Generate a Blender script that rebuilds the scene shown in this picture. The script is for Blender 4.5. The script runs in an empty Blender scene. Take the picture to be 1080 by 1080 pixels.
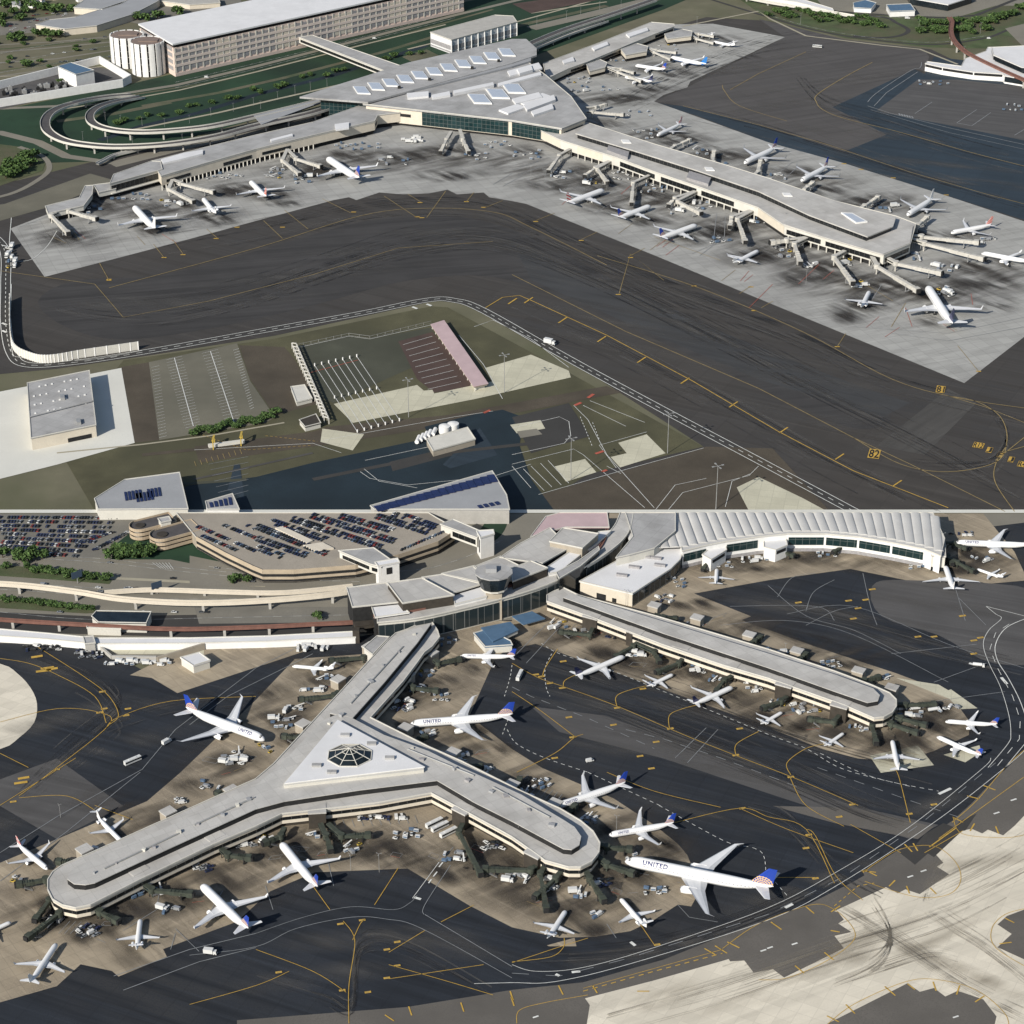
import bpy, bmesh, math, random
from mathutils import Vector, Matrix
random.seed(7)
PI = math.pi; R = math.radians
scene = bpy.context.scene; COL = scene.collection
# ---------------------------------------------------------------- camera
F = 2300.0; HOR = -680.0; H = 677.0
PT = math.atan((540 - HOR) / F); SN, CS = math.sin(PT), math.cos(PT)
cam_d = bpy.data.cameras.new('camera'); cam = bpy.data.objects.new('camera', cam_d); COL.objects.link(cam)
cam_d.sensor_width = 36; cam_d.lens = F / 1080 * 36; cam_d.clip_start = 1; cam_d.clip_end = 60000
cam.location = (0, 0, H); cam.rotation_euler = (PI / 2 - PT, 0, 0); scene.camera = cam
def P(x, y, z=0.0):                      # survey point -> ground plan
    a, b = (x - 540) / F, (y - 540) / F
    dx, dy, dz = a, CS - b * SN, -SN - b * CS
    t = (z - H) / dz
    return Vector((dx * t, dy * t, z))
def proj(p):
    zc = p.y * CS + (H - p.z) * SN
    return (540 + F * p.x / zc, 540 + F * (-(p.y * SN + (p.z - H) * CS)) / zc)
def S(y):                                # pixels per metre at that row
    return F * (SN + (y - 540) / F * CS) / H
def K(y):                                # local size factor of the two sites
    return (1.9 * (y + 217) / 537 if y < 540 else 2.08 * (y + 104) / 1019) / S(y)
def hz(xb, yb, yt):                      # height of a vertical above (xb,yb) whose top shows at row yt
    Y = P(xb, yb).y; t = (yt - 540) / F
    return H - Y * (SN + t * CS) / (CS - t * SN)
def t(c, r, s):
    return [(270 * c + float(a.split(',')[0]) / 4, 270 * r + float(a.split(',')[1]) / 4) for a in s.split()]
def px(s):
    return [tuple(float(v) for v in a.split(',')) for a in s.split()]
def smooth(pts, n=6, closed=False):
    out = []; m = len(pts)
    for i in range(m if closed else m - 1):
        g = lambda j: pts[j % m] if closed else pts[max(0, min(m - 1, j))]
        p0, p1, p2, p3 = g(i - 1), g(i), g(i + 1), g(i + 2)
        for k in range(n):
            u = k / n
            out.append(tuple(.5 * (2 * b + (c - a) * u + (2 * a - 5 * b + 4 * c - d) * u * u + (3 * b - a - 3 * c + d) * u ** 3) for a, b, c, d in zip(p0, p1, p2, p3)))
    if not closed: out.append(tuple(pts[-1]))
    return out
def W(pts, z=0.0): return [P(x, y, z) for x, y in pts]
# ---------------------------------------------------------------- mesh builder
class MB:
    def __init__(s): s.v = []; s.f = []; s.m = []; s.uv = []; s.sm = []
    def quad(s, pts, m=0, uv=None, sm=False):
        b = len(s.v); s.v += [tuple(p) for p in pts]; s.f.append(list(range(b, b + len(pts)))); s.m.append(m); s.uv.append(uv); s.sm.append(sm)
    def raw(s, vs, fs, m=0, sm=False):
        b = len(s.v); s.v += [tuple(p) for p in vs]
        for f in fs: s.f.append([b + i for i in f]); s.m.append(m); s.uv.append(None); s.sm.append(sm)
    def prism(s, poly, z0, z1, ms=0, mt=None, top=True, bottom=False):
        mt = ms if mt is None else mt
        a = sum(p[0] * q[1] - q[0] * p[1] for p, q in zip(poly, list(poly[1:]) + [poly[0]]))
        if a < 0: poly = list(poly)[::-1]
        n = len(poly); b = len(s.v)
        s.v += [(p[0], p[1], z0) for p in poly] + [(p[0], p[1], z1) for p in poly]
        u = 0
        for i in range(n):
            j = (i + 1) % n; l = math.hypot(poly[j][0] - poly[i][0], poly[j][1] - poly[i][1])
            s.f.append([b + i, b + j, b + n + j, b + n + i]); s.m.append(ms); s.sm.append(False)
            s.uv.append([(u, 0), (u + l, 0), (u + l, z1 - z0), (u, z1 - z0)]); u += l
        if top: s.f.append([b + n + i for i in range(n)]); s.m.append(mt); s.uv.append(None); s.sm.append(False)
        if bottom: s.f.append([b + n - 1 - i for i in range(n)]); s.m.append(ms); s.uv.append(None); s.sm.append(False)
    def box(s, c, sx, sy, sz, rz=0, m=0, mt=None):           # c = centre of the base
        ca, sa = math.cos(rz), math.sin(rz)
        poly = [(c[0] + ca * x - sa * y, c[1] + sa * x + ca * y) for x, y in ((-sx / 2, -sy / 2), (sx / 2, -sy / 2), (sx / 2, sy / 2), (-sx / 2, sy / 2))]
        s.prism(poly, c[2], c[2] + sz, m, mt, bottom=True)
    def beam(s, a, b, w, h, m=0):                            # box beam between two 3-D points (bottom centre line)
        a, b = Vector(a), Vector(b); d = (b - a)
        n = Vector((-d.y, d.x, 0)); n = n.normalized() * w / 2 if n.length > 1e-6 else Vector((w / 2, 0, 0))
        up = Vector((0, 0, h)) if math.hypot(d.x, d.y) > 1e-3 else Vector((0, h, 0))
        vs = [a - n, a + n, a + n + up, a - n + up, b - n, b + n, b + n + up, b - n + up]
        s.raw(vs, [(0, 3, 2, 1), (4, 5, 6, 7), (0, 1, 5, 4), (1, 2, 6, 5), (2, 3, 7, 6), (3, 0, 4, 7)], m)
    def tube(s, a, b, r0, r1=None, n=8, m=0, cap=True, sm=True):
        r1 = r0 if r1 is None else r1; a, b = Vector(a), Vector(b); d = (b - a).normalized()
        u = d.orthogonal().normalized(); w = d.cross(u)
        vs = [a + (u * math.cos(2 * PI * i / n) + w * math.sin(2 * PI * i / n)) * r0 for i in range(n)] + [b + (u * math.cos(2 * PI * i / n) + w * math.sin(2 * PI * i / n)) * r1 for i in range(n)]
        s.raw(vs, [(i, (i + 1) % n, n + (i + 1) % n, n + i) for i in range(n)], m, sm)
        if cap: s.raw(vs, [tuple(range(n - 1, -1, -1)), tuple(range(n, 2 * n))], m)
    def strip(s, pts, w, z, m=0, dash=None, shift=0):        # flat painted line
        pts = [Vector((p[0], p[1], 0)) for p in pts]
        if dash:
            on, off = dash; seg = []; run = 0; cur = []
            for a, b in zip(pts, pts[1:]):
                L = (b - a).length; u = 0
                while u < L - 1e-6:
                    ph = run % (on + off); left = (on - ph) if ph < on else (on + off - ph); st = min(left, L - u)
                    if ph < on:
                        p0, p1 = a + (b - a) * (u / L), a + (b - a) * ((u + st) / L)
                        if not cur: cur = [p0]
                        cur.append(p1)
                    if st >= left - 1e-6 and ph < on and cur: seg.append(cur); cur = []
                    u += st; run += st + 1e-7
            if cur: seg.append(cur)
            for q in seg: s.strip(q, w, z, m)
            return
        n = len(pts); L = []
        for i in range(n):
            d = (pts[min(i + 1, n - 1)] - pts[max(i - 1, 0)]); d = d.normalized() if d.length > 0 else Vector((1, 0, 0))
            L.append(Vector((-d.y, d.x, 0)))
        up = Vector((0, 0, z))
        for i in range(n - 1):
            a, b = pts[i] + L[i] * shift, pts[i + 1] + L[i + 1] * shift
            s.quad([a - L[i] * w / 2 + up, b - L[i + 1] * w / 2 + up, b + L[i + 1] * w / 2 + up, a + L[i] * w / 2 + up], m)
    def build(s, name, mats, parent=None, at=None):
        me = bpy.data.meshes.new(name); me.from_pydata(s.v, [], s.f)
        for m in (mats if isinstance(mats, (list, tuple)) else [mats]): me.materials.append(m)
        me.polygons.foreach_set('material_index', s.m); me.polygons.foreach_set('use_smooth', s.sm)
        if any(s.uv):
            uvl = me.uv_layers.new(name='UVMap').data
            for p, uv in zip(me.polygons, s.uv):
                if uv:
                    for k, li in enumerate(p.loop_indices): uvl[li].uv = uv[k]
        me.update()
        o = bpy.data.objects.new(name, me); COL.objects.link(o)
        if parent is not None:
            o.parent = parent
            if at is None: o.location = -world_at(parent)
        return o
def world_at(o):
    v = Vector((0, 0, 0))
    while o is not None: v += o.location; o = o.parent
    return v
def tag(o, label, cat, group=None):
    o['label'] = label; o['category'] = cat
    if group: o['group'] = group
    return o
def empty(name, loc, label, cat, group=None, rz=0):
    o = bpy.data.objects.new(name, None); COL.objects.link(o); o.location = loc; o.rotation_euler = (0, 0, rz); o.empty_display_size = .5
    return tag(o, label, cat, group)
def struct(name, mb, mats, kind='structure'):
    o = mb.build(name, mats); o['kind'] = kind; return o
# ---------------------------------------------------------------- materials
def lin(c):
    return tuple((v / 12.92 if v <= .04045 else ((v + .055) / 1.055) ** 2.4) for v in (c[0] / 255, c[1] / 255, c[2] / 255)) if max(c) > 1 else tuple(c)
_M = {}
def mat(name, col, rough=.85, var=.12, sc=.15, metal=0., fine=0., spec=.3, joints=None, streak=None, col2=None, blotch=.5, bsc=None, em=None):
    """noise-varied paint / concrete / asphalt; sc, bsc in 1/metres; joints=(size, rotation, darkness)"""
    if name in _M: return _M[name]
    m = bpy.data.materials.new(name); m.use_nodes = True; nt = m.node_tree; N = nt.nodes; Lk = nt.links
    b = N['Principled BSDF']; b.inputs['Roughness'].default_value = rough; b.inputs['Metallic'].default_value = metal; b.inputs['Specular IOR Level'].default_value = spec
    g = N.new('ShaderNodeNewGeometry'); pos = g.outputs['Position']
    def noise(scale, det=3, vec=pos):
        n = N.new('ShaderNodeTexNoise'); n.inputs['Scale'].default_value = scale; n.inputs['Detail'].default_value = det; n.inputs['Roughness'].default_value = .6; Lk.new(vec, n.inputs['Vector']); return n.outputs['Fac']
    def mix(a, bb, fac, mode='MIX'):
        x = N.new('ShaderNodeMix'); x.data_type = 'RGBA'; x.blend_type = mode
        for sck, v in ((x.inputs[6], a), (x.inputs[7], bb)):
            if isinstance(v, tuple): sck.default_value = (*v, 1)
            else: Lk.new(v, sck)
        if isinstance(fac, float): x.inputs[0].default_value = fac
        else: Lk.new(fac, x.inputs[0])
        return x.outputs[2]
    def ramp(fac, a, bb):
        r = N.new('ShaderNodeMapRange'); r.inputs[1].default_value = a; r.inputs[2].default_value = bb; Lk.new(fac, r.inputs[0]); return r.outputs[0]
    c = tuple(col)
    lo = tuple(max(0, v * (1 - var)) for v in c); hi = tuple(min(1, v * (1 + var)) for v in c)
    out = mix(lo, hi, ramp(noise(sc), .3, .7))
    if col2 is not None: out = mix(out, tuple(col2), ramp(noise(bsc or sc * .35, 4), blotch - .1, blotch + .14))
    if streak:
        ang, sx, sy, amt = streak
        mp = N.new('ShaderNodeMapping'); mp.inputs['Rotation'].default_value = (0, 0, ang); mp.inputs['Scale'].default_value = (sx, sy, 1); mp.vector_type = 'TEXTURE'
        Lk.new(pos, mp.inputs['Vector'])
        out = mix(out, tuple(v * (1 - amt) for v in c), ramp(noise(1., 4, mp.outputs[0]), .45, .7))
        mp2 = N.new('ShaderNodeMapping'); mp2.inputs['Rotation'].default_value = (0, 0, ang); mp2.inputs['Location'].default_value = (91, 37, 0); mp2.inputs['Scale'].default_value = (sx, sy * .4, 1); mp2.vector_type = 'TEXTURE'
        Lk.new(pos, mp2.inputs['Vector'])
        out = mix(out, tuple(min(1, v * (1 + amt * .8) + .004) for v in c), ramp(noise(1., 3, mp2.outputs[0]), .55, .8))
    if fine: out = mix(out, tuple(v * (1 - fine) for v in c), ramp(noise(1.3, 2), .45, .75))
    if joints:
        size, ang, dk = joints
        mp = N.new('ShaderNodeMapping'); mp.inputs['Rotation'].default_value = (0, 0, ang); Lk.new(pos, mp.inputs['Vector'])
        br = N.new('ShaderNodeTexBrick'); br.offset = 0; br.inputs['Scale'].default_value = 1; br.inputs['Brick Width'].default_value = size; br.inputs['Row Height'].default_value = size; br.inputs['Mortar Size'].default_value = size * .03
        br.inputs['Mortar Smooth'].default_value = .4
        br.inputs['Color1'].default_value = (.93, .93, .93, 1); br.inputs['Color2'].default_value = (1.04, 1.04, 1.04, 1); br.inputs['Mortar'].default_value = (dk, dk, dk, 1)
        Lk.new(mp.outputs[0], br.inputs['Vector']); out = mix(out, br.outputs['Color'], 1.0, 'MULTIPLY')
    Lk.new(out, b.inputs['Base Color'])
    _M[name] = m; return m
def glass(name, col, mull, mw=3.0, mh=2.4, rough=.12, wd=.07):
    """window wall with mullions laid out in the wall's own metres (UV)"""
    if name in _M: return _M[name]
    m = bpy.data.materials.new(name); m.use_nodes = True; nt = m.node_tree; N = nt.nodes; Lk = nt.links; b = N['Principled BSDF']
    uv = N.new('ShaderNodeUVMap'); br = N.new('ShaderNodeTexBrick'); br.offset = 0
    br.inputs['Scale'].default_value = 1; br.inputs['Brick Width'].default_value = mw; br.inputs['Row Height'].default_value = mh; br.inputs['Mortar Size'].default_value = wd * mw / 2; br.inputs['Mortar Smooth'].default_value = 0
    br.inputs['Color1'].default_value = (*[v * .8 for v in col], 1); br.inputs['Color2'].default_value = (*[v * 1.3 for v in col], 1); br.inputs['Mortar'].default_value = (*mull, 1)
    Lk.new(uv.outputs[0], br.inputs['Vector']); Lk.new(br.outputs['Color'], b.inputs['Base Color'])
    r = N.new('ShaderNodeMapRange'); r.inputs[3].default_value = rough; r.inputs[4].default_value = .6; Lk.new(br.outputs['Fac'], r.inputs[0]); Lk.new(r.outputs[0], b.inputs['Roughness'])
    b.inputs['Specular IOR Level'].default_value = .5
    _M[name] = m; return m
M = dict(
 white=mat('white_paint', (.72, .71, .68), .6, .06, .3),
 roofw=mat('white_membrane_roof', (.66, .655, .65), .8, .05, .08, fine=.08, col2=(.56, .555, .55), blotch=.62),
 roofg=mat('grey_membrane_roof', (.375, .37, .36), .85, .07, .06, fine=.12, col2=(.27, .265, .255), blotch=.54, bsc=.045, joints=(9, .5, .84)),
 roofm=mat('mid_grey_roof', (.30, .305, .31), .8, .08, .06, fine=.1),
 roofc=mat('pale_grey_seamed_roof', (.47, .455, .425), .85, .06, .05, fine=.12, col2=(.34, .325, .30), blotch=.56, bsc=.035, joints=(7, -.55, .86)),
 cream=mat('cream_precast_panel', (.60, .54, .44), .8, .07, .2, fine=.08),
 creamd=mat('dark_tan_panel', (.33, .29, .23), .85, .1, .2),  # even tan, darker than the cream panels
 pink=mat('pinkish_precast_panel', (.62, .50, .43), .8, .07, .1),
 conc=mat('cast_concrete', (.40, .385, .35), .9, .1, .15, fine=.12),
 concl=mat('light_concrete', (.56, .54, .48), .9, .08, .1, fine=.1),
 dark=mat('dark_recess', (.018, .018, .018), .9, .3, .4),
 brown=mat('dark_brown_panel', (.045, .038, .03), .8, .2, .3),
 louver=mat('grey_louvre', (.30, .29, .29), .7, .2, .5, fine=.2),
 steel=mat('galvanised_steel', (.35, .35, .34), .5, .1, .5, metal=.3),
 green=mat('dark_green_bridge_paint', (.050, .058, .044), .75, .3, .3, fine=.25),
 beige=mat('beige_bridge_paint', (.50, .48, .43), .7, .12, .3, fine=.25),
 glass=mat('smoked_glass', (.012, .017, .02), .15, .4, .2, spec=.5),
 tglass=glass('teal_curtain_wall', (.010, .028, .03), (.07, .085, .08), 4.5, 4.),
 sglass=glass('blue_grey_curtain_wall', (.022, .032, .036), (.16, .165, .16), 6., 20.),
 strip=glass('strip_window', (.012, .014, .015), (.05, .048, .045), 5., 30.),
 asph=mat('bridge_deck_asphalt', (.075, .07, .07), .9, .15, .2),
 rust=mat('red_brown_guideway', (.17, .085, .065), .8, .2, .2),
 blue=mat('blue_metal_roof', (.075, .135, .21), .5, .12, .2),
 solar=mat('solar_panel_blue', (.012, .018, .07), .2, .25, .3, spec=.6),
 redroof=mat('rose_metal_roof', (.47, .35, .35), .7, .07, .1),
 tire=mat('black_rubber', (.02, .02, .02), .9, .1, 1.),
 alu=mat('bare_aluminium', (.6, .6, .6), .35, .05, 1., metal=.7),
 deckc=mat('tan_deck_concrete', (.31, .275, .225), .9, .1, .06, fine=.15),
 tan=mat('tan_spandrel', (.40, .33, .24), .85, .1, .2),
 vault=mat('off_white_vault_roof', (.50, .49, .465), .85, .08, .06, fine=.12),
 trunk=mat('bark', (.07, .05, .035), .95, .2, 2.),
 leaf=mat('leaf_green', (.08, .13, .042), .8, .4, .25, spec=.1),
 leafd=mat('dark_leaf_green', (.038, .068, .026), .8, .4, .25, spec=.1),
)
# ---------------------------------------------------------------- ground sheets
G = dict(
 base=mat('dry_verge_ground', (.14, .13, .085), .95, .25, .02, fine=.2, col2=(.09, .095, .05)),
 asphu=mat('worn_brown_asphalt', (.058, .052, .046), .9, .2, .012, fine=.12, streak=(R(-29), 160, 9, .32), col2=(.042, .041, .041), bsc=.006, blotch=.52, joints=(24, R(29), .9)),
 asphd=mat('dark_rubbered_asphalt', (.047, .0445, .043), .9, .2, .02, fine=.1, streak=(R(12), 170, 12, .42)),
 asphr=mat('grey_brown_asphalt', (.082,.076,.072), .9, .15, .01, fine=.1, streak=(R(25), 190, 10, .3), joints=(28, R(-25), .9)),
 asphb2=mat('blue_tinted_worn_asphalt', (.047, .0475, .048), .9, .2, .012, fine=.1, streak=(R(-29), 170, 9, .35)),
 asphb=mat('blue_black_asphalt', (.026, .040, .054), .9, .2, .012, fine=.12, streak=(R(-24), 170, 9, .25), joints=(28, R(24), .88)),
 asphl=mat('fresh_black_asphalt', (.0205, .0245, .0315), .88, .28, .015, fine=.18, streak=(R(-24), 150, 8, .5), col2=(.037, .036, .035), bsc=.007, blotch=.55, joints=(15, R(24), .86)),
 asphs=mat('faded_shoulder_asphalt', (.115, .105, .092), .92, .15, .03, fine=.15),
 asphw=mat('older_grey_asphalt', (.085, .082, .08), .92, .15, .03, fine=.12, streak=(R(-20), 120, 8, .3)),
 apu=mat('upper_apron_concrete', (.365, .36, .335), .9, .12, .012, fine=.08, streak=(R(22), 50, 9, .28), col2=(.205, .20, .19), bsc=.012, blotch=.56, joints=(11, R(-22), .82)),
 apl=mat('lower_apron_concrete', (.36, .30, .215), .9, .16, .015, fine=.1, streak=(R(-40), 40, 8, .35), col2=(.19, .158, .118), bsc=.02, blotch=.52, joints=(7.6, R(-33), .84)),
 lite=mat('pale_taxiway_concrete', (.64, .585, .475), .9, .1, .02, fine=.06, streak=(R(28), 90, 9, .22), joints=(7.6, R(28), .9)),
 pad=mat('pale_pad_concrete', (.50, .475, .36), .92, .1, .05, fine=.1, joints=(9, R(12), .85)),
 white=mat('bleached_concrete', (.60, .59, .53), .92, .06, .03, fine=.06),
 olive=mat('dry_olive_grass', (.088, .083, .046), .97, .3, .03, fine=.3, col2=(.062, .06, .035), bsc=.012),
 green=mat('dark_mown_grass', (.02, .052, .026), .97, .35, .03, fine=.25, col2=(.01, .024, .014), bsc=.015),
 green2=mat('rough_green_grass', (.07, .095, .04), .97, .35, .05, fine=.35, col2=(.10, .09, .055), bsc=.02),
 bdirt=mat('brown_bare_earth', (.075, .062, .045), .97, .25, .03, fine=.25),
 maroon=mat('maroon_stained_asphalt', (.075, .05, .042), .95, .2, .05, fine=.2),
 lot=mat('tan_parking_asphalt', (.155, .145, .11), .95, .15, .03, fine=.2, col2=(.11, .105, .08)),
 yard=mat('mossy_yard_asphalt', (.068, .07, .05), .95, .2, .03, fine=.2, col2=(.05, .052, .036)),
 asphk=mat('lighter_scuffed_asphalt', (.072, .068, .062), .9, .2, .02, fine=.1, streak=(R(48), 110, 7, .3)),
 verge=mat('brown_verge', (.115, .108, .07), .97, .3, .03, fine=.3, col2=(.05, .075, .035), bsc=.02, blotch=.55),
 shade_and_ditch=mat('dark_blue_shade_and_ditch', (.014, .024, .031), .8, .3, .02, fine=.2),  # shade painted into the ground colour; the ditch uses it too
 road=mat('road_asphalt', (.20, .185, .15), .92, .12, .03, fine=.12),
 roadd=mat('dark_road_asphalt', (.045, .043, .04), .92, .15, .03, fine=.12),
 roadt=mat('tan_road_concrete', (.34, .31, .23), .92, .12, .05, fine=.12),
 lotl=mat('car_park_asphalt', (.17, .16, .135), .93, .15, .04, fine=.15),
)
M['road'] = G['road']
LZ = [0]
def gz(lay):
    LZ[0] += 1; return .04 * lay + .0009 * LZ[0]
def patch(name, pts, m, lay):
    mb = MB(); mb.quad(W(pts, gz(lay)), 0)
    if (lambda q: sum(a[0] * b[1] - b[0] * a[1] for a, b in zip(q, q[1:] + q[:1])))([tuple(v) for v in mb.v]) < 0: mb.f[0] = mb.f[0][::-1]
    return struct(name, mb, G[m])
def ribbon(name, pts, wpx, m, lay):
    mb = MB(); w = W(pts); k = sum(S(p[1]) for p in pts) / len(pts)
    mb.strip(w, wpx / k, gz(lay)); return struct(name, mb, G[m])
gb = MB(); gb.quad([(-14000, -2500, -.02), (14000, -2500, -.02), (14000, 30000, -.02), (-14000, 30000, -.02)]); struct('ground', gb, G['base'])
# --- upper site
patch('taxiway', px('-80,205 20,190 120,165 330,118 560,70 745,18 810,22 892,42 982,52 1020,70 1160,80 1160,539 560,539 620,500 742,471 610,386 500,322 460,317 290,354 150,376 60,389 -80,402'), 'asphu', 1)
patch('taxiway', px('800,20 892,42 975,52 980,60 975,75 965,73 878,113 935,142 890,160 810,134 720,112 690,107 725,92 828,39'), 'asphr', 2)
patch('taxiway', px('810,134 890,160 935,142 878,113 965,73 975,78 985,60 1150,78 1150,250 1080,232 890,172 810,150 735,122 690,108 720,112'), 'asphb', 3)
patch('apron', px('925,116 968,84 1010,84 1140,98 1140,160 990,130 932,119'), 'asphw', 4)
patch('taxiway', smooth(px('40,318 70,345 130,358 230,345 330,322 430,296 520,292 600,318 700,362 820,418 900,452 940,440 880,405 780,358 660,302 560,250 480,228 390,232 280,262 170,290 80,296'), 4, True), 'asphd', 2)
patch('taxiway', px('925,470 975,480 1030,425 1000,410'), 'asphk', 3); patch('taxiway', px('540,255 640,300 760,350 900,405 960,425 930,440 800,400 660,340 560,295'), 'asphb2', 2)
patch('apron', px('11,241 47,292 140,268 230,244 270,233 300,225 352,211 368,208 376,211 400,203 425,205 452,204 472,200 482,205 510,203 516,208 540,212 555,215 692,270 810,319 1017,404 1100,340 1100,240 1000,207 890,172 810,150 735,123 690,107 700,100 725,92 728,86 828,39 752,25 700,26 560,80 440,120 330,140 120,198 60,222'), 'apu', 3)
ribbon('perimeter_road', smooth(px('-20,240 4,262 6,300 6,340 12,372 28,385 75,383 150,372 290,347 380,331 450,317 478,317 510,328 600,379 700,433 800,486 905,542')), 12, 'roadd', 4)
patch('grass', px('130,380 290,357 455,323 472,324 600,393 742,471 620,500 560,539 100,539 60,470'), 'olive', 2)
patch('car_park', px('157,382 250,362 264,402 290,440 280,446 168,464'), 'lot', 4)
patch('bare_ground', px('128,387 157,382 168,464 142,467'), 'bdirt', 4)
patch('bare_ground', px('252,364 300,366 310,378 338,425 290,438 264,400'), 'bdirt', 3)
patch('car_park', px('310,367 368,355 390,358 455,345 470,372 440,385 352,425 335,418'), 'yard', 3)
patch('car_park', px('420,360 456,350 505,407 458,414 440,400'), 'maroon', 4)
patch('apron', px('352,426 440,406 447,412 456,411 458,415 520,402 512,388 560,374 600,391 602,398 500,421 372,446'), 'pad', 5)
patch('service_road', px('340,452 384,458 372,475 338,466'), 'pad', 5)
patch('service_road', px('205,471 330,455 345,450 470,438 640,407 655,414 480,448 350,468 210,488'), 'bdirt', 4)
patch('service_area', px('120,539 200,512 270,503 330,488 452,462 448,450 500,437 530,432 552,440 548,470 560,505 585,539'), 'shade_and_ditch', 5)  # large shadow put in as a near-black blue ground patch
patch('service_area', px('540,440 600,425 622,460 560,478'), 'roadd', 5)
patch('apron', px('652,467 682,458 702,478 654,493 644,482 661,478'), 'pad', 5)
patch('apron', px('585,492 617,484 629,498 597,508'), 'pad', 5)
patch('service_area', px('560,539 572,521 655,497 745,471 815,473 875,539'), 'bdirt', 4)
patch('apron', px('777,514 800,503 846,525 872,539 790,539'), 'pad', 6)
patch('apron', px('-60,430 -5,414 128,388 142,467 60,490 -60,520'), 'white', 5)
patch('service_area', px('411,487 470,473 478,480 414,497'), 'roadd', 6)
patch('apron', px('467,490 506,451 525,480 475,494'), 'asphb', 6)
patch('apron', px('240,517 247,490 253,490 258,527'), 'asphb', 6)
# roads and lawns behind the terminal
patch('grass', px('-60,128 140,88 190,76 490,2 560,-12 760,-16 700,10 560,60 320,112 110,170 40,172 -60,150'), 'green', 1)
ribbon('road', px('-80,118 60,112 135,98 185,90 270,70 380,42 480,16 580,-8'), 7, 'road', 2)
ribbon('road', px('60,116 140,104 190,95 270,76 380,48 470,26'), 3, 'roadt', 3)
ribbon('verge', px('150,112 230,98 300,82 400,56 500,26'), 7, 'verge', 2); ribbon('verge', px('60,128 120,120 180,108'), 9, 'verge', 2); ribbon('verge', px('140,100 230,86 300,68 420,38 520,10'), 4, 'verge', 2); ribbon('verge', px('200,150 270,134 330,116 390,100'), 8, 'verge', 2); ribbon('verge', px('500,40 560,24 640,6'), 8, 'verge', 2)
ribbon('drainage_ditch', px('105,148 150,133 210,119 270,100 350,80 450,48'), 9, 'shade_and_ditch', 2)
ribbon('road', px('140,137 230,119 290,105 330,96 400,80'), 4, 'roadt', 3)
ribbon('road', px('-60,138 0,140 40,150 70,165 120,172 200,152'), 12, 'road', 3)
ribbon('road', px('120,175 200,155 330,126'), 10, 'road', 2)
ribbon('road', px('560,30 620,16 700,-4'), 16, 'road', 2)
patch('forecourt', px('-60,225 5,215 95,183 120,190 60,216 -60,250'), 'lot', 4)
patch('grass', px('-60,150 0,152 30,156 48,172 45,180 0,196 -60,205'), 'green2', 4)
ribbon('road', smooth(px('-40,215 10,205 40,190 52,178 45,165 20,155')), 6, 'road', 5)
patch('grass', px('-80,36 120,33 120,86 -80,122'), 'base', 1)
for a in ('-80,62 60,50 120,44', '-80,72 60,62 125,52', '-80,52 60,44 125,38', '-80,92 60,72 125,62'): ribbon('highway', px(a), 4, 'road', 2)
patch('car_park', px('-80,28 20,22 105,8 118,12 40,34 -80,44'), 'lotl', 2)
patch('car_park', px('110,18 190,4 250,-6 255,2 150,26'), 'lotl', 2)
patch('apron', px('-80,128 -10,118 100,92 138,88 130,76 100,70 -80,100'), 'asphw', 3)
patch('grass', px('758,-16 1160,-16 1160,60 1080,52 982,50 892,40 810,20'), 'green2', 1)
ribbon('road', smooth(px('745,-2 810,18 860,32 920,42 985,47 1040,40 1075,28 1160,10')), 4, 'roadd', 3)
ribbon('road', smooth(px('800,0 870,12 930,18 945,24 958,32 948,38 925,40 900,38')), 5, 'roadd', 4)
ribbon('road', px('800,-4 880,12 950,17 1000,19 1030,16 1060,4 1085,-6'), 5, 'roadd', 3)
patch('car_park', px('850,-16 1160,-16 1160,6 1050,6 1010,18 930,16 870,10'), 'road', 2)
patch('forecourt', px('1060,30 1160,5 1160,60 1080,50'), 'road', 4)
ribbon('service_road', px('720,28 800,12 812,20 850,38 930,48 970,52 1010,68'), 3, 'roadt', 5)
ribbon('service_road', px('204,506 250,496 330,478'), 4, 'asphk', 6); ribbon('service_road', px('330,506 400,492 470,478 560,468'), 7, 'roadd', 6); ribbon('service_road', px('140,520 190,511 260,506'), 6, 'yard', 6); ribbon('service_road', px('60,478 150,469 220,460 300,446'), 3, 'roadt', 5); ribbon('bare_ground', px('150,480 210,474 260,470'), 7, 'bdirt', 4)
for a_ in ('538,448 570,443 575,452 545,457', '545,455 566,452 572,458 549,462'): patch('storage_yard', px(a_), 'pad' if a_[0:3] == '538' else 'road', 6)
ribbon('road', px('-60,84 40,79 110,70 125,66'), 2, 'roadt', 3); ribbon('verge', px('-60,57 60,47 120,41'), 3, 'green2', 3); ribbon('verge', px('-60,82 60,67 122,58'), 3, 'green2', 3); ribbon('road', px('430,52 520,30 600,8 640,-4'), 3, 'roadt', 3); ribbon('road', px('560,14 640,2'), 3, 'roadt', 3); patch('forecourt', px('424,60 450,52 470,62 440,68'), 'verge', 3); ribbon('road', px('160,170 230,154 300,140 330,133'), 3, 'roadt', 3)
patch('car_park', px('540,4 640,-10 640,-2 560,14'), 'maroon', 3)
# --- white border strip between the two sites, laid as a pale band, not a road
sr = MB(); sr.strip(W(px('-120,539.6 1200,539.6')), 4.6, .3); struct('dividing_border', sr, G['white'])
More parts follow.
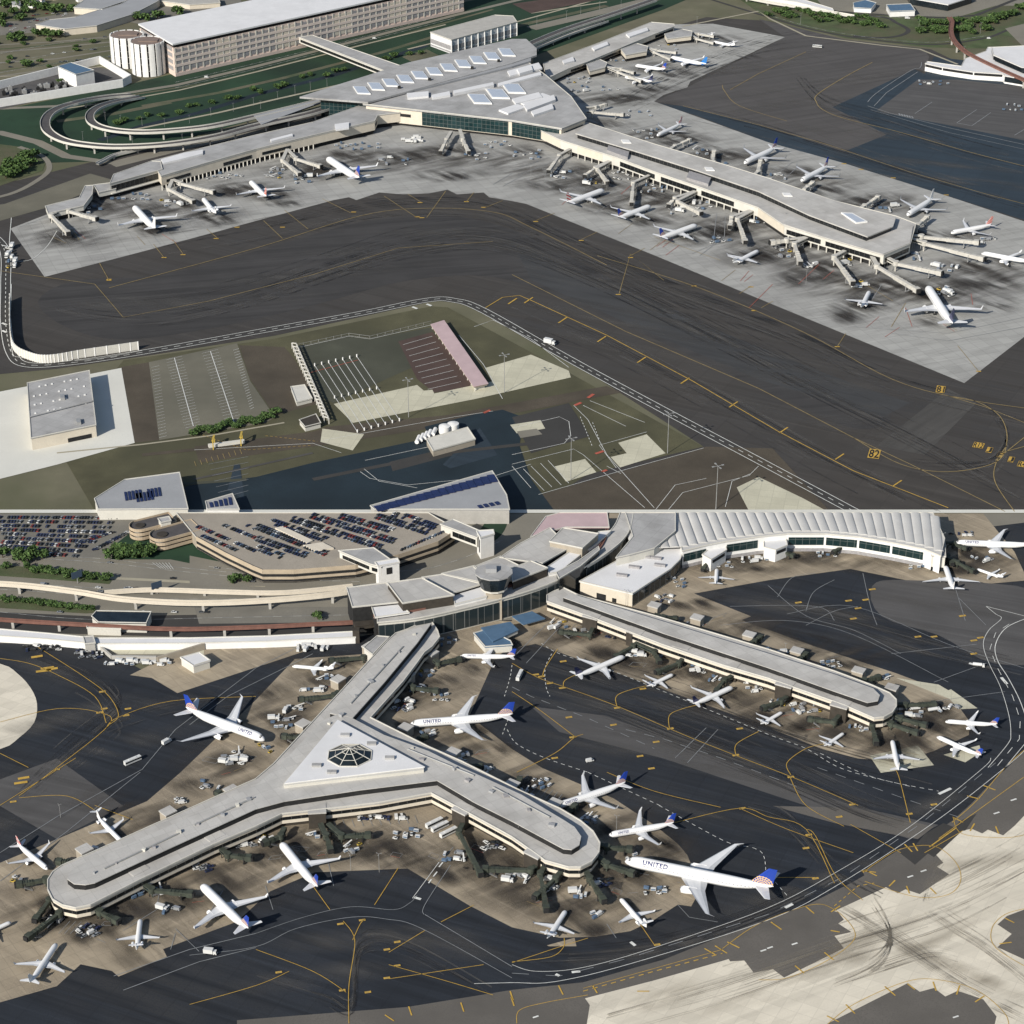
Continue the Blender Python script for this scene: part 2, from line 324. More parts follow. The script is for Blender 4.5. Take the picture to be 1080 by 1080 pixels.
# --- lower site
LZ[0] = 0
patch('forecourt', px('-80,541.5 1160,541.5 1160,700 -80,700'), 'road', 1)
patch('taxiway', px('-80,679 30,678 110,685 160,712 300,686 440,660 600,650 760,590 1160,541.5 1160,1140 -80,1140'), 'asphl', 2)
patch('apron', px('0,910 60,885 155,845 190,815 270,738 311,695 382,690 450,655 560,655 540,680 522,695 495,755 540,790 572,810 647,842 690,870 715,890 725,902 733,922 735,945 729,956 715,954 690,970 665,982 627,988 590,989 540,978 495,955 430,916 357,919 332,920 285,940 250,972 172,1001 176,1009 125,1030 118,1024 85,1017 60,1040 -80,1080 -80,935'), 'apl', 3)
patch('apron', px('565,679 810,767 867,790 905,800 950,803 985,792 1022,775 1022,760 1005,737 985,725 945,710 860,682 782,654 792,650 732,626 810,612 897,600 995,620 1084,612 1070,582 1037,541.5 560,541.5 540,650 540,684'), 'apl', 3)
patch('apron', px('137,712 155,703 200,680 330,684 300,694 187,731 160,715'), 'apl', 3)
patch('apron', px('577,997 606,989 608,998 579,998'), 'apl', 3)
for a in ('917,797 968,786 985,807 929,815', '994,730 1003,727 1031,747 1012,748', '995,796 1033,786 1035,793 1018,804', '945,715 990,722 1012,735 1004,738'): patch('apron', px(a), 'pad', 4)
patch('taxiway', smooth(px('-60,690 0,700 18,710 32,725 39,742 36,762 20,778 0,790 -60,800'), 3, True), 'lite', 4)
patch('taxiway', px('0,822 60,800 130,850 60,885 0,850 -60,850 -60,810'), 'asphw', 3)
patch('taxiway', smooth(px('920,618 960,612 1100,625 1120,690 1050,700 990,670 930,650'), 4, True), 'asphw', 3)
patch('taxiway', px('560,745 640,755 760,800 900,850 990,870 960,885 820,840 700,800 590,772'), 'asphw', 3)
patch('taxiway', px('815,850 900,852 985,872 968,885 880,868'), 'asphs', 4)
patch('shoulder', px('250,1076 430,1062 540,1044 615,1036 700,1012 780,980 850,955 900,930 960,895 1010,862 1080,792 1160,720 1160,1140 250,1140'), 'asphs', 4)
patch('taxiway', px('609,1055 690,1034 767,1012 830,985 882,960 932,937 985,904 1015,876 1060,868 1160,820 1160,1140 640,1140'), 'lite', 5)
for a in ('762,1001 800,985 862,957 884,962 890,970 884,974 898,983 880,987 890,1000 878,1006 827,1031 815,1022 795,1026 785,1013 770,1014',
          '910,920 950,895 985,899 995,910 988,914 1001,922 970,943 955,938 947,942 935,936 915,929', '1004,866 1025,847 1055,815 1090,795 1160,760 1160,820 1090,850 1070,871 1058,881 1042,875 1036,879 1022,873',
          '1160,930 1062,966 1052,975 1067,985 1052,999 1085,1014 1160,1040', '868,1082 957,1037 970,1046 985,1042 997,1051 1010,1045 1037,1054 1051,1072 1040,1120 860,1120', '480,1085 500,1072 612,1046 622,1060 618,1085'):
    patch('taxiway_island', px(a), 'asphs', 6)
for a in ('947,898 960,891 980,899 965,912', '1005,877 1012,866 1030,858 1018,876'): patch('taxiway_island', px(a), 'roadd', 7)
patch('taxiway', px('975,880 995,868 1015,876 985,904 965,892'), 'roadd', 6)
# roads in front of the lower terminal
patch('car_park', px('-80,541.5 180,541.5 150,560 118,588 60,587 -80,577'), 'lotl', 2)
patch('grass', px('120,575 140,560 215,575 290,596 240,602 180,590 118,590'), 'green', 3)
patch('grass', smooth(px('505,563 511,552 517,541.5 534,541.5 534,555 525,568 515,571'), 3, True), 'green', 3)
ribbon('road', px('-80,588 40,588 110,592 180,600 270,608 380,612'), 8, 'road', 2)
ribbon('road', px('-80,602 40,604 120,610 200,614 280,618'), 5, 'roadt', 3)
ribbon('road', px('-80,618 60,622 160,628 290,628 380,625'), 14, 'road', 3)
patch('planting_strip', px('-80,594 20,597 60,604 118,612 115,616 40,610 -80,602'), 'green2', 5)
patch('planting_strip', px('-80,630 20,634 90,642 105,646 90,647 -80,636'), 'green2', 5)
patch('service_road', px('-80,642 100,650 230,648 370,645 400,668 200,672 -80,664'), 'roadd', 3)
patch('apron', px('205,640 370,640 370,656 210,658'), 'lotl', 4)
patch('apron', px('30,673 100,678 125,690 215,690 215,674 100,672'), 'pad', 4)
patch('road', px('200,586 270,600 420,601 470,590 520,575 560,541.5 595,541.5 560,570 500,600 380,618 200,618'), 'road', 4)
# ---------------------------------------------------------------- stains (soot and rubber with a shape of their own)
def stain_mat(nm='oil_and_soot_stain', col=(.03, .025, .021), al=.95, ang=R(-52)):
    m = bpy.data.materials.new(nm); m.use_nodes = True; nt = m.node_tree; N = nt.nodes; Lk = nt.links; b = N['Principled BSDF']
    b.inputs['Base Color'].default_value = (*col, 1); b.inputs['Roughness'].default_value = .9
    uv = N.new('ShaderNodeUVMap'); le = N.new('ShaderNodeVectorMath'); le.operation = 'LENGTH'; Lk.new(uv.outputs[0], le.inputs[0])
    g = N.new('ShaderNodeNewGeometry'); n = N.new('ShaderNodeTexNoise'); n.inputs['Scale'].default_value = .09; n.inputs['Detail'].default_value = 6
    mp = N.new('ShaderNodeMapping'); mp.vector_type = 'TEXTURE'; mp.inputs['Rotation'].default_value = (0, 0, ang); mp.inputs['Scale'].default_value = (4.2, 1, 1); Lk.new(g.outputs['Position'], mp.inputs['Vector']); Lk.new(mp.outputs[0], n.inputs['Vector'])
    mr = N.new('ShaderNodeMapRange'); mr.inputs[1].default_value = 1; mr.inputs[2].default_value = .1; Lk.new(le.outputs['Value'], mr.inputs[0])
    r2 = N.new('ShaderNodeMapRange'); r2.inputs[1].default_value = .38; r2.inputs[2].default_value = .68; Lk.new(n.outputs['Fac'], r2.inputs[0])
    mu = N.new('ShaderNodeMath'); mu.operation = 'MULTIPLY'; Lk.new(mr.outputs[0], mu.inputs[0]); Lk.new(r2.outputs[0], mu.inputs[1])
    m2 = N.new('ShaderNodeMath'); m2.operation = 'MULTIPLY'; m2.inputs[1].default_value = al; Lk.new(mu.outputs[0], m2.inputs[0]); Lk.new(m2.outputs[0], b.inputs['Alpha'])
    return m
st = MB()
def stain(x, y, rx, ry, ang=0):
    c = P(x, y); k = S(y); a, b = rx / k * 1.3, ry / k * 1.3 / .5; ca, sa = math.cos(R(ang)), math.sin(R(ang))
    st.quad([(c.x + ca * u * a - sa * v * b, c.y + sa * u * a + ca * v * b, .34 + .004 * (len(st.f) % 6)) for u, v in ((-1, -1), (1, -1), (1, 1), (-1, 1))], 0, [(-1, -1), (1, -1), (1, 1), (-1, 1)])
rs = random.Random(3)
for s in ('70,250,30,14 110,215,35,14 165,240,30,12 185,215,40,12 225,232,26,12 250,200,40,12 290,205,24,10 330,180,40,14 300,215,20,6 370,165,30,10 430,165,40,12 480,160,36,14 470,185,40,10 550,160,24,10 575,195,26,8 600,180,34,12 640,190,36,14 690,205,34,14 640,220,30,10 690,232,30,10 735,250,40,12 770,240,40,14 800,230,30,14 790,272,34,14 830,262,40,16 840,295,26,10 870,285,40,16 895,330,24,14 915,320,30,14 935,300,36,16 985,310,36,14 985,340,22,8 1030,300,50,16 1040,280,50,12 970,250,40,14 925,212,36,12 870,200,30,10 840,180,24,8 800,180,24,8 770,165,36,10 720,150,34,10 700,140,30,8 640,130,30,8 660,105,40,6 690,95,30,8 640,75,30,6 700,75,34,8 760,40,26,6 720,42,30,6 780,60,20,5 1010,250,30,10 1050,320,26,12 750,160,20,10').split():
    x, y, a, b = map(float, s.split(',')); stain(x, y, a, b, rs.uniform(-20, 20)); stain(x + rs.uniform(-12, 12), y + rs.uniform(-5, 5), a * .45, b * .6, rs.uniform(-30, 30))
for s in ('60,960,40,14 40,905,20,8 125,880,24,10 100,985,30,12 150,1000,26,18 140,960,36,12 190,950,40,14 230,930,40,14 290,910,30,14 330,890,40,14 370,890,40,10 420,900,40,12 470,920,40,10 500,895,40,14 540,910,40,14 560,940,40,12 600,960,40,14 640,930,36,16 660,950,30,12 690,920,40,14 620,980,24,8 700,890,26,12 640,880,24,10 600,850,34,10 560,830,26,10 520,790,30,10 500,770,26,10 430,740,24,10 410,770,24,8 460,720,34,8 500,705,30,8 540,680,24,8 330,720,26,8 290,730,24,8 350,700,34,6 290,760,30,10 250,800,30,10 210,830,36,8 310,780,24,10 600,670,40,8 640,690,30,8 670,700,30,8 720,715,36,10 770,735,36,10 810,755,36,8 850,765,36,10 900,775,34,10 950,785,40,12 990,770,34,12 980,750,30,10 900,700,34,6 850,675,36,6 780,665,40,6 720,640,40,5 740,635,30,4 830,590,50,6 880,580,40,6 780,590,40,8 960,590,36,8 1020,585,40,10 1010,600,30,8 800,600,30,4').split():
    x, y, a, b = map(float, s.split(',')); stain(x, y, a, b, rs.uniform(-25, 25)); stain(x + rs.uniform(-14, 14), y + rs.uniform(-6, 6), a * .45, b * .6, rs.uniform(-40, 40))
struct('pavement_stains', st, stain_mat()); st = MB()
for s in '75,250,60,18 130,222,70,16 210,228,60,16 260,200,60,14 340,178,80,18 420,170,80,16 500,168,80,14 580,185,70,18 640,200,70,18 700,215,70,18 760,245,70,22 830,270,70,22 890,300,70,24 970,310,80,24 1040,290,60,22 930,215,60,16 850,190,60,14 760,165,70,14 690,145,60,12 650,105,60,12 700,70,60,10'.split(): x, y, a, b = map(float, s.split(',')); stain(x, y, a, b, rs.uniform(-25, 5))
for s in '60,960,70,26 140,965,80,26 230,925,80,24 320,890,80,20 400,890,80,18 470,905,80,20 550,930,80,28 620,945,70,26 690,905,60,24 620,860,70,20 540,820,60,18 470,780,60,18 440,730,60,16 350,710,70,16 300,755,60,18 240,810,60,18 150,860,70,16 620,672,70,16 700,705,80,18 780,740,80,18 860,768,80,16 940,785,70,18 985,760,50,16 880,690,70,12 780,660,70,12 760,595,70,12 850,585,80,10 960,590,70,12 1030,590,60,14 430,690,60,14'.split(): x, y, a, b = map(float, s.split(',')); stain(x, y, a, b, rs.uniform(-30, 10))
struct('pavement_grime', st, stain_mat('broad_brown_grime', (.055, .046, .037), .8, R(35))); st = MB()
for s in ('900,1000,34,12,40 930,985,60,7,35 960,1000,60,6,-40 1000,985,90,5,32 880,1020,60,5,30 1030,1030,50,6,-38 800,1050,70,6,25 1030,910,60,6,10 700,1050,40,10,20').split():
    x, y, a, b, g_ = map(float, s.split(',')); stain(x, y, a, b, g_)
struct('tyre_rubber_stains', st, stain_mat('rubber_tyre_stain', (.24, .205, .15), .5, R(30)))
st = MB()
for s in '120,320,90,8,8 220,320,120,7,12 330,290,120,8,14 430,262,110,7,10 480,245,90,6,0 400,230,100,5,12 560,262,90,8,-30 640,300,120,9,-28 720,340,130,9,-28 800,372,120,8,-28 870,400,100,8,-28 700,375,160,7,-28 850,440,160,8,-28 600,330,120,6,-28 940,460,70,12,45 900,440,60,10,45 860,90,120,8,25 790,70,110,8,28 830,110,90,7,20 1000,190,120,7,-18 900,140,90,6,-18 960,170,120,5,-18'.split(): x, y, a, b, g_ = map(float, s.split(',')); stain(x, y, a, b, g_)
for s in '600,740,120,8,-22 680,775,140,9,-22 760,800,140,9,-22 850,835,130,8,-22 700,745,120,7,-22 640,790,90,6,-22 880,650,130,9,-14 960,680,110,8,-14 840,640,90,6,-14 1000,640,90,7,-14 60,760,90,9,30 120,790,90,9,30 60,710,50,7,-30 180,740,90,8,25 30,860,70,8,25 400,990,120,9,5 340,1030,120,9,12 480,1000,90,8,-20 700,1000,120,7,18 860,930,120,7,28 980,850,90,7,35 750,860,80,7,-22'.split(): x, y, a, b, g_ = map(float, s.split(',')); stain(x, y, a, b, g_)
struct('worn_pavement_bands', st, stain_mat('grey_worn_pavement', (.115, .108, .098), .5, R(-26)))
tk, tl = MB(), MB()
def tracks(mb, s, n, spread, w):
    base = px(s)
    for k in range(n):
        o = rs.gauss(0, spread); q = smooth([(x + rs.gauss(0, spread * .2), y + o + rs.gauss(0, spread * .15)) for x, y in base], 5); a = rs.randrange(0, max(1, len(q) // 3)); b = len(q) - rs.randrange(0, max(1, len(q) // 3))
        if b - a > 3: mb.strip(W(q[a:b]), w * rs.uniform(.5, 1.5) / S(q[a][1]), .352 + .0006 * (len(mb.f) % 37))
for s, n, sp in (('60,325 150,335 250,318 340,288 430,262 520,255 620,290 740,348 860,410 980,470 1090,530', 34, 8), ('130,270 270,245 380,222 450,216 520,222 600,258 700,302 830,350 940,400 1090,440', 22, 6), ('540,320 640,362 760,425 880,492 990,545', 14, 6), ('840,80 870,110 930,130 1010,155 1090,175', 12, 5), ('730,115 800,132 880,156 980,188 1090,220', 12, 4), ('660,110 720,80 800,50 860,40', 10, 6), ('960,490 1040,490 1062,460 1040,430', 10, 5)): tracks(tk, s, n, sp, 1.6); tracks(tl, s, n // 2, sp * 1.2, 2.4)
for s, n, sp in (('550,720 640,745 720,775 800,805 900,850 960,870', 26, 7), ('570,690 650,715 740,745 820,775 900,800 980,820', 16, 6), ('20,845 70,800 115,762 125,745 90,715 30,690', 14, 7), ('112,765 180,742 270,735', 8, 4), ('830,640 900,655 980,680 1080,705', 16, 6), ('270,1030 340,1050 372,1060 380,1000 430,1000 520,1050', 12, 9), ('790,855 830,870 880,920 930,950', 10, 5), ('560,1010 680,1000 800,965 900,915', 12, 5)): tracks(tk, s, n, sp, 1.5); tracks(tl, s, n // 2, sp * 1.2, 2.)
ty = MB()
for s, n, sp in (('640,1075 760,1040 880,1000 1000,960 1090,915', 22, 7), ('870,945 920,975 960,1000 1020,1040 1090,1075', 22, 6), ('920,950 940,985 925,1015 880,1035', 18, 5), ('1000,900 975,950 1000,975 1040,1000 1090,1040', 14, 6), ('960,950 1000,930 1050,905 1090,880', 14, 6), ('1010,1010 985,1005 955,1012 900,1030', 12, 4)): tracks(ty, s, n, sp, 1.5)
struct('tyre_tracks', tk, stain_mat('dark_tyre_track', (.02, .02, .022), .48, R(-26))); struct('dusty_tracks', tl, stain_mat('pale_dust_track', (.13, .122, .11), .4, R(-26))); struct('concrete_tyre_tracks', ty, stain_mat('tyre_track_on_concrete', (.27, .24, .19), .36, R(28)))
# ---------------------------------------------------------------- painted markings
yl = mat('yellow_marking_paint', (.46, .29, .055), .8, .2, .3); wl = mat('white_marking_paint', (.62, .62, .58), .8, .15, .3); yd = mat('faded_yellow_paint', (.27, .20, .085), .85, .25, .2); rd = mat('red_marking_paint', (.38, .09, .06), .85, .2, .2); gl = mat('faded_grey_line_paint', (.23, .24, .245), .85, .2, .2)
Y, Wm, YD, RD, GL = MB(), MB(), MB(), MB(), MB()
def ln(mb, pts, wp=.8, dash=None, sm=False, z=.38):
    pts = smooth(pts) if sm else pts
    mb.strip(W(pts), wp / S(sum(p[1] for p in pts) / len(pts)), z, dash=dash)
# upper: perimeter road
rr = smooth(px('-20,240 4,262 6,300 6,340 12,372 28,385 75,383 150,372 290,347 380,331 450,317 478,317 510,328 600,379 700,433 800,486 905,542'))
kw = 1 / S(350)
Wm.strip(W(rr), .75 * kw, .38, shift=5.4 * kw); Wm.strip(W(rr), .75 * kw, .38, shift=-5.4 * kw); Wm.strip(W(rr), .7 * kw, .38, dash=(5, 5))
ln(Wm, px('12,230 11,270 30,275 48,262 60,244'), .7, sm=True); ln(Wm, px('12,300 12,365 25,378 90,380 150,370'), .6, sm=True)
ln(Wm, px('500,345 520,338 560,358 600,388'), .6); ln(Wm, px('310,368 368,355 390,358 460,342'), .6); ln(Wm, px('484,354 510,385 530,421'), .6)
for x, y in ((437, 325), (452, 322), (4, 342), (4, 350)): ln(Wm, [(x - 2, y - 1), (x + 3, y + 1)], 3)
# upper: taxi lines
ln(YD, px('0,286 100,300 130,335 220,318 330,290 420,262 520,255'), .7); ln(YD, px('115,304 270,262 380,228 450,220 520,224 560,240 640,280'), .8, sm=True)
ln(YD, px('540,290 660,350 800,410 900,462 960,490 1060,540'), .9); ln(YD, px('630,270 740,305 850,352 940,400 1010,420 1090,432'), .9, sm=True)
ln(Y, px('512,325 530,314 548,312 562,318 640,354 730,402 820,455 900,497 1000,536'), 1.0)
for x, y in ((540, 318), (557, 317), (593, 338), (634, 358), (676, 380), (722, 402), (773, 427), (826, 454), (885, 482), (946, 510)): ln(Y, [(x + 5, y - 3), (x - 4, y + 3)], 1.6)
ln(YD, px('900,462 950,490 1000,498 1050,488 1062,465 1055,440 1030,424 1000,418'), .9, sm=True); ln(YD, px('1062,470 1050,490 1050,510 1070,540'), .9, sm=True); ln(YD, px('1000,418 1040,430 1085,448'), .8); ln(YD, px('1050,486 1085,458'), .9); ln(YD, px('1056,478 1085,470'), .9)
for a in ('105,278 115,296', '162,258 173,272', '182,253 193,268', '218,242 230,252', '8,0 8,0', '278,233 298,252', '340,210 370,225', '300,222 325,242', '405,207 440,230', '430,205 445,214', '470,202 450,230', '500,203 492,213', '530,212 510,220', '585,225 565,233', '630,245 613,253', '680,262 665,270', '700,296 665,268 653,310', '780,310 792,302', '803,325 815,318', '892,352 883,366', '1010,365 1032,392', '912,300 942,318', '955,320 940,345', '690,250 760,275'):
    ln(YD, px(a), .6)
for x, y in ((115, 296), (173, 272), (193, 269), (23 + 205, 252), (298, 240), (443, 214), (373, 224), (440, 229), (445, 230), (492, 213), (510, 219), (565, 234), (613, 254), (665, 272), (652, 311), (792, 303), (732, 302), (795, 328), (883, 366), (1032, 392), (890, 173), (908, 179), (942, 188), (998, 206), (250, 240), (100 + 15, 295)): ln(Y, [(x - 2.6, y), (x + 2.6, y)], 2.2)
ln(YD, px('810,22 800,80'), .01); ln(YD, px('890,165 920,145'), .01)
ln(YD, smooth(px('920,66 890,82 862,100 861,108 868,116 890,125 950,140 1020,160 1090,178')), .9); ln(YD, px('720,112 800,132 870,152 960,182 1040,205 1090,218'), .8); ln(YD, px('770,95 800,78 850,55'), .7); ln(YD, px('762,90 764,96 780,112 830,128'), .7, sm=True)
ln(GL, px('915,108 925,98 960,75 970,72 972,66'), .7, sm=True); ln(GL, px('922,112 935,98 968,76'), .7); ln(GL, px('915,112 940,120 1000,135 1090,155'), .8); ln(GL, px('918,116 1000,140 1090,160'), .6)
for a in ('965,120 983,108', '1009,130 1030,116', '1025,133 1045,119', '1009,130 1025,133', '1070,143 1085,134'): ln(GL, px(a), .7)
for x in range(6): ln(GL, [(948 + x * 2.7, 120 + x * .6), (949.5 + x * 2.7, 122 + x * .6)], 1.6)
for a in ('700,258 722,250', '1080,335 1000,352 900,345', '1080,345 1000,360 940,352', '812,190 835,172 850,168', '820,195 842,176', '730,268 752,258 756,225', '738,270 764,250 765,228', '545,186 585,170', '540,180 580,166', '520,195 540,183', '530,197 550,186', '20,240 60,225 80,222', '830,285 850,275', '930,300 920,316', '1000,280 1040,290', '655,140 700,130'): ln(GL, px(a), .6)
for a in ('868,295 880,285', '842,300 865,278', '790,325 815,300', '955,325 962,345', '1024,310 1026,322', '655,205 672,190'): ln(RD, px(a), .5)
# upper: car parks
for x0, y0, x1, y1 in ((184, 378, 204, 450), (222, 371, 247, 446)):
    ln(Wm, [(x0, y0), (x1, y1)], .8)
    for k in range(26):
        u = k / 25; x, y = x0 + (x1 - x0) * u, y0 + (y1 - y0) * u; ln(Wm, [(x - 9, y + 2), (x + 8, y - 2)], .3)
for k in range(24):
    u = k / 23; ln(Wm, [(160 + 8 * u, 388 + 74 * u), (168 + 8 * u, 386 + 74 * u)], .3); ln(Wm, [(246 + 18 * u, 370 + 62 * u), (252 + 16 * u, 368 + 62 * u)], .45)
for k in range(9):
    x = 332 + k * 7.4 * (1 if k < 6 else 1); y = 386 - k * 1.6
    if k < 7: ln(Wm, [(x, y), (x + 45, y + 70 - k * .5)], .6)
for k in range(9): u = k / 8; ln(Wm, [(425 + 26 * u, 364 + 47 * u), (456 + 30 * u, 355 + 48 * u)], .5)
ln(RD, px('325,394 378,380'), .8)
for a in ('205,475 330,468 360,478', '340,465 480,440 520,434', '380,498 390,505 430,512 520,503 560,490', '384,495 400,508 440,515', '385,486 470,468', '540,452 590,440 600,445 602,460 595,468 540,480', '540,490 605,474 615,480 680,536', '615,428 660,450', '622,423 680,446', '605,428 620,443 640,480 690,536', '568,522 655,497 742,473', '690,540 712,512 745,505', '705,538 720,520 790,502 800,492', '765,535 772,508 792,500', '650,494 632,470 682,456', '640,492 655,500', '552,495 574,518', '560,492 582,514', '570,489 592,512', '578,486 600,510', '540,492 560,515'): ln(Wm, px(a), .55)
for a in ('612,440 625,472', '625,446 632,464'): ln(Wm, px(a), .6, dash=(2.5, 2.5))
for a in ('620,420 626,416', '606,428 613,425', '628,479 637,476', '635,498 640,496', '510,436 517,433'): ln(RD, px(a), 3.5)
for a in ('210,458 260,475 330,470', '280,460 335,466'): ln(Y, px(a), .5, dash=(2, 1.5))
for k in range(7): ln(GL, [(220 + k * 2, 490 + k * 6), (262, 482 + k * 6)], .5)
for k in range(9): ln(YD, [(205 + k * 6, 487 - k * 1.6), (207 + k * 6, 492 - k * 1.6)], .6)
# lower: ring road
def road2(a, b, dash=None):
    ln(GL if '270,985' in a else Wm, smooth(px(a)), .55); ln(GL if '270,985' in a else Wm, smooth(px(b)), .65)
road2('270,985 320,968 370,957 415,960 432,953 440,945', '200,1008 270,999 312,980 370,968 408,970 445,980 540,1032'); ln(GL, px('448,965 490,990 540,1020'), .7)
ln(GL, px('447,965 448,955 475,913'), .6, sm=True); ln(Wm, px('435,948 463,910'), .6)
for a in ('463,915 467,910', '457,925 461,920', '452,932 455,928', '440,1000 440,1000'): ln(Wm, px(a), 1.5)
road2('540,1018 565,1025 615,1021 690,1000 810,958 893,914 960,872 1035,812 1045,800', '500,1038 540,1037 585,1036 665,1017 810,971 885,933 985,868 1060,810 1083,790')
road2('1042,810 1063,785 1066,775 1064,755 1055,725 1043,700 1037,680 1043,665 1056,653 1050,648 1040,640', '1060,810 1085,780'); ln(Wm, px('1090,650 1062,662 1050,680 1052,697 1063,715 1075,738 1083,760'), .8, sm=True); ln(Wm, px('1080,650 1060,645 1040,640'), .6)
ln(GL, px('540,1027 590,1030 660,1012 810,965 890,925 970,870 1050,805'), .7, dash=(8, 8)); ln(Wm, px('1052,808 1075,780 1076,760 1068,735 1052,705 1044,685 1050,668 1070,655'), .6, dash=(7, 7))
for a in ('586,1028 590,1030', '603,1026 612,1025', '828,958 836,954', '990,838 1003,832', '665,994 670,998', '437,947 444,949', '1022,700 1030,702', '1056,715 1062,722'): ln(Wm, px(a), 3.4)
ln(GL, px('0,900 60,862 150,812 185,770 270,705 340,670'), .7); ln(GL, px('0,930 70,878 148,815'), .7); ln(GL, px('200,765 240,735 330,690'), .7); ln(GL, px('120,1030 200,1002 270,985'), .8); ln(GL, px('130,1045 210,1015 270,1000'), .8)
for a in ('571,679 590,690 640,706 720,738 810,775 850,790 890,812 960,830', '535,770 545,785 575,800 620,815', '695,850 740,875 770,890 795,895 806,905 808,935', '808,920 830,945', '865,795 920,820 990,835', '541,745 530,775', '540,702 538,715 532,735', '582,690 575,705 576,725 580,735', '620,815 700,852'):
    ln(Wm, px(a), .62, dash=(2.4, 2.2), sm=True)
for a in ('862,810 960,845 1010,862', '660,770 700,780 760,800 840,830', '540,725 560,735 620,758 690,790'): ln(GL, px(a), .7, dash=(6, 5))
# lower: yellow guide lines
for a in ('270,1002 330,1025 365,1047', '368,1080 368,1040 374,1000 372,985 362,972', '372,992 380,975 385,970', '305,1025 270,1040 200,1060', '410,1018 470,1035 520,1050', '410,1033 510,1018', '410,1005 448,982', '465,973 500,955', '420,916 395,955', '330,935 348,960', '620,990 588,1000 540,1016', '675,975 690,997', '595,990 594,1000 580,1010 540,1015', '712,868 780,853 810,862 850,875 880,932', '850,875 860,882 882,925 910,950', '760,852 690,835 640,815', '780,853 830,875 900,900', '810,926 860,926', '545,815 585,795 605,779 615,775', '607,778 570,750 540,730', '540,700 567,715 595,725 650,745 720,775 775,797 840,822 905,850', '594,725 596,718 610,711', '572,715 575,705 588,685', '651,747 650,735 665,728 690,722', '706,769 706,755 720,748 740,743', '776,797 777,785 800,772', '834,818 830,805 850,790 870,785', '960,868 948,820 943,812', '545,1080 548,1066 575,1058 620,1050', '890,872 850,850 833,820', '40,683 90,715 115,735 125,755 115,765', '0,695 30,700 60,712 100,735 112,763', '0,762 60,748 105,752 115,765 60,810 20,840', '270,735 180,740 125,757 112,768', '0,850 40,825 80,800', '20,842 70,840 100,855', '140,865 100,850', '0,795 30,810', '897,870 950,900', '975,900 1015,877', '990,885 1080,820'):
    ln(Y, px(a), .7, sm=True)
for a in ('830,648 900,640 1000,680 1080,705', '810,618 850,650 900,665 950,690', '850,660 880,645 905,640', '770,640 860,640 880,655', '1008,622 1018,655', '1010,630 1040,660', '910,605 918,640 925,660', '760,660 830,655 900,670 1000,720', '940,690 1030,680', '820,630 835,610 860,605', '850,645 858,625 880,612', '985,720 1040,700', '950,745 1060,730'): ln(GL, px(a), .55, sm=True)
for x, y in ((361, 1045), (388, 1047), (294, 1026), (359, 975), (382, 971), (419, 994), (408, 1002), (419, 1019), (408, 1032), (693, 997), (860, 927), (853, 881), (899, 849), (959, 859), (985, 849), (885, 862), (783, 853), (687, 811), (593, 726), (565, 712), (580, 721), (571, 714), (651, 747), (707, 769), (776, 797), (834, 820), (604, 778), (585, 800), (600, 757), (647, 765), (692, 783), (675, 798), (780, 769), (678, 727), (105, 752), (110, 748), (133, 755), (135, 748), (108, 730), (14, 846), (60, 812), (842, 636), (895, 634), (913, 633), (905, 642), (900, 653), (1015, 650), (1027, 676), (1034, 673), (968, 672), (985, 672), (1027, 690), (920, 622), (594, 698), (850, 895)):
    ln(Y, [(x - 3.4, y + .5), (x + 3.4, y - .5)], 3.0)
    ln(YD, [(x - 1.6, y + .2), (x + 1.6, y - .2)], 1.2, z=.39)
for x, y, w in ((25, 821, 6), (22, 826, 7), (39, 693, 6), (46, 708, 8), (50, 705, 7), (55, 706, 6)): ln(Y, [(x - w, y + 1), (x + w, y - 1)], 4)
# islands of the lower taxiway
for a in ('910,921 925,910 950,896 985,893 1008,910 1013,930 1000,944 970,947 935,938 912,930', '762,1001 800,975 855,955 880,960 900,980 898,995 870,1015 830,1032 800,1034', '1004,868 1030,845 1060,810 1082,790', '1005,862 1015,880 1060,884 1085,880', '1085,958 1060,965 1046,980 1050,1000 1085,1022', '868,1085 900,1060 955,1036 990,1034 1030,1045 1060,1070 1064,1090'): ln(Y, px(a), .7, sm=True)
for s in ('918,920,10,1 920,922,8,4 940,933,-4,4 958,940,2,5 985,941,4,4 959,896,5,5 966,895,3,5 855,961,6,5 880,960,-6,4 882,983,6,1 873,1008,-6,-5 842,1022,-6,-5 820,978,7,5 762,1003,8,5 1028,842,8,2 1045,832,8,3 1012,866,6,3 1026,872,3,-5 1052,877,2,5 1066,972,6,3 1062,995,8,-1 962,1042,5,4 986,1042,2,6 1010,1046,-2,6 1032,1055,-6,4 940,1047,7,6 898,1066,6,6 880,1076,8,4 433,1068,2,6 488,1064,2,6 412,1075,6,4 541,1058,2,6 592,1046,3,6 680,1046,8,0 628,1045,3,5 540,1052,2,6 775,998,8,4 750,1005,7,4').split(): 
    x, y, a, b = map(float, s.split(',')); ln(Y, [(x - a, y - b), (x + a * .6, y + b * .6)], 1.5)
ln(Y, px('615,1043 690,1022 762,1002'), .6); ln(Y, px('615,1046 690,1025 762,1006'), 1.2, dash=(2.6, 2.2)); ln(Y, px('880,956 905,935 922,932'), 1., dash=(2, 2)); ln(Y, px('980,894 1008,874'), 1.4); ln(Y, px('430,1065 520,1053 610,1037 690,1012 760,985'), .01)
for x, y in ((805, 1003), (812, 1000), (838, 996), (960, 925), (974, 919), (1051, 858), (1069, 844), (1008, 1073), (565, 1073)): ln(Wm, [(x - 3, y + 1), (x + 3, y - 1)], 2.); 
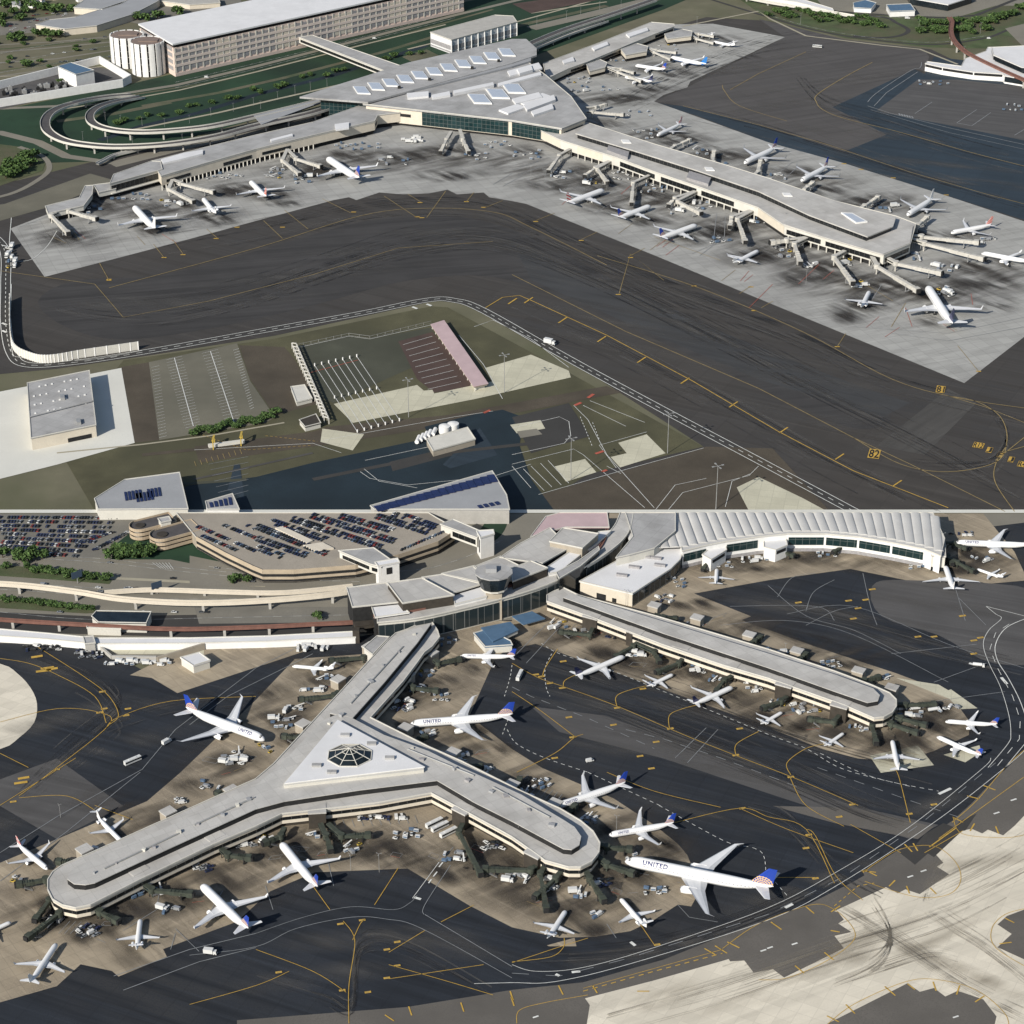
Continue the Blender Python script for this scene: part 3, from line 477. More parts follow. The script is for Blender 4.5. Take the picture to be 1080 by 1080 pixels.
# stand lines and lot lines, lower
for a in ('462,912 478,894', '345,905 352,935', '280,935 288,960', '185,985 180,1002', '185,980 210,1004', '715,955 727,968 757,973', '640,975 650,990', '712,800 745,768', '725,805 757,770', '545,690 575,660 585,655', '555,700 590,662', '130,982 165,960 170,930', '95,990 110,975', '220,965 235,940'): ln(GL, px(a), .6)
for k in range(4): ln(GL, [(62 + k * 6, 985 + k * .3), (74 + k * 6, 972 + k * .3)], .5)
for k in range(6): ln(GL, [(560 + k * 5, 838 + k * 2), (568 + k * 5, 828 + k * 2)], .5)
for k in range(10): ln(GL, [(352 + k * 9.5, 866 - k * .6), (355 + k * 9.5, 874 - k * .6)], .5)
for k in range(6): ln(Wm, [(161 + k * 3.4, 594 + k * .0), (170 + k * 2.6, 600 + k * .2)], .5)
for a in ('0,586 40,586 110,590 180,598 270,606 380,610', '0,590 40,590 110,594 180,602 270,610 380,614', '0,614 60,618 160,624 290,624', '0,622 60,626 160,632 290,632', '220,598 270,602 420,603 480,592 530,570', '0,646 100,654 230,652 370,649', '0,57 60,46 120,40', '0,67 60,57 120,48', '0,77 60,67 125,58', '185,87 270,67 380,40 480,13', '185,93 270,73 380,45 480,19', '800,-2 880,14 950,19 1000,21', '810,16 860,30 920,40 985,45 1040,38'): ln(GL, px(a), .5, sm=True); ln(Wm, px(a), .3, dash=(5, 7), sm=True, z=.392)
for k in range(24):
    x, y, a_ = rs.choice(((60, 245, 1), (150, 245, 1), (230, 225, 1), (300, 205, 1), (380, 190, 1), (620, 215, 2), (670, 232, 2), (720, 255, 2), (790, 285, 2), (860, 320, 2), (930, 340, 2), (1000, 345, 3))); x += rs.uniform(-25, 25); y += rs.uniform(-8, 6); ln(rs.choice((GL, RD, YD)), [(x, y), (x + rs.uniform(8, 16) * (1 if a_ != 2 else -1), y + rs.uniform(6, 12))], .45)
for k in range(60):
    x, y = rs.choice(((130, 985), (180, 960), (260, 905), (320, 900), (400, 905), (480, 900), (530, 920), (580, 945), (640, 945), (690, 930), (600, 850), (560, 830), (480, 790), (440, 735), (330, 720), (300, 750), (240, 810), (620, 670), (690, 700), (750, 725), (820, 750), (880, 770), (950, 790), (860, 690), (760, 660))); x += rs.uniform(-30, 30); y += rs.uniform(-9, 9); q = rs.uniform(-1, 1); w_, h_ = rs.uniform(8, 18), rs.uniform(2, 8); ln(rs.choice((GL, GL, RD, YD)), [(x, y), (x + w_, y + h_ * q)], .42)
    if k % 2: ln(GL, [(x, y), (x + w_ * .3, y - 4), (x + w_ * 1.3, y - 4 + h_ * q), (x + w_, y + h_ * q)], .42)
for nm, mb, m in (('yellow_markings', Y, yl), ('white_markings', Wm, wl), ('faded_markings', YD, yd), ('red_markings', RD, rd), ('grey_markings', GL, gl)): struct(nm, mb, m)
# pavement writing: yellow boards with dark characters
def board(text, x, y, w, h, ang, dark=True):
    k = S(y); c = P(x, y); o = MB(); o.box((c.x, c.y, .36), w / k, h / k / .45, .012, R(ang)); struct('painted_sign_markings', o, yl)
    fl(text, c, .385, h / k / .45 * .9, w / k * .9, R(ang), M['dark'])
def fl(text, c, z, hh, ww, ang, m):
    cu = bpy.data.curves.new('lettering', 'FONT'); cu.body = text; cu.align_x = 'CENTER'; cu.align_y = 'CENTER'; cu.size = 1; cu.offset = .02; cu.resolution_u = 2
    tmp = bpy.data.objects.new('lettering', cu); COL.objects.link(tmp); bpy.context.view_layer.update()
    me = bpy.data.meshes.new_from_object(tmp.evaluated_get(bpy.context.evaluated_depsgraph_get())); bpy.data.objects.remove(tmp)
    xs = [v.co.x for v in me.vertices]; ys = [v.co.y for v in me.vertices]; cx, cy = (max(xs) + min(xs)) / 2, (max(ys) + min(ys)) / 2
    sx, sy = ww / (max(xs) - min(xs)), hh / (max(ys) - min(ys)); ca, sa = math.cos(ang), math.sin(ang)
    for v in me.vertices:
        X, Yy = (v.co.x - cx) * sx, (v.co.y - cy) * sy; v.co = (c.x + ca * X - sa * Yy, c.y + sa * X + ca * Yy, z)
    me.materials.clear(); me.materials.append(m); o = bpy.data.objects.new('pavement_lettering', me); COL.objects.link(o); o['kind'] = 'structure'
# ---------------------------------------------------------------- generic building tools
def ccw(poly): return sum(p[0] * q[1] - q[0] * p[1] for p, q in zip(poly, list(poly[1:]) + [poly[0]])) > 0
def offset(poly, d):
    s = 1 if ccw(poly) else -1; n = len(poly); out = []
    for i in range(n):
        a, b, c = Vector(poly[i - 1][:2]), Vector(poly[i][:2]), Vector(poly[(i + 1) % n][:2])
        e1, e2 = (b - a), (c - b)
        if e1.length < 1e-6 or e2.length < 1e-6: out.append(b.copy()); continue
        e1.normalize(); e2.normalize(); n1, n2 = Vector((e1.y, -e1.x)) * s, Vector((e2.y, -e2.x)) * s
        m = n1 + n2; l = m.length
        if l < .3: out.append(b + n1 * d); continue
        m.normalize(); out.append(b + m * (d / max(.45, m.dot(n1))))
    return [Vector((p.x, p.y, 0)) for p in out]
def band(mb, poly, i, t0, t1, z0, z1, d=.15, m=0, off=0.):
    """a strip proud of wall i of a footprint"""
    s = 1 if ccw(poly) else -1; a, b = Vector(poly[i][:2]), Vector(poly[(i + 1) % len(poly)][:2]); e = b - a; L = e.length; e.normalize(); n = Vector((e.y, -e.x)) * s
    p, q = a + e * L * t0 + n * off, a + e * L * t1 + n * off
    if s < 0: p, q = q, p
    u0, u1 = 0, (q - p).length; P_, Q_ = p + n * d, q + n * d
    mb.quad([(P_.x, P_.y, z0), (Q_.x, Q_.y, z0), (Q_.x, Q_.y, z1), (P_.x, P_.y, z1)], m, [(u0, 0), (u1, 0), (u1, z1 - z0), (u0, z1 - z0)])
    mb.quad([(P_.x, P_.y, z1), (Q_.x, Q_.y, z1), (q.x, q.y, z1), (p.x, p.y, z1)], m); mb.quad([(P_.x, P_.y, z0), (p.x, p.y, z0), (q.x, q.y, z0), (Q_.x, Q_.y, z0)], m)
    mb.quad([(P_.x, P_.y, z0), (P_.x, P_.y, z1), (p.x, p.y, z1), (p.x, p.y, z0)], m); mb.quad([(Q_.x, Q_.y, z0), (q.x, q.y, z0), (q.x, q.y, z1), (Q_.x, Q_.y, z1)], m)
def cen(poly): return Vector((sum(p[0] for p in poly) / len(poly), sum(p[1] for p in poly) / len(poly), 0))
def hall(name, label, cat, roof, h, wall='cream', rf='roofg', z0=0., over=.4, bands=(), base=None, lip=.6, group=None):
    """a building traced by its roof outline; bands = (part name, material, z0, z1, edges, t0, t1, proud)"""
    poly = W(roof, h) if not isinstance(roof[0], Vector) else roof
    root = empty(name, cen(poly), label, cat, group)
    mb = MB(); zz = z0
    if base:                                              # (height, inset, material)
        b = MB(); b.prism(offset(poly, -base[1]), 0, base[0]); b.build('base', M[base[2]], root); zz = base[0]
    mb.prism(poly, zz, h - lip, bottom=True); mb.build('wall', M[wall], root)
    r = MB(); r.prism(offset(poly, over), h - lip, h, bottom=True); r.build('roof', M[rf], root)
    if h - z0 > 3:
        o_, i_ = offset(poly, over + .05), offset(poly, over - .45); r = MB()
        for i in range(len(o_)):
            j = (i + 1) % len(o_); r.raw([(*o_[i][:2], h - .05), (*o_[j][:2], h - .05), (*o_[j][:2], h + .45), (*o_[i][:2], h + .45), (*i_[i][:2], h - .05), (*i_[j][:2], h - .05), (*i_[j][:2], h + .45), (*i_[i][:2], h + .45)], [(0, 1, 2, 3), (3, 2, 6, 7), (5, 4, 7, 6)])
        r.build('parapet', M['concl'], root)
    for bd in bands:
        nm, m, a, c, edges, t0, t1, d = bd; q = MB()
        for i in (range(len(poly)) if edges is None else edges): band(q, poly, i, t0, t1, a, c, d)
        q.build(nm, M[m], root)
    root['h'] = h
    return root, poly
def slab(root, name, pts, z0, z1, m):
    poly = W(pts, z1); mb = MB(); mb.prism(poly, z0, z1, bottom=True); return mb.build(name, M[m], root), poly
# ---------------------------------------------------------------- aircraft
AIR = {'wide': (68, 3.1, 62, 2.1), 'narrow': (39.5, 1.97, 35.5, 1.45), 'regional': (30., 1.4, 22.5, .85)}
def fus_mat(kind, belly):
    nm = 'aircraft_skin_' + kind + belly
    if nm in _M: return _M[nm]
    L, r, sp, cl = AIR[kind]; zc = r + cl
    m = bpy.data.materials.new(nm); m.use_nodes = True; nt = m.node_tree; N = nt.nodes; Lk = nt.links; b = N['Principled BSDF']; b.inputs['Roughness'].default_value = .38
    tc = N.new('ShaderNodeTexCoord'); sx = N.new('ShaderNodeSeparateXYZ'); Lk.new(tc.outputs['Object'], sx.inputs[0])
    def mth(op, a, bb=None):
        n = N.new('ShaderNodeMath'); n.operation = op
        for k, v in enumerate((a, bb)):
            if v is None: continue
            if isinstance(v, (int, float)): n.inputs[k].default_value = v
            else: Lk.new(v, n.inputs[k])
        return n.outputs[0]
    zb = mth('LESS_THAN', mth('ABSOLUTE', mth('SUBTRACT', sx.outputs[2], zc + .2 * r)), .06 * r)
    fr = mth('LESS_THAN', mth('FRACT', mth('DIVIDE', sx.outputs[0], .55 * r)), .5)
    xr = mth('LESS_THAN', mth('ABSOLUTE', mth('ADD', sx.outputs[0], .0)), .37 * L)
    win = mth('MULTIPLY', mth('MULTIPLY', zb, fr), xr)
    bl = mth('LESS_THAN', sx.outputs[2], zc - .42 * r)
    x = N.new('ShaderNodeMix'); x.data_type = 'RGBA'; x.inputs[6].default_value = (.74, .735, .72, 1); x.inputs[7].default_value = {'grey': (.38, .39, .4, 1), 'white': (.6, .6, .6, 1), 'blue': (.05, .16, .42, 1)}[belly]; Lk.new(bl, x.inputs[0])
    y = N.new('ShaderNodeMix'); y.data_type = 'RGBA'; Lk.new(x.outputs[2], y.inputs[6]); y.inputs[7].default_value = (.2, .21, .24, 1); Lk.new(win, y.inputs[0]); Lk.new(y.outputs[2], b.inputs['Base Color'])
    _M[nm] = m; return m
def fin_mat(liv, kind):
    nm = 'fin_paint_' + liv + kind
    if nm in _M: return _M[nm]
    L, r, sp, cl = AIR[kind]; zt = 2 * r + cl
    base = {'globe': (.016, .05, .32), 'navy': (.010, .014, .05), 'stripes': (.60, .58, .56), 'sky': (.03, .17, .45), 'white': (.72, .71, .69), 'rose': (.55, .30, .27)}[liv]
    m = bpy.data.materials.new(nm); m.use_nodes = True; nt = m.node_tree; N = nt.nodes; Lk = nt.links; b = N['Principled BSDF']; b.inputs['Roughness'].default_value = .35
    b.inputs['Base Color'].default_value = (*base, 1)
    tc = N.new('ShaderNodeTexCoord'); sx = N.new('ShaderNodeSeparateXYZ'); Lk.new(tc.outputs['Object'], sx.inputs[0])
    def mth(op, a, bb=None):
        n = N.new('ShaderNodeMath'); n.operation = op
        for k, v in enumerate((a, bb)):
            if v is None: continue
            if isinstance(v, (int, float)): n.inputs[k].default_value = v
            else: Lk.new(v, n.inputs[k])
        return n.outputs[0]
    def mix(fac, col, src):
        x = N.new('ShaderNodeMix'); x.data_type = 'RGBA'; Lk.new(fac, x.inputs[0]); x.inputs[7].default_value = (*col, 1)
        if isinstance(src, tuple): x.inputs[6].default_value = (*src, 1)
        else: Lk.new(src, x.inputs[6])
        return x.outputs[2]
    X, Z = sx.outputs[0], sx.outputs[2]
    if liv in ('globe', 'navy'):
        dx, dz = mth('ADD', X, .425 * L), mth('SUBTRACT', Z, zt - .015 * L)
        d = mth('SQRT', mth('ADD', mth('MULTIPLY', dx, dx), mth('MULTIPLY', dz, dz)))
        ring = mth('LESS_THAN', mth('FRACT', mth('DIVIDE', d, .016 * L)), .42); ray = mth('LESS_THAN', mth('FRACT', mth('MULTIPLY', mth('ARCTAN2', dz, dx), 3.2)), .3)
        g = mth('MULTIPLY', mth('LESS_THAN', d, .074 * L), mth('MINIMUM', mth('ADD', ring, ray), 1.0))
        gold = (.62, .42, .22) if liv == 'globe' else (.12, .12, .2)
        Lk.new(mix(g, gold, base), b.inputs['Base Color'])
    if liv in ('stripes', 'rose'):
        v = mth('ADD', Z, mth('MULTIPLY', X, .55)); f = mth('FRACT', mth('DIVIDE', v, .052 * L)); red = mth('LESS_THAN', f, .5)
        Lk.new(mix(red, (.45, .05, .05) if liv == 'stripes' else (.5, .16, .13), base), b.inputs['Base Color'])
    _M[nm] = m; return m
_air = {}
def fus_z(tt):
    tb = [(0, .02, -.28), (.008, .28, -.24), (.02, .5, -.17), (.045, .78, -.08), (.075, .93, -.03), (.11, 1, 0), (.30, 1, 0), (.48, 1, 0), (.66, 1, 0), (.75, .93, .06), (.84, .72, .24), (.92, .44, .48), (.98, .2, .68), (1, .06, .74)]
    for a, b in zip(tb, tb[1:]):
        if a[0] <= tt <= b[0]:
            u = (tt - a[0]) / (b[0] - a[0]); return a[1] + (b[1] - a[1]) * u, a[2] + (b[2] - a[2]) * u
    return tb[-1][1:]
def loft(mb, secs, m=0, flap=False):
    prof = [(0, 0), (.12, .055), (.4, .062), (.74, .032), (1, .004), (.5, -.03), (.12, -.042)]
    rows = []
    for (x, y, z, c, th, vert) in secs:
        rows.append([(x - a * c, y + b * c * th, z) if vert else (x - a * c, y, z + b * c * th) for a, b in prof])
    n = len(prof); vs = [p for r_ in rows for p in r_]; fs = []
    for k in range(len(rows) - 1):
        for i in range(n): fs.append((k * n + i, k * n + (i + 1) % n, (k + 1) * n + (i + 1) % n, (k + 1) * n + i))
    fs.append(tuple(range(n))); fs.append(tuple((len(rows) - 1) * n + i for i in range(n))[::-1]); mb.raw(vs, fs, m)
    if flap:
        b0 = len(mb.f) - len(fs)
        for j in range(len(fs) - 2): mb.m[b0 + j] = 1 if j % n == 3 else 2 if j % n in (0, 6) else 0
def air_mesh(kind, liv, belly, title):
    key = (kind, liv, belly, title)
    if key in _air: return _air[key]
    L, r, sp, cl = AIR[kind]; zc = r + cl; parts = []      # (name, mesh, parent index)
    def add(nm, mb, m, par=None):
        me = bpy.data.meshes.new(nm); me.from_pydata(mb.v, [], mb.f)
        for q in (m if isinstance(m, list) else [m]): me.materials.append(q)
        me.polygons.foreach_set('material_index', mb.m); me.polygons.foreach_set('use_smooth', mb.sm)
        bm = bmesh.new(); bm.from_mesh(me); bmesh.ops.recalc_face_normals(bm, faces=bm.faces); bm.to_mesh(me); bm.free()
        parts.append((nm, me, par)); return len(parts) - 1
    fb = MB(); n = 20; ts = [0, .008, .02, .045, .075, .11, .2, .3, .4, .5, .6, .66, .75, .84, .92, .98, 1]; vs = []
    for tt in ts:
        f, dz = fus_z(tt)
        vs += [(L / 2 - tt * L, f * r * math.cos(2 * PI * i / n), zc + dz * r + f * r * math.sin(2 * PI * i / n)) for i in range(n)]
    fs = [(k * n + i, k * n + (i + 1) % n, (k + 1) * n + (i + 1) % n, (k + 1) * n + i) for k in range(len(ts) - 1) for i in range(n)] + [tuple(range(n)), tuple((len(ts) - 1) * n + i for i in range(n))]
    fb.raw(vs, fs, 0, True)
    skin = fus_mat(kind, belly); grey = mat('aircraft_wing_paint', (.62, .625, .63), .42, .05, .4); whitep = mat('aircraft_white_paint', (.74, .735, .72), .38, .03, .4); finm = fin_mat(liv, kind)
    fi = add('fuselage', fb, skin)
    cb = MB()                                              # cockpit glazing
    for a0, a1 in ((38, 62), (64, 89), (91, 116), (118, 142)):
        q = []
        for tt in (.030 * (1 if kind != 'regional' else 1.1), .047):
            f, dz = fus_z(tt)
            for a in ((a0, a1) if tt < .04 else (a1, a0)): q.append((L / 2 - tt * L, 1.025 * f * r * math.cos(R(a)), zc + dz * r + 1.025 * f * r * math.sin(R(a))))
        cb.quad(q)
    add('cockpit_window', cb, M['glass'], fi)
    if title:
        cu = bpy.data.curves.new('lettering', 'FONT'); cu.body = 'UNITED'; cu.size = 1; cu.offset = .035; cu.resolution_u = 2; cu.space_character = 1.15
        tmp = bpy.data.objects.new('lettering', cu); COL.objects.link(tmp); bpy.context.view_layer.update()
        me0 = bpy.data.meshes.new_from_object(tmp.evaluated_get(bpy.context.evaluated_depsgraph_get())); bpy.data.objects.remove(tmp)
        bm = bmesh.new(); bm.from_mesh(me0); bmesh.ops.subdivide_edges(bm, edges=bm.edges[:], cuts=2, use_grid_fill=True); bm.to_mesh(me0); bm.free()
        xs = [v.co.x for v in me0.vertices]; ys = [v.co.y for v in me0.vertices]; W_, H_ = max(xs) - min(xs), max(ys) - min(ys)
        for side in (1, -1):
            tb = MB(); vv = []
            for v in me0.vertices:
                u, w_ = (v.co.x - min(xs)) / W_, (v.co.y - min(ys)) / H_ * .036 * L
                x = L * (.5 - .13 - .17 * u) if side > 0 else L * (.5 - .30 + .17 * u)
                a = R(24) + w_ / r; q = r * 1.018; vv.append((x, side * q * math.cos(a), zc + q * math.sin(a)))
            tb.raw(vv, [tuple(p.vertices) for p in me0.polygons]); add('lettering', tb, mat('navy_lettering_paint', (.02, .03, .12), .5, .02), fi)
    xr = .115 * L; rear = kind == 'regional'
    if rear: xr = .06 * L
    half = sp / 2; swp = math.tan(R(31 if kind == 'wide' else 27 if kind == 'narrow' else 24))
    cr, ck, ct = (.185 * L, .115 * L, .028 * L) if kind == 'wide' else (.18 * L, .11 * L, .04 * L) if kind == 'narrow' else (.17 * L, .12 * L, .045 * L)
    zw = cl + r * .42; dih = math.tan(R(5.5))
    for sd in (1, -1):
        wb = MB(); yk = half * .34
        secs = [(xr, sd * r * .55, zw, cr, 1, 0), (xr - (yk - r * .5) * swp, sd * yk, zw + (yk - r) * dih, ck, .95, 0), (xr - (half - r * .5) * swp, sd * half, zw + (half - r) * dih, ct, .8, 0)]
        if kind != 'wide': secs.append((xr - (half + .3) * swp - ct * .6, sd * (half + .45), zw + (half - r) * dih + .062 * half * 2, ct * .45, .8, 0))
        else: secs.append((xr - (half + 2.2) * swp - ct * .9, sd * (half + 1.4), zw + (half - r) * dih + .35, ct * .2, .8, 0))
        loft(wb, secs, flap=True); wi = add('wing', wb, [grey, mat('wing_flap_paint', (.43, .44, .45), .5, .08, .4), M['alu']])
        eb = MB(); fbk = MB()
        if not rear: ye = half * .33; er = .55 * r if kind == 'narrow' else .57 * r; xe = xr - (ye - r * .5) * swp + .045 * L; ze = zw + (ye - r) * dih - er * 1.12; el = .115 * L
        else: ye = r * 1.75; er = .5 * r; xe = -.25 * L; ze = zc + .42 * r; el = .125 * L
        rings = [(0, .86), (.06, 1), (.35, 1.02), (.7, .82), (1, .52)]; k = 14; vv = []
        for u, f in rings: vv += [(xe - u * el, sd * ye + er * f * math.cos(2 * PI * i / k), ze + er * f * math.sin(2 * PI * i / k)) for i in range(k)]
        eb.raw(vv, [(a * k + i, a * k + (i + 1) % k, (a + 1) * k + (i + 1) % k, (a + 1) * k + i) for a in range(4) for i in range(k)] + [tuple(4 * k + i for i in range(k))], 0, True)
        for j in range(k): eb.m[j] = 1; eb.m[3 * k + j] = 2
        if not rear: eb.beam((xe - .15 * el, sd * ye, ze + er * .8), (xe - .95 * el, sd * ye, ze + er * .9), .12 * r, er * .55)
        else: eb.beam((xe - .6 * el, sd * r * .6, ze - .1), (xe - .6 * el, sd * (ye - er * .6), ze - .1), el * .5, .3)
        ei = add('engine', eb, [whitep, M['alu'], M['steel']])
        fbk.tube((xe - .03 * el, sd * ye, ze), (xe - .10 * el, sd * ye, ze), er * .84, er * .8, 14); add('fan', fbk, M['dark'], ei)
    ft = MB(); x0 = -.345 * L; zt = zc + r * .8; hh = (.155 if kind == 'narrow' else .142 if kind == 'wide' else .125) * L
    loft(ft, [(x0 + .05 * L, 0, zt - .05 * r, .05 * L, .3, 1), (x0, 0, zt, .15 * L, .9, 1), (x0 - hh * .82, 0, zt + hh, .055 * L, .9, 1)] if False else [(x0, 0, zt, .148 * L, .8, 1), (x0 - hh * .82, 0, zt + hh, .056 * L, .8, 1)])
    add('tail_fin', ft, finm)
    for sd in (1, -1):
        tb = MB(); hs = sp * (.19 if not rear else .17)
        if rear: loft(tb, [(x0 - hh * .78, sd * .05, zt + hh - .02 * L, .075 * L, .8, 0), (x0 - hh * .78 - hs * .45, sd * hs, zt + hh, .035 * L, .8, 0)])
        else: loft(tb, [(x0 - .02 * L, sd * r * .25, zc + .45 * r, .105 * L, .8, 0), (x0 - .02 * L - hs * .62, sd * hs, zc + .45 * r + hs * .1, .038 * L, .8, 0)])
        add('tailplane', tb, grey if liv != 'sky' else finm)
    wr = .24 * r
    for gx, gy, nm in ((.385 * L, 0, 'nose_gear'), (-.02 * L, 1.15 * r, 'main_gear'), (-.02 * L, -1.15 * r, 'main_gear')):
        gm = MB(); gm.tube((gx, gy, wr), (gx, gy, zc - .6 * r), .09 * r, n=6, m=0)
        for dy in (-.16 * r, .16 * r):
            for dx in ((0,) if kind != 'wide' or gy == 0 else (-.42 * r, .42 * r)): gm.tube((gx + dx, gy + dy - .07 * r, wr), (gx + dx, gy + dy + .07 * r, wr), wr, n=10, m=1)
        add(nm, gm, [M['steel'], M['tire']])
    _air[key] = parts; return parts
AIRPORT_Z = .36
def plane(kind, liv, nose, tail, tips, label, belly='grey', title=False, group='aircraft parked on the stands'):
    L, r, sp, cl = AIR[kind]; ym = (nose[1] + tail[1]) / 2; k = K(ym)
    for _ in range(3):
        z = AIRPORT_Z + (r + cl + .2 * r) * k; a, b = P(*nose, z), P(*tail, z + .5 * r * k); a.z = b.z = 0; k = (a - b).length / L
    kw = k
    if tips:
        zt = AIRPORT_Z + (cl + r * .42 + sp / 2 * .08) * k; d = P(*tips[0], zt) - P(*tips[1], zt); d.z = 0; kw = max(.84 * k, min(1.22 * k, d.length / (sp + 1)))
    c = (a + b) / 2; d = a - b; root = empty('passenger_aircraft', (c.x, c.y, AIRPORT_Z), label, 'aircraft', group, math.atan2(d.y, d.x)); root.scale = (k, kw, (k + kw) / 2)
    objs = []
    for nm, me, par in air_mesh(kind, liv, belly, title):
        o = bpy.data.objects.new(nm, me); COL.objects.link(o); o.parent = objs[par] if par is not None else root; objs.append(o)
    return root
# ---------------------------------------------------------------- boarding bridges
def bridge(start, mid, end, pal, label, zz=4.2, group='boarding bridges'):
    k = K(mid[1]); z = zz * k; k *= .72; s, m_, e = P(*start, z + 3 * k), P(*mid, z + 3 * k), P(*end, z + 3 * k)
    for v in (s, m_, e): v.z = z
    root = empty('boarding_bridge', (m_.x, m_.y, .3), label, 'boarding bridge', group); mt = M[pal]; dk = M['dark'] if pal == 'green' else M['steel']
    if (s - m_).length > 1:
        b = MB(); b.beam(s, m_, 3.6 * k, 3.2 * k); w = b.build('fixed_walkway', mt, root)
        d = (m_ - s).normalized(); nn = Vector((-d.y, d.x, 0)); g = MB()
        for sd in (1, -1):
            q0, q1 = s + nn * sd * (1.8 * k + .06) + Vector((0, 0, 1.2 * k)), m_ + nn * sd * (1.8 * k + .06) + Vector((0, 0, 1.2 * k)); g.beam(q0 + d * .5, q1 - d * .5, .1, 1. * k)
        g.build('window_strip', M['glass'], w)
        for u in (.35, .85):
            q = s + (m_ - s) * u; c = MB(); c.beam((q.x - nn.x * 1.3 * k, q.y - nn.y * 1.3 * k, .3), (q.x - nn.x * 1.3 * k, q.y - nn.y * 1.3 * k, z), .5 * k, .5 * k); c.beam((q.x + nn.x * 1.3 * k, q.y + nn.y * 1.3 * k, .3), (q.x + nn.x * 1.3 * k, q.y + nn.y * 1.3 * k, z), .5 * k, .5 * k); c.beam(q - nn * 1.3 * k + Vector((0, 0, -.9 * k)), q + nn * 1.3 * k + Vector((0, 0, -.9 * k)), .5 * k, .6 * k); c.build('support_frame', dk, root)
    b = MB(); b.tube(m_ - Vector((0, 0, .3 * k)), m_ + Vector((0, 0, 3.7 * k)), 2.5 * k, n=14, sm=False); b.tube((m_.x, m_.y, .3), (m_.x, m_.y, z), .6 * k, n=8); b.build('rotunda', mt, root)
    d = (e - m_); Lb = d.length; d.normalize(); nn = Vector((-d.y, d.x, 0)); dn = Vector((0, 0, -.9 * k))
    b = MB(); b.beam(m_ + d * 1.5 * k, m_ + d * Lb * .62 + dn * .6, 2.5 * k, 2.6 * k); b.build('inner_tunnel', mt, root)
    b = MB(); b.beam(m_ + d * Lb * .45 + dn * .5 - Vector((0, 0, .2 * k)), e + dn, 3.1 * k, 3.1 * k)
    for u in (.5, .6, .7, .8, .9): q = m_ + d * Lb * u + dn * u; b.beam(q, q + d * .35 * k, 3.5 * k, 3.35 * k)
    b.build('outer_tunnel', mt, root)
    b = MB(); b.box((e.x, e.y, z - 1.2 * k), 4.2 * k, 4.4 * k, 4 * k, math.atan2(d.y, d.x)); cb = b.build('cab', mt, root)
    b = MB(); q = e + d * 2.1 * k + Vector((0, 0, -1.0 * k)); b.beam(q, q + d * 1.3 * k, 3.9 * k, 3.3 * k); b.build('canopy_bellows', M['dark'], cb)
    q = m_ + d * Lb * .78; b = MB()
    for sd in (1, -1): b.beam((q.x + nn.x * sd * 1.7 * k, q.y + nn.y * sd * 1.7 * k, .8), (q.x + nn.x * sd * 1.7 * k, q.y + nn.y * sd * 1.7 * k, z + 1.6 * k), .5 * k, .5 * k)
    b.beam(q - nn * 2 * k + Vector((0, 0, .9 - q.z)), q + nn * 2 * k + Vector((0, 0, .9 - q.z)), 1. * k, .6 * k)
    for sd in (1, -1): c = q + nn * sd * 1.4 * k; b.tube((c.x - nn.x * .4 * k, c.y - nn.y * .4 * k, .36 + .55 * k), (c.x + nn.x * .4 * k, c.y + nn.y * .4 * k, .36 + .55 * k), .55 * k, n=10, m=1)
    b.build('wheel_bogie', [dk, M['tire']], root)
    b = MB(); q = e - d * 3 * k + nn * 2.6 * k; f_ = q - d * 5.5 * k; f_.z = .4; q.z = z - .9 * k; b.beam(f_, q, 1. * k, .25 * k)
    for sd in (.5, -.5): b.beam(f_ + nn * sd * k + Vector((0, 0, 1 * k)), q + nn * sd * k + Vector((0, 0, 1 * k)), .1 * k, .1 * k)
    b.build('service_stair', M['steel'], root)
    return root
# ---------------------------------------------------------------- vehicles
paint = dict(white=mat('white_vehicle_paint', (.58, .58, .56), .45, .04), silver=mat('silver_vehicle_paint', (.34, .35, .36), .35, .05, metal=.4), black=mat('black_vehicle_paint', (.018, .018, .02), .3, .1), navy=mat('navy_vehicle_paint', (.022, .03, .075), .3, .1), red=mat('red_vehicle_paint', (.20, .03, .025), .35, .1), grey=mat('grey_vehicle_paint', (.10, .105, .11), .4, .1), yellow=mat('yellow_vehicle_paint', (.45, .32, .06), .5, .1), bluegrey=mat('blue_grey_vehicle_paint', (.10, .15, .22), .45, .1))
_veh = {}
def wheels(b, xs, y, r_):
    for x in xs:
        for sd in (1, -1): b.tube((x, sd * y - .12, r_), (x, sd * y + .12, r_), r_, n=8, m=1)
def taper(b, x0, x1, w0, z0, xa, xb, w1, z1, m=0, mt=0):
    vs = [(x0, -w0, z0), (x1, -w0, z0), (x1, w0, z0), (x0, w0, z0), (xa, -w1, z1), (xb, -w1, z1), (xb, w1, z1), (xa, w1, z1)]
    b.raw(vs, [(0, 3, 2, 1), (0, 1, 5, 4), (1, 2, 6, 5), (2, 3, 7, 6), (3, 0, 4, 7)], m); b.raw(vs, [(4, 5, 6, 7)], mt)
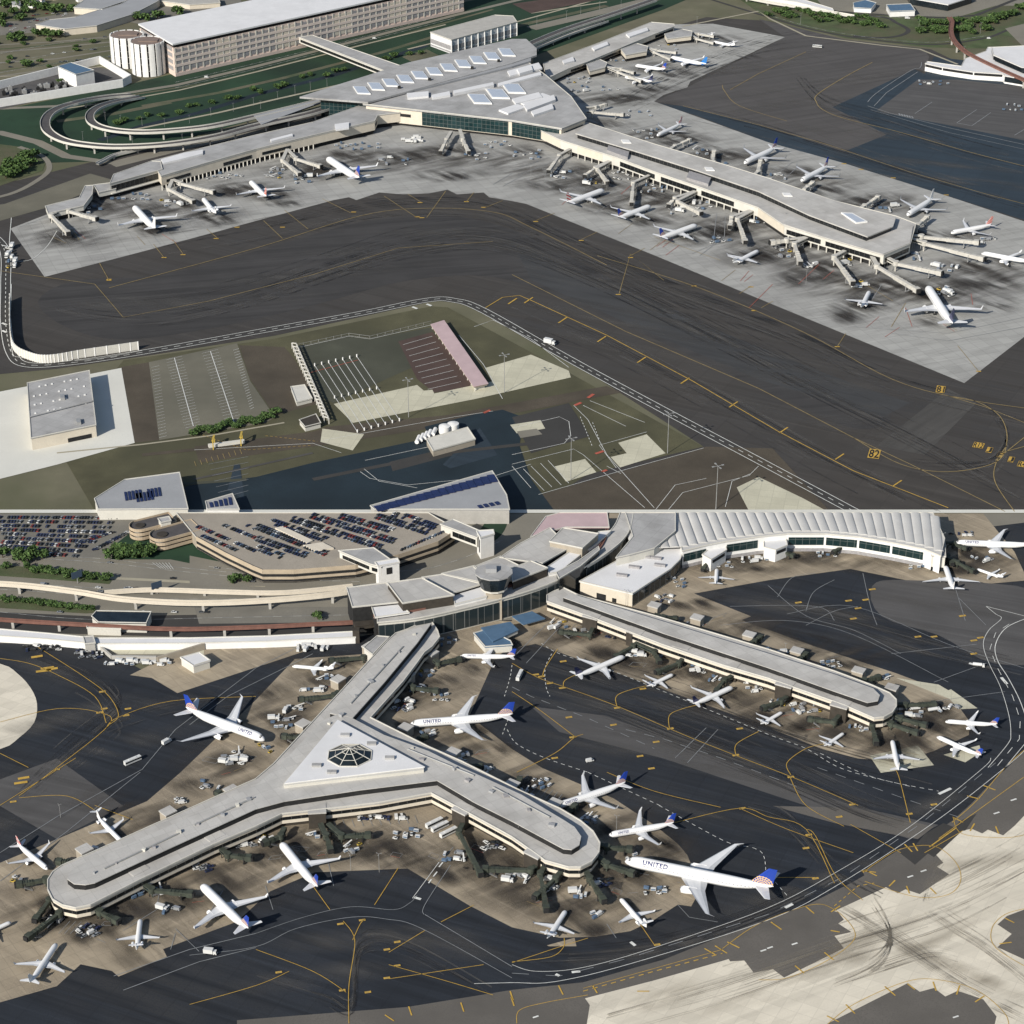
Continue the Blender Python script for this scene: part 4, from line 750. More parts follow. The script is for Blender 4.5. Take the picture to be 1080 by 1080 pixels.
def veh(kind, col):
    if (kind, col) in _veh: return _veh[(kind, col)]
    b = MB()
    if kind == 'car':
        taper(b, -2.25, 2.25, .9, .3, -2.2, 2.2, .86, .85); taper(b, -1.75, 1.1, .82, .85, -1.25, .45, .66, 1.42, 2, 0); wheels(b, (-1.35, 1.4), .8, .33)
    elif kind == 'van':
        taper(b, -2.6, 2.6, 1., .35, -2.55, 2.55, .98, 1.1); taper(b, -2.55, 2.1, .98, 1.1, -2.5, 1.2, .9, 2.2, 0, 0)
        taper(b, 1.0, 2.12, .99, 1.12, .9, 1.35, .93, 1.95, 2, 2); wheels(b, (-1.6, 1.7), .9, .38)
    elif kind == 'truck':
        taper(b, 1.7, 3.6, 1.1, .5, 1.7, 3.3, 1.05, 2.4); taper(b, 2.5, 3.65, 1.08, 1.3, 2.5, 3.4, 1., 2.1, 2, 2); taper(b, -3.6, 1.5, 1.25, .9, -3.6, 1.5, 1.25, 3.4); b.beam((-3.5, 0, .5), (3.3, 0, .5), .9, .4, 1); wheels(b, (-2.5, 2.7), 1., .48)
    elif kind == 'tanker':
        taper(b, 2.6, 4.4, 1.2, .5, 2.6, 4.1, 1.1, 2.5); taper(b, 3.4, 4.45, 1.15, 1.3, 3.4, 4.2, 1.05, 2.2, 2, 2); b.tube((-4.2, 0, 1.95), (2.3, 0, 1.95), 1.2, n=14); b.beam((-4.2, 0, .55), (4, 0, .55), 1., .4, 1); wheels(b, (-3.2, -2.1, 3.4), 1., .5)
    elif kind == 'cart':
        b.box((0, 0, .45), 3., 1.5, .15); b.box((0, 0, 1.75), 3., 1.5, .1)
        for x in (-1.4, 1.4):
            for y in (-.65, .65): b.beam((x, y, .6), (x, y, 1.75), .12, .12)
        b.box((-.2, 0, .6), 2.3, 1.2, .8, m=2); b.beam((1.5, 0, .4), (2.3, 0, .35), .12, .1, 1); wheels(b, (-1., 1.), .6, .24)
    elif kind == 'tug':
        taper(b, -1.5, 1.5, .8, .3, -1.5, 1.4, .78, .95); taper(b, -1., .2, .7, .95, -.8, 0, .6, 1.75, 2, 0); wheels(b, (-1., 1.), .7, .35)
    elif kind == 'loader':
        taper(b, -2.2, 1.6, .8, .35, -2.2, 1.6, .78, 1.); b.beam((-3., .25, .9), (3.4, .25, 2.6), .8, .25); taper(b, -.6, .4, .75, 1., -.5, .3, .7, 1.8, 2, 0); wheels(b, (-1.5, 1.1), .75, .38)
    elif kind == 'bus':
        taper(b, -6, 6, 1.28, .4, -6, 5.9, 1.25, 3.1); taper(b, -5.7, 6.05, 1.3, 1.5, -5.7, 5.98, 1.28, 2.6, 2, 2); b.box((0, 0, 3.1), 6, 1.6, .25); wheels(b, (-3.6, 4.), 1.15, .5)
    me = bpy.data.meshes.new(kind); me.from_pydata(b.v, [], b.f)
    for q in (paint[col], M['tire'], M['glass'] if kind != 'cart' else paint['bluegrey']): me.materials.append(q)
    me.polygons.foreach_set('material_index', b.m); _veh[(kind, col)] = me; return me
VN = dict(car='parked_car', van='service_van', truck='box_truck', tanker='fuel_tanker', cart='baggage_cart', tug='baggage_tug', loader='belt_loader', bus='apron_bus')
def vehicle(kind, col, x, y, ang, label, z=.36, group=None, k=None):
    p = P(x, y, z); o = bpy.data.objects.new(VN[kind], veh(kind, col)); COL.objects.link(o); o.location = p; o.rotation_euler = (0, 0, ang); s = (k or K(y) * .88); o.scale = (s, s, s)
    return tag(o, label, VN[kind].split('_')[-1] if kind != 'cart' else 'baggage cart', group)
def cluster(x, y, rx, ry, n, ang, kinds, where, rnd):
    """n vehicles standing loosely round one spot; alike ones share label and group"""
    pts = []; tries = 0
    while len(pts) < n and tries < 400:
        tries += 1; a, b = x + rnd.uniform(-rx, rx), y + rnd.uniform(-ry, ry)
        if all(abs(a - c) > 4.6 or abs(b - d) > 3.4 for c, d in pts): pts.append((a, b))
    for a, b in pts:
        kd, co = rnd.choice(kinds).split(':'); nm = VN[kd].replace('_', ' '); cw = co.replace('bluegrey', 'blue grey')
        vehicle(kd, co, a, b, R(ang + rnd.choice((0, 0, 90, 180)) + rnd.uniform(-14, 14)), f'{cw} {nm} {where}', group=f'{cw} {nm}s {where}')
# ---------------------------------------------------------------- trees, lamps
_tree = []
def tree_mesh(seed):
    r_ = random.Random(seed); b = MB(); lobes = [(r_.uniform(-.55, .55), r_.uniform(-.55, .55), r_.uniform(.42, .95), r_.uniform(.3, .5)) for _ in range(7)] + [(0, 0, .75, .5)]
    for lx, ly, lz, lr in lobes:
        for _ in range(46):
            d = Vector((r_.gauss(0, 1), r_.gauss(0, 1), r_.gauss(0, 1))).normalized() * lr * r_.uniform(.45, 1.05); c = Vector((lx, ly, lz)) + Vector((d.x, d.y, d.z * .75)); s = r_.uniform(.07, .15)
            u = Vector((r_.gauss(0, 1), r_.gauss(0, 1), r_.gauss(0, .6))).normalized(); v = u.cross(Vector((r_.gauss(0, 1), r_.gauss(0, 1), r_.gauss(0, 1)))).normalized()
            b.quad([c - u * s - v * s * .7, c + u * s - v * s * .7, c + u * s * .8 + v * s, c - u * s * .6 + v * s * .8], r_.choice((0, 0, 1)))
    t_ = MB(); t_.tube((0, 0, 0), (.02, .01, .8), .07, .03, 7)
    for k in range(5): a = k * 1.3; t_.tube((0, 0, .25 + k * .08), (.4 * math.cos(a), .4 * math.sin(a), .6 + k * .08), .03, .012, 5)
    out = []
    for nm, q, ms in (('crown', b, (M['leaf'], M['leafd'])), ('trunk', t_, (M['trunk'],))):
        me = bpy.data.meshes.new(nm); me.from_pydata(q.v, [], q.f)
        for m in ms: me.materials.append(m)
        me.polygons.foreach_set('material_index', q.m); out.append((nm, me))
    return out
for _s in range(5): _tree.append(tree_mesh(_s))
TR = random.Random(11)
def tree(x, y, hpx, label, group, wide=1., name='broadleaf_tree'):
    p = P(x, y, .1); h = hpx / S(y) / .9 / 1.25; r = empty(name, p, label, 'tree', group, TR.uniform(0, 6.28)); s = h * TR.uniform(.85, 1.15); r.scale = (s * wide, s * wide, s)
    for nm, me in TR.choice(_tree):
        o = bpy.data.objects.new(nm, me); COL.objects.link(o); o.parent = r
def lamp(x, y, hpx, label, group, heads=2, z=0.3):
    p = P(x, y, z); h = hz(x, y, y - hpx) - z; r = empty('lamp_post', p, label, 'lamp post', group); b = MB(); rad = max(.1, h * .007)
    b.tube((0, 0, 0), (0, 0, h), rad * 1.3, rad * .8, 7); b.build('pole', M['steel'], r, at=1)
    for k in range(heads):
        a = PI * 2 * k / heads + .4; q = MB(); q.beam((0, 0, h - .2), (math.cos(a) * h * .09, math.sin(a) * h * .09, h), rad, rad); q.box((math.cos(a) * h * .11, math.sin(a) * h * .11, h - .1), h * .05, h * .03, h * .012, a); q.build('lamp_head', M['steel'], r, at=1)
# ================================================================ UPPER SITE: buildings
# --- long parking and rental building
A_, B_ = (185, 81), (489, 12)
hg = hz(185, 81, 46); q0, q1 = P(*A_), P(*B_); dv = P(148, 25, hg) - P(183.5, 46, hg); q2, q3 = q1 + dv, q0 + dv
ext = (q1 - q0) * .12
poly = [q0, q1, q2, q3]
rt = empty('parking_building', cen(poly), 'long pinkish multi-storey parking building with white roof behind the terminal', 'building')
mb = MB(); mb.prism(poly, 0, hg * .86, bottom=True); mb.build('wall', M['pink'], rt)
mb = MB(); mb.prism(offset(poly, -1.2), hg * .86, hg * .955); mb.build('top_storey_gap', M['dark'], rt)
mb = MB(); mb.prism(offset(poly, 1.0), hg * .955, hg, bottom=True); mb.build('roof', M['roofw'], rt)
NB = 46
for k in range(NB):
    u0, u1 = k / NB, (k + 1) / NB; blank = k % 9 in (6, 7, 8); q = MB()
    band(q, poly, 0, u0 + .002, u0 + .006, hg * .12, hg * .85, .5); q.build('pilaster', M['concl'], rt)
    q = MB(); band(q, poly, 0, u0 + .008, u1, hg * .16, hg * .80, .25); q.build('infill_panel' if blank else 'louver_panel', M['cream'] if blank else M['louver'], rt)
for z0 in (.285, .46, .635): q = MB(); band(q, poly, 0, .0, 1, hg * z0, hg * (z0 + .075), .62); q.build('spandrel', M['concl'] if 0 else mat('pale_rose_precast', (.66, .56, .49), .8, .06, .1), rt)
q = MB(); band(q, poly, 0, 0, 1, 0.2, hg * .1, .7); q.build('plinth', M['pink'], rt)
for z0 in (.16, .36, .56, .74):
    q = MB(); band(q, poly, 3, .04, .96, hg * z0, hg * (z0 + .12), .3); q.build('louver_panel', M['louver'], rt)
for j, (x, y, rx) in enumerate(((157.5, 80.5, 18), (136, 72, 18))):
    c = P(x, y - 4); rad = rx / S(y); hh = hz(x, y - 4, y - 38 if j == 0 else y - 36)
    rr_ = empty('spiral_ramp_tower', c, ('nearer' if j == 0 else 'farther') + ' white slatted spiral ramp tower at the end of the parking building', 'ramp tower', 'spiral ramp towers')
    b = MB(); b.tube((0, 0, 0), (0, 0, hh * .97), rad * .90, n=32, sm=False); b.build('core', M['dark'], rr_, at=1)
    for k in range(14):
        a0, a1 = 2 * PI * k / 14, 2 * PI * (k + .76) / 14; b = MB(); pts = [(rad * math.cos(a0 + (a1 - a0) * i / 3), rad * math.sin(a0 + (a1 - a0) * i / 3)) for i in range(4)]; pts += [(x_ * .95, y_ * .95) for x_, y_ in pts[::-1]]
        b.prism(pts, .3, hh, bottom=True); b.build('facade_panel', M['white'], rr_, at=1)
    for k in range(5):
        b = MB(); b.tube((0, 0, hh * (k + .9) / 5.2), (0, 0, hh * (k + .97) / 5.2), rad * .94, n=32, sm=False); b.build('ramp_deck', M['conc'], rr_, at=1)
    b = MB(); b.tube((0, 0, hh * .97), (0, 0, hh * .985), rad * .9, n=32, sm=False); b.box((rad * .1, 0, hh * .985), rad * 1.1, rad * .5, hh * .03); b.build('roof_ramp', mat('brown_deck', (.20, .15, .125), .9), rr_, at=1)
# --- bridge from the parking building to the terminal
r_, _ = hall('pedestrian_bridge', 'long grey enclosed footbridge crossing the lawns from the parking building to the terminal', 'footbridge', px('315,39 330,37.5 424,70 408,75.5'), 13, 'concl', 'roofg', z0=6.5, bands=[('window_strip', 'strip', 8, 11, [3], .02, .98, .2), ('window_strip', 'strip', 8, 11, [1], .02, .98, .2)])
for u in (.25, .6, .85):
    a, b_ = P(315, 39, 6.5), P(408, 75.5, 6.5); c = a + (b_ - a) * u; q = MB(); q.box((c.x + 4, c.y + 4, 0), 3, 6, 6.5, .6); q.build('pier', M['conc'], r_)
# --- walled yard with blue roofed block
yard = px('-30,118 130,92 139,87 106,67 -30,101')
rt = empty('perimeter_wall', P(60, 110), 'high white wall enclosing the equipment yard left of the parking building', 'wall')
pw = W(yard)
for i in range(5):
    b = MB(); n_ = offset(pw, -1.5); b.prism([pw[i], pw[(i + 1) % 5], n_[(i + 1) % 5], n_[i]], 0, 8.5); b.build('wall_panel', M['white'], rt)
hall('equipment_block', 'white block with a blue roof inside the walled yard', 'building', px('61,70 75,66 99,74 80,78.5'), hz(80, 93, 78.5), 'white', 'blue')
ER = random.Random(5)
for k in range(26):
    u, v = ER.random(), ER.random(); x, y = 2 + u * 70, 100 - u * 8 + v * 9 - 4; p = P(x, y, .3); o = MB(); h_ = ER.uniform(1.5, 4.5)
    o.box((0, 0, 0), ER.uniform(3, 7), ER.uniform(2, 4), h_, .4); o.tube((0, 0, h_), (0, 0, h_ + 1.6), .5, n=6); o.tube((1, 0, h_), (1, 0, h_ + 1.6), .4, n=6)
    e = o.build('transformer_unit', M['steel' if k % 2 else 'dark']); e.location = p; tag(e, ('grey' if k % 2 else 'dark') + ' electrical unit standing in the walled equipment yard', 'equipment', ('grey' if k % 2 else 'dark') + ' electrical units in the yard')
# --- elevated loops
def viaduct(name, pts, wpx, z, label, cat='elevated road', deck='asph', par='concl', step=26, zs=None, group=None, th=1.2, ph=1.1):
    pts = smooth(pts, 5); n = len(pts); zl = [z if zs is None else z * max(0, min(1, (zs(i / (n - 1))))) for i in range(n)]
    w = [P(x, y, q + .15) for (x, y), q in zip(pts, zl)]; k = sum(S(p[1]) for p in pts) / n; hw = wpx / k / 2
    r = empty(name, Vector((w[n // 2].x, w[n // 2].y, 0)), label, cat, group)
    nr = []
    for i in range(n):
        d = w[min(i + 1, n - 1)] - w[max(0, i - 1)]; d.z = 0; d.normalize(); nr.append(Vector((-d.y, d.x, 0)))
    D, Q, R_ = MB(), MB(), MB(); U = Vector((0, 0, 1))
    for i in range(n - 1):
        a, b = w[i], w[i + 1]; na, nb = nr[i], nr[i + 1]
        D.quad([a - na * hw, b - nb * hw, b + nb * hw, a + na * hw]); 
        for mbx, sd in ((Q, 1), (R_, -1)):
            ai, bi, ao, bo = a + na * sd * (hw - .35), b + nb * sd * (hw - .35), a + na * sd * (hw + .05), b + nb * sd * (hw + .05); tp, bt = U * ph, U * -th
            mbx.quad([ai + tp, bi + tp, bo + tp, ao + tp]); mbx.quad([ao + tp, bo + tp, bo + bt, ao + bt]); mbx.quad([ai + tp, bi + tp, bi + U * .0, ai + U * .0])
        D.quad([a - na * hw - U * th, b - nb * hw - U * th, b + nb * hw - U * th, a + na * hw - U * th], 1)
    D.build('deck', [M[deck], M['conc']], r); Q.build('parapet', M[par], r); R_.build('parapet', M[par], r)
    acc = 0
    for i in range(1, n - 1):
        acc += (w[i] - w[i - 1]).length
        if acc > step and w[i].z > 3:
            acc = 0; b = MB(); c = w[i]; b.box((c.x, c.y, 0), 1.6, 1.6, c.z - th); b.beam(c - nr[i] * hw * .8 - U * (th + .9), c + nr[i] * hw * .8 - U * (th + .9), 1.5, .9); b.build('pier', M['conc'], r)
    return r
viaduct('elevated_loop_road', t(0, 0, '560,400 480,405 380,420 280,445 215,475 190,515 205,555 265,590 350,608 480,618 650,612 800,595 940,568 1080,530 1300,480 1400,450'), 10, 8, 'outer lane of the elevated hairpin loop road with white parapets', group='elevated hairpin loops', zs=lambda u: .15 + u * 5)
viaduct('elevated_loop_road', t(0, 0, '600,408 490,428 410,455 378,490 400,525 480,548 600,556 750,548 900,530 1080,490 1250,450 1420,405'), 9, 8.5, 'inner lane of the elevated hairpin loop road behind the outer lane', group='elevated hairpin loops', zs=lambda u: .2 + u * 5)
viaduct('elevated_road', px('690,0 655,12 600,30 565,44 553,50'), 8, 9, 'elevated road on piers passing behind the right side of the terminal', zs=None)
viaduct('elevated_guideway', px('640,22 600,36 575,46 560,52'), 5, 5, 'white sloping ramp beside the elevated road behind the terminal', 'ramp', deck='concl')
viaduct('people_mover_track', px('760,-8 810,2 860,10 900,17'), 5, 4, 'white elevated track along the far right lawn', 'track', deck='concl')
viaduct('people_mover_track', smooth(px('1001,18 1004,23 1003,32 1006,42 1018,54 1040,66 1080,84 1120,100'), 2), 5, 9, 'brown elevated people mover track curving to the white terminal at top right', 'track', deck='rust', par='rust', ph=.8)
viaduct('access_ramp', t(0, 0, '410,690 440,675 480,655 560,635 660,610'), 4, 3.5, 'curved white kerbed ramp below the loop roads', 'ramp', deck='roofm', par='concl')
LG = 'lamp posts along the upper roads'
for s in t(0, 0, '445,510 510,520 600,530 695,535 800,520 890,490 985,470 1070,445 350,590 455,610 560,610 770,600') + t(1, 0, '92,420 165,395 230,380 300,365 20,460') + t(2, 0, '105,105 230,80 370,40 460,30 290,60 780,105'): lamp(s[0], s[1], 9, 'slim grey lamp post beside the elevated roads and lawns', LG)
for s in t(3, 0, '137,90 635,115 895,130 825,230'): lamp(s[0], s[1] + 3, 12, 'tall grey lamp post on the grass at top right', 'lamp posts on the far grass')
# --- terminal headhouse
hh = hz(575, 147, 126); z_r = 19.
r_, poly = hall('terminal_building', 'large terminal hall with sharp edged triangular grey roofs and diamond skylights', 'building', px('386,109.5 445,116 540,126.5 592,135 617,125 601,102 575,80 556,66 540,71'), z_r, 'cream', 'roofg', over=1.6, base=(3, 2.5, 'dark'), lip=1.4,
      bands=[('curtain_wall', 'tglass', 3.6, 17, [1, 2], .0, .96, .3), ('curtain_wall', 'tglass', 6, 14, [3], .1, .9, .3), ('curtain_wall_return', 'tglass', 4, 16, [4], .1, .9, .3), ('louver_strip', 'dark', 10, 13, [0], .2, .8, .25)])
slab(r_, 'rear_roof', px('316,102 388,107.5 540,66.5 566,58 566,51 555,41 540,41 430,66'), 20, 21.8, 'roofg')
slab(r_, 'rear_wall', px('338,103 388,106.5 540,66 562,58 552,44 540,44 430,69'), 0, 19.9, 'tglass')
slab(r_, 'link_wall', px('392,106 540,70 560,64 560,60 540,64'), 0, 21, 'roofm')
for sx_, n_, x0, y0, x1, y1 in ((17, 11, 381, 94, 534, 54),):
    for k in range(n_):
        u = k / (n_ - 1); x, y = x0 + (x1 - x0) * u, y0 + (y1 - y0) * u; b = MB(); b.prism(W([(x - 9, y - 3.5), (x + 4, y - 3.2), (x + 10, y + 4.5), (x - 4, y + 4)], 23), 21.8, 22.8); s_ = b.build('skylight', M['white'], r_)
        b = MB(); b.prism(W([(x - 8, y - 3.1), (x + 3.4, y - 2.9), (x + 8.8, y + 4), (x - 3.6, y + 3.5)], 23), 22.8, 22.95); b.build('skylight_glass', mat('frosted_skylight', (.42, .46, .52), .25, .05), s_)
for x, y in ((505, 103.5), (524, 98), (541, 92.5)):
    b = MB(); b.prism(W([(x - 12, y - 5), (x + 6, y - 4.5), (x + 14, y + 5), (x - 5, y + 4.5)], 20.6), 19, 20.4); s_ = b.build('skylight', M['white'], r_)
    b = MB(); b.prism(W([(x - 10.6, y - 4.4), (x + 5.2, y - 4), (x + 12.3, y + 4.4), (x - 4.4, y + 4)], 20.6), 20.4, 20.55); b.build('skylight_glass', mat('frosted_skylight', (.42, .46, .52), .25, .05), s_)
for a in ('429,99 452,97 452,102 430,104', '455,101 474,97 475,101 456,104', '478,97 520,88 521,91 479,100', '525,88 570,76 571,79 526,91', '535,75 568,66 572,72 538,80', '526,116 545,110 556,113 536,120', '540,105 568,98 572,103 544,110', '552,112 584,101 586,106 556,117', '560,118 582,110 584,115 563,122', '572,98 586,103 560,113 548,108', '545,74 560,70 562,75 548,79'):
    b = MB(); p_ = W(px(a), 20.5); b.prism(p_, 19.1, 20.6 + (hash(a) % 1 if 0 else sum(map(ord, a)) % 23) * .07); b.build('rooftop_plant', M['roofw' if 'a' else ''], r_)
for x, y in ((421, 93), (453, 84.5), (498, 72.5), (526, 65)):
    b = MB(); c = P(x, y, 22); b.box((c.x, c.y, 21.8), 3, 3, 2.4); b.build('roof_vent', M['dark'], r_)
hall('entrance_canopy', 'pale canopy with steel frame at the left tip of the terminal roof', 'canopy', px('268,122 336,105 338,108 302,121 276,131'), 9, 'dark', 'roofm', z0=7.5)
# --- left concourse
def wal(x, y, yt): return hz(x, y, yt)
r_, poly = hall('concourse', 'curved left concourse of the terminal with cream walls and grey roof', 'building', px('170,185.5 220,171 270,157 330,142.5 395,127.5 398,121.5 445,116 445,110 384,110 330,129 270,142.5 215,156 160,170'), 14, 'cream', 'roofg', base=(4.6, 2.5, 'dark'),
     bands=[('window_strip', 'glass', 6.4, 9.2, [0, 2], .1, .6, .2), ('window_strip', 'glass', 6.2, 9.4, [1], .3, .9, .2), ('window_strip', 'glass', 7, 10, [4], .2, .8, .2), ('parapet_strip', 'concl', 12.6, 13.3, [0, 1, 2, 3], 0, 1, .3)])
for u in range(36):
    c = poly[0] + (poly[3] - poly[0]) * 0; q_ = u / 35 * 2.999; i_ = int(q_); c = poly[i_] + (poly[i_ + 1] - poly[i_]) * (q_ - i_); b = MB(); b.box((c.x, c.y, 0), .9, .9, 4.6); b.build('column', M['concl'], r_)
for a in ('170,168 195,161 214,158 214,162 190,168 172,172', '285,147 308,141 309,143 286,149', '353,131 368,129 368,135 354,137'): b = MB(); b.prism(W(px(a), 15.4), 14, 15.6); b.build('rooftop_plant', M['roofw'], r_)
r_, poly = hall('gate_lounge', 'two level lounge with dark window band at the left end of the left concourse', 'building', px('116,193.5 171,178.5 169,170.5 160,170 120,184'), 14.5, 'concl', 'roofg', base=(4.5, 2, 'dark'), bands=[('window_strip', 'strip', 6.4, 12, [0], .02, .98, .2), ('ledge', 'concl', 4.6, 5.4, [0], 0, 1, 2.2)])
hall('connecting_corridor', 'low pale corridor leading to the leftmost gates of the left concourse', 'building', px('99,195 116,193 122,199 104,203'), 8.5, 'concl', 'roofg', base=(4, 1.2, 'dark'))
hall('gate_pavilion', 'pale angled pavilion over the leftmost gates', 'building', px('48,217.5 84,208.5 90,196 98,195.5 97,205 88,217 51,225'), 9, 'concl', 'roofg', base=(4.5, 1.5, 'dark'))
# --- right concourse
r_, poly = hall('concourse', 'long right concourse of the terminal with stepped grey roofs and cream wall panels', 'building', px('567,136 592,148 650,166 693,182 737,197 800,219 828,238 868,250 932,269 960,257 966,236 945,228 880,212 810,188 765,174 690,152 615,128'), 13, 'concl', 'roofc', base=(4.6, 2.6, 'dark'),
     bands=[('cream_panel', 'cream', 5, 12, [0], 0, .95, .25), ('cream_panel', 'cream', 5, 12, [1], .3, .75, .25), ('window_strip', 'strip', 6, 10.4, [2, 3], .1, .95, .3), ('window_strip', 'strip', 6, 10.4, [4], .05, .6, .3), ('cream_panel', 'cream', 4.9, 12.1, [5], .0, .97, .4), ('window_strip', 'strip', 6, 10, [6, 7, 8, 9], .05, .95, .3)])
for e_, nn_ in ((1, 8), (2, 6), (3, 6), (4, 8), (6, 5), (7, 7)):
    for u in range(nn_):
        a, b_ = poly[e_], poly[e_ + 1]; c = a + (b_ - a) * ((u + .5) / nn_); q = MB(); q.box((c.x, c.y, 0), 1, 1, 4.6); q.build('column', M['concl'], r_)
slab(r_, 'clerestory_wall', px('609,142 668,160 735,181 800,203 855,228 914,250 940,239 943,231 878,212 810,190 765,176 690,154 625,132'), 13, 16.6, 'strip')
slab(r_, 'upper_roof', px('607,140.5 668,158.5 735,179.5 800,201.5 853,226.5 915,249.5 942,238.5 945,229 878,211 810,188 765,174 690,152 622,130'), 16.6, 17.6, 'roofc')
slab(r_, 'end_wing', px('826,236 866,249 931,268 960,256 963,238 942,246 915,256 868,240 832,226'), 13.1, 14, 'roofc')
for a in ('887,224 899,224.5 915,233.5 903,235',):
    b = MB(); b.prism(W(px(a), 18.6), 17.6, 18.8); s_ = b.build('skylight', M['white'], r_); b = MB(); b.prism(W(px('889,224.8 898.5,225.2 912.5,233 903.5,234.2'), 19), 18.8, 18.95); b.build('skylight_glass', mat('frosted_skylight', (.42, .46, .52), .25, .05), s_)
for x, y in ((660, 148.5), (748, 177.5), (830, 204.5)): b = MB(); b.prism(W([(x - 5, y - 1.5), (x + 3, y - 1.2), (x + 6, y + 2), (x - 3, y + 1.8)], 18.4), 17.6, 18.4); b.build('skylight', M['white'], r_)
for a in ('642,152 664,159 662,166 640,158', '727,180 750,187 747,194 724,187'): b = MB(); b.prism(W(px(a), 15.5), 13, 15.5); b.build('rooftop_plant', M['louver'], r_)
# --- far concourse
r_, poly = hall('concourse', 'far concourse of the terminal running towards the top with cream walls', 'building', px('577,83 600,72 620,65 658,49 690,36 711,28 711,25.5 687,23.5 630,46 573,67'), 9, 'cream', 'roofc', base=(3.6, 2, 'dark'), bands=[('window_strip', 'strip', 4, 6.6, [1, 2], .1, .9, .25), ('window_strip', 'strip', 4, 7, [4], .05, .95, .25)])
for a in ('593,64 604,60 606,64 595,67', '624,50 640,44 642,47 627,53', '660,36 682,29 684,32 664,39'): b = MB(); b.prism(W(px(a), 10.5), 9, 10.8); b.build('rooftop_plant', M['roofw'], r_)
for k, a in enumerate(('619,68 633,63 640,66 638,71 622,75', '655,52 672,46 683,49 682,54 660,58', '701,36 720,31 730,33 729,38 704,41')):
    hall('gate_pavilion', ('nearest', 'middle', 'farthest')[k] + ' cream gate pavilion on the far concourse', 'building', px(a), 8, 'cream', 'roofg', base=(3.5, 1, 'dark'), group='gate pavilions of the far concourse')
# --- block building, white terminal at right, background buildings
r_, poly = hall('office_block', 'rectangular white and grey panelled block behind the terminal roof', 'building', px('454,34 476,42 545,23 541,17 522,16'), hz(476, 57, 42), 'roofw', 'conc', bands=[('window_strip', 'louver', 4.2, 9, [0, 1], 0, 1, .25), ('window_strip', 'louver', 1, 2.6, [0, 1], 0, 1, .2)])
for k in range(11): c = poly[1] + (poly[2] - poly[1]) * (k / 10); q = MB(); q.box((c.x, c.y, 0), 1.2, 1.2, r_['h'] - 1); q.build('rib', M['white'], r_)
hall('white_terminal', 'low white terminal building with dark window bands at the right edge', 'building', px('976,67 994,71 1027,76 1058,78 1060,80 1120,90 1120,48 1042,50 1040,54 1018,62 1014,70 978,65'), hz(994, 79, 71), 'white', 'roofw', bands=[('window_strip', 'dark', 5, 8, [0, 1, 2], .02, .98, .3), ('window_strip', 'glass', 2, 8, [4], 0, 1, .3)])
hall('white_terminal_upper_hall', 'white upper hall with dark glass sides on the low white terminal at the right edge', 'building', px('1048,58 1078,71 1130,72 1130,46 1046,50'), 16, 'glass', 'roofw', z0=11.)
for nm, lb, a, h_, w_, f_ in (
  ('warehouse', 'small warehouse with a blue grey roof beyond the right hand lawn', '935,5 960,4 965,11 939,12', 6, 'white', 'blue'),
  ('warehouse', 'white shed with a pale blue roof left of the small warehouse beyond the lawn', '900,3 913,0 924,3 919,9 901,8', 5, 'white', 'blue'),
  ('warehouse', 'wide white roofed hall at the top right of the frame', '960,-2 1000,5 1025,-3 1000,-20 950,-20', 7, 'glass', 'roofw'),
  ('low_building', 'long white low building on the far lawn edge', '800,-4 840,2 872,10 880,13 878,9 845,-1 802,-7', 4, 'white', 'roofw'),
  ('apartment_block', 'long pale block with a dark teal roof at the top left', '38,26 68,30.5 102,27 140,15 165,2 175,-6 150,-8 130,2 100,12 80,18 52,21', 7, 'cream', 'roofm'),
  ('apartment_block', 'pale wing with a dark teal roof behind the long block at the top left', '78,8 108,10 128,4 140,-4 100,-8', 7, 'cream', 'roofm'),
  ('apartment_block', 'narrow cream block with a tan roof at the top left beyond the cars', '170,1 200,5 232,3 230,-2 190,-5', 5, 'cream', 'conc')):
    hall(nm, lb, 'building', px(a), h_ * 1.1, w_, f_)
HR = random.Random(8)
for k in range(13):
    x, y = HR.uniform(-4, 90), HR.uniform(-6, 9); c = P(x, y); r_ = empty('house', c, 'small house with a pitched roof among trees at the top left corner', 'house', 'houses at the top left corner', HR.uniform(0, 3)); b = MB(); b.box((0, 0, 0), 9, 7, 5); b.build('wall', M['cream' if k % 2 else 'white'], r_, at=1); b = MB(); vs = [(-5, -4, 5), (5, -4, 5), (5, 4, 5), (-5, 4, 5), (-5, 0, 8), (5, 0, 8)]; b.raw(vs, [(0, 1, 5, 4), (2, 3, 4, 5), (0, 4, 3), (1, 2, 5), (3, 2, 1, 0)]); b.build('roof', M['redroof' if k % 3 else 'roofm'], r_, at=1)
# --- lower left part of the upper site
r_, poly = hall('hangar_workshop', 'pale metal workshop with rows of small white skylights beside the curved blast fence', 'building', px('29,404 94,391 101,448 33,462'), hz(97, 462, 449), 'cream', 'roofg', bands=[('roller_door', 'dark', .5, 3.6, [2], .08, .45, .15)])
hw_ = r_['h']
b = MB(); a_, c_ = P(31, 440, hw_ + .8), P(98, 423, hw_ + .8); b.beam(a_, c_, 1, .7); b.build('roof_ridge', M['roofg'], r_)
for i in range(9):
    for j in range(4):
        if (i * 7 + j * 3) % 4: x, y = 35 + i * 6.6 + j * .8, 409 + j * 9 - i * 1.3; c = P(x, y, hw_); b = MB(); b.box((c.x, c.y, hw_), 1.3, 1.6, .5, .2); b.build('skylight', M['white'], r_)
for x, y in ((66, 420), (83, 446)): c = P(x, y, hw_); b = MB(); b.box((c.x, c.y, hw_), 3, 7, 2, .25); b.build('rooftop_unit', M['steel'], r_)
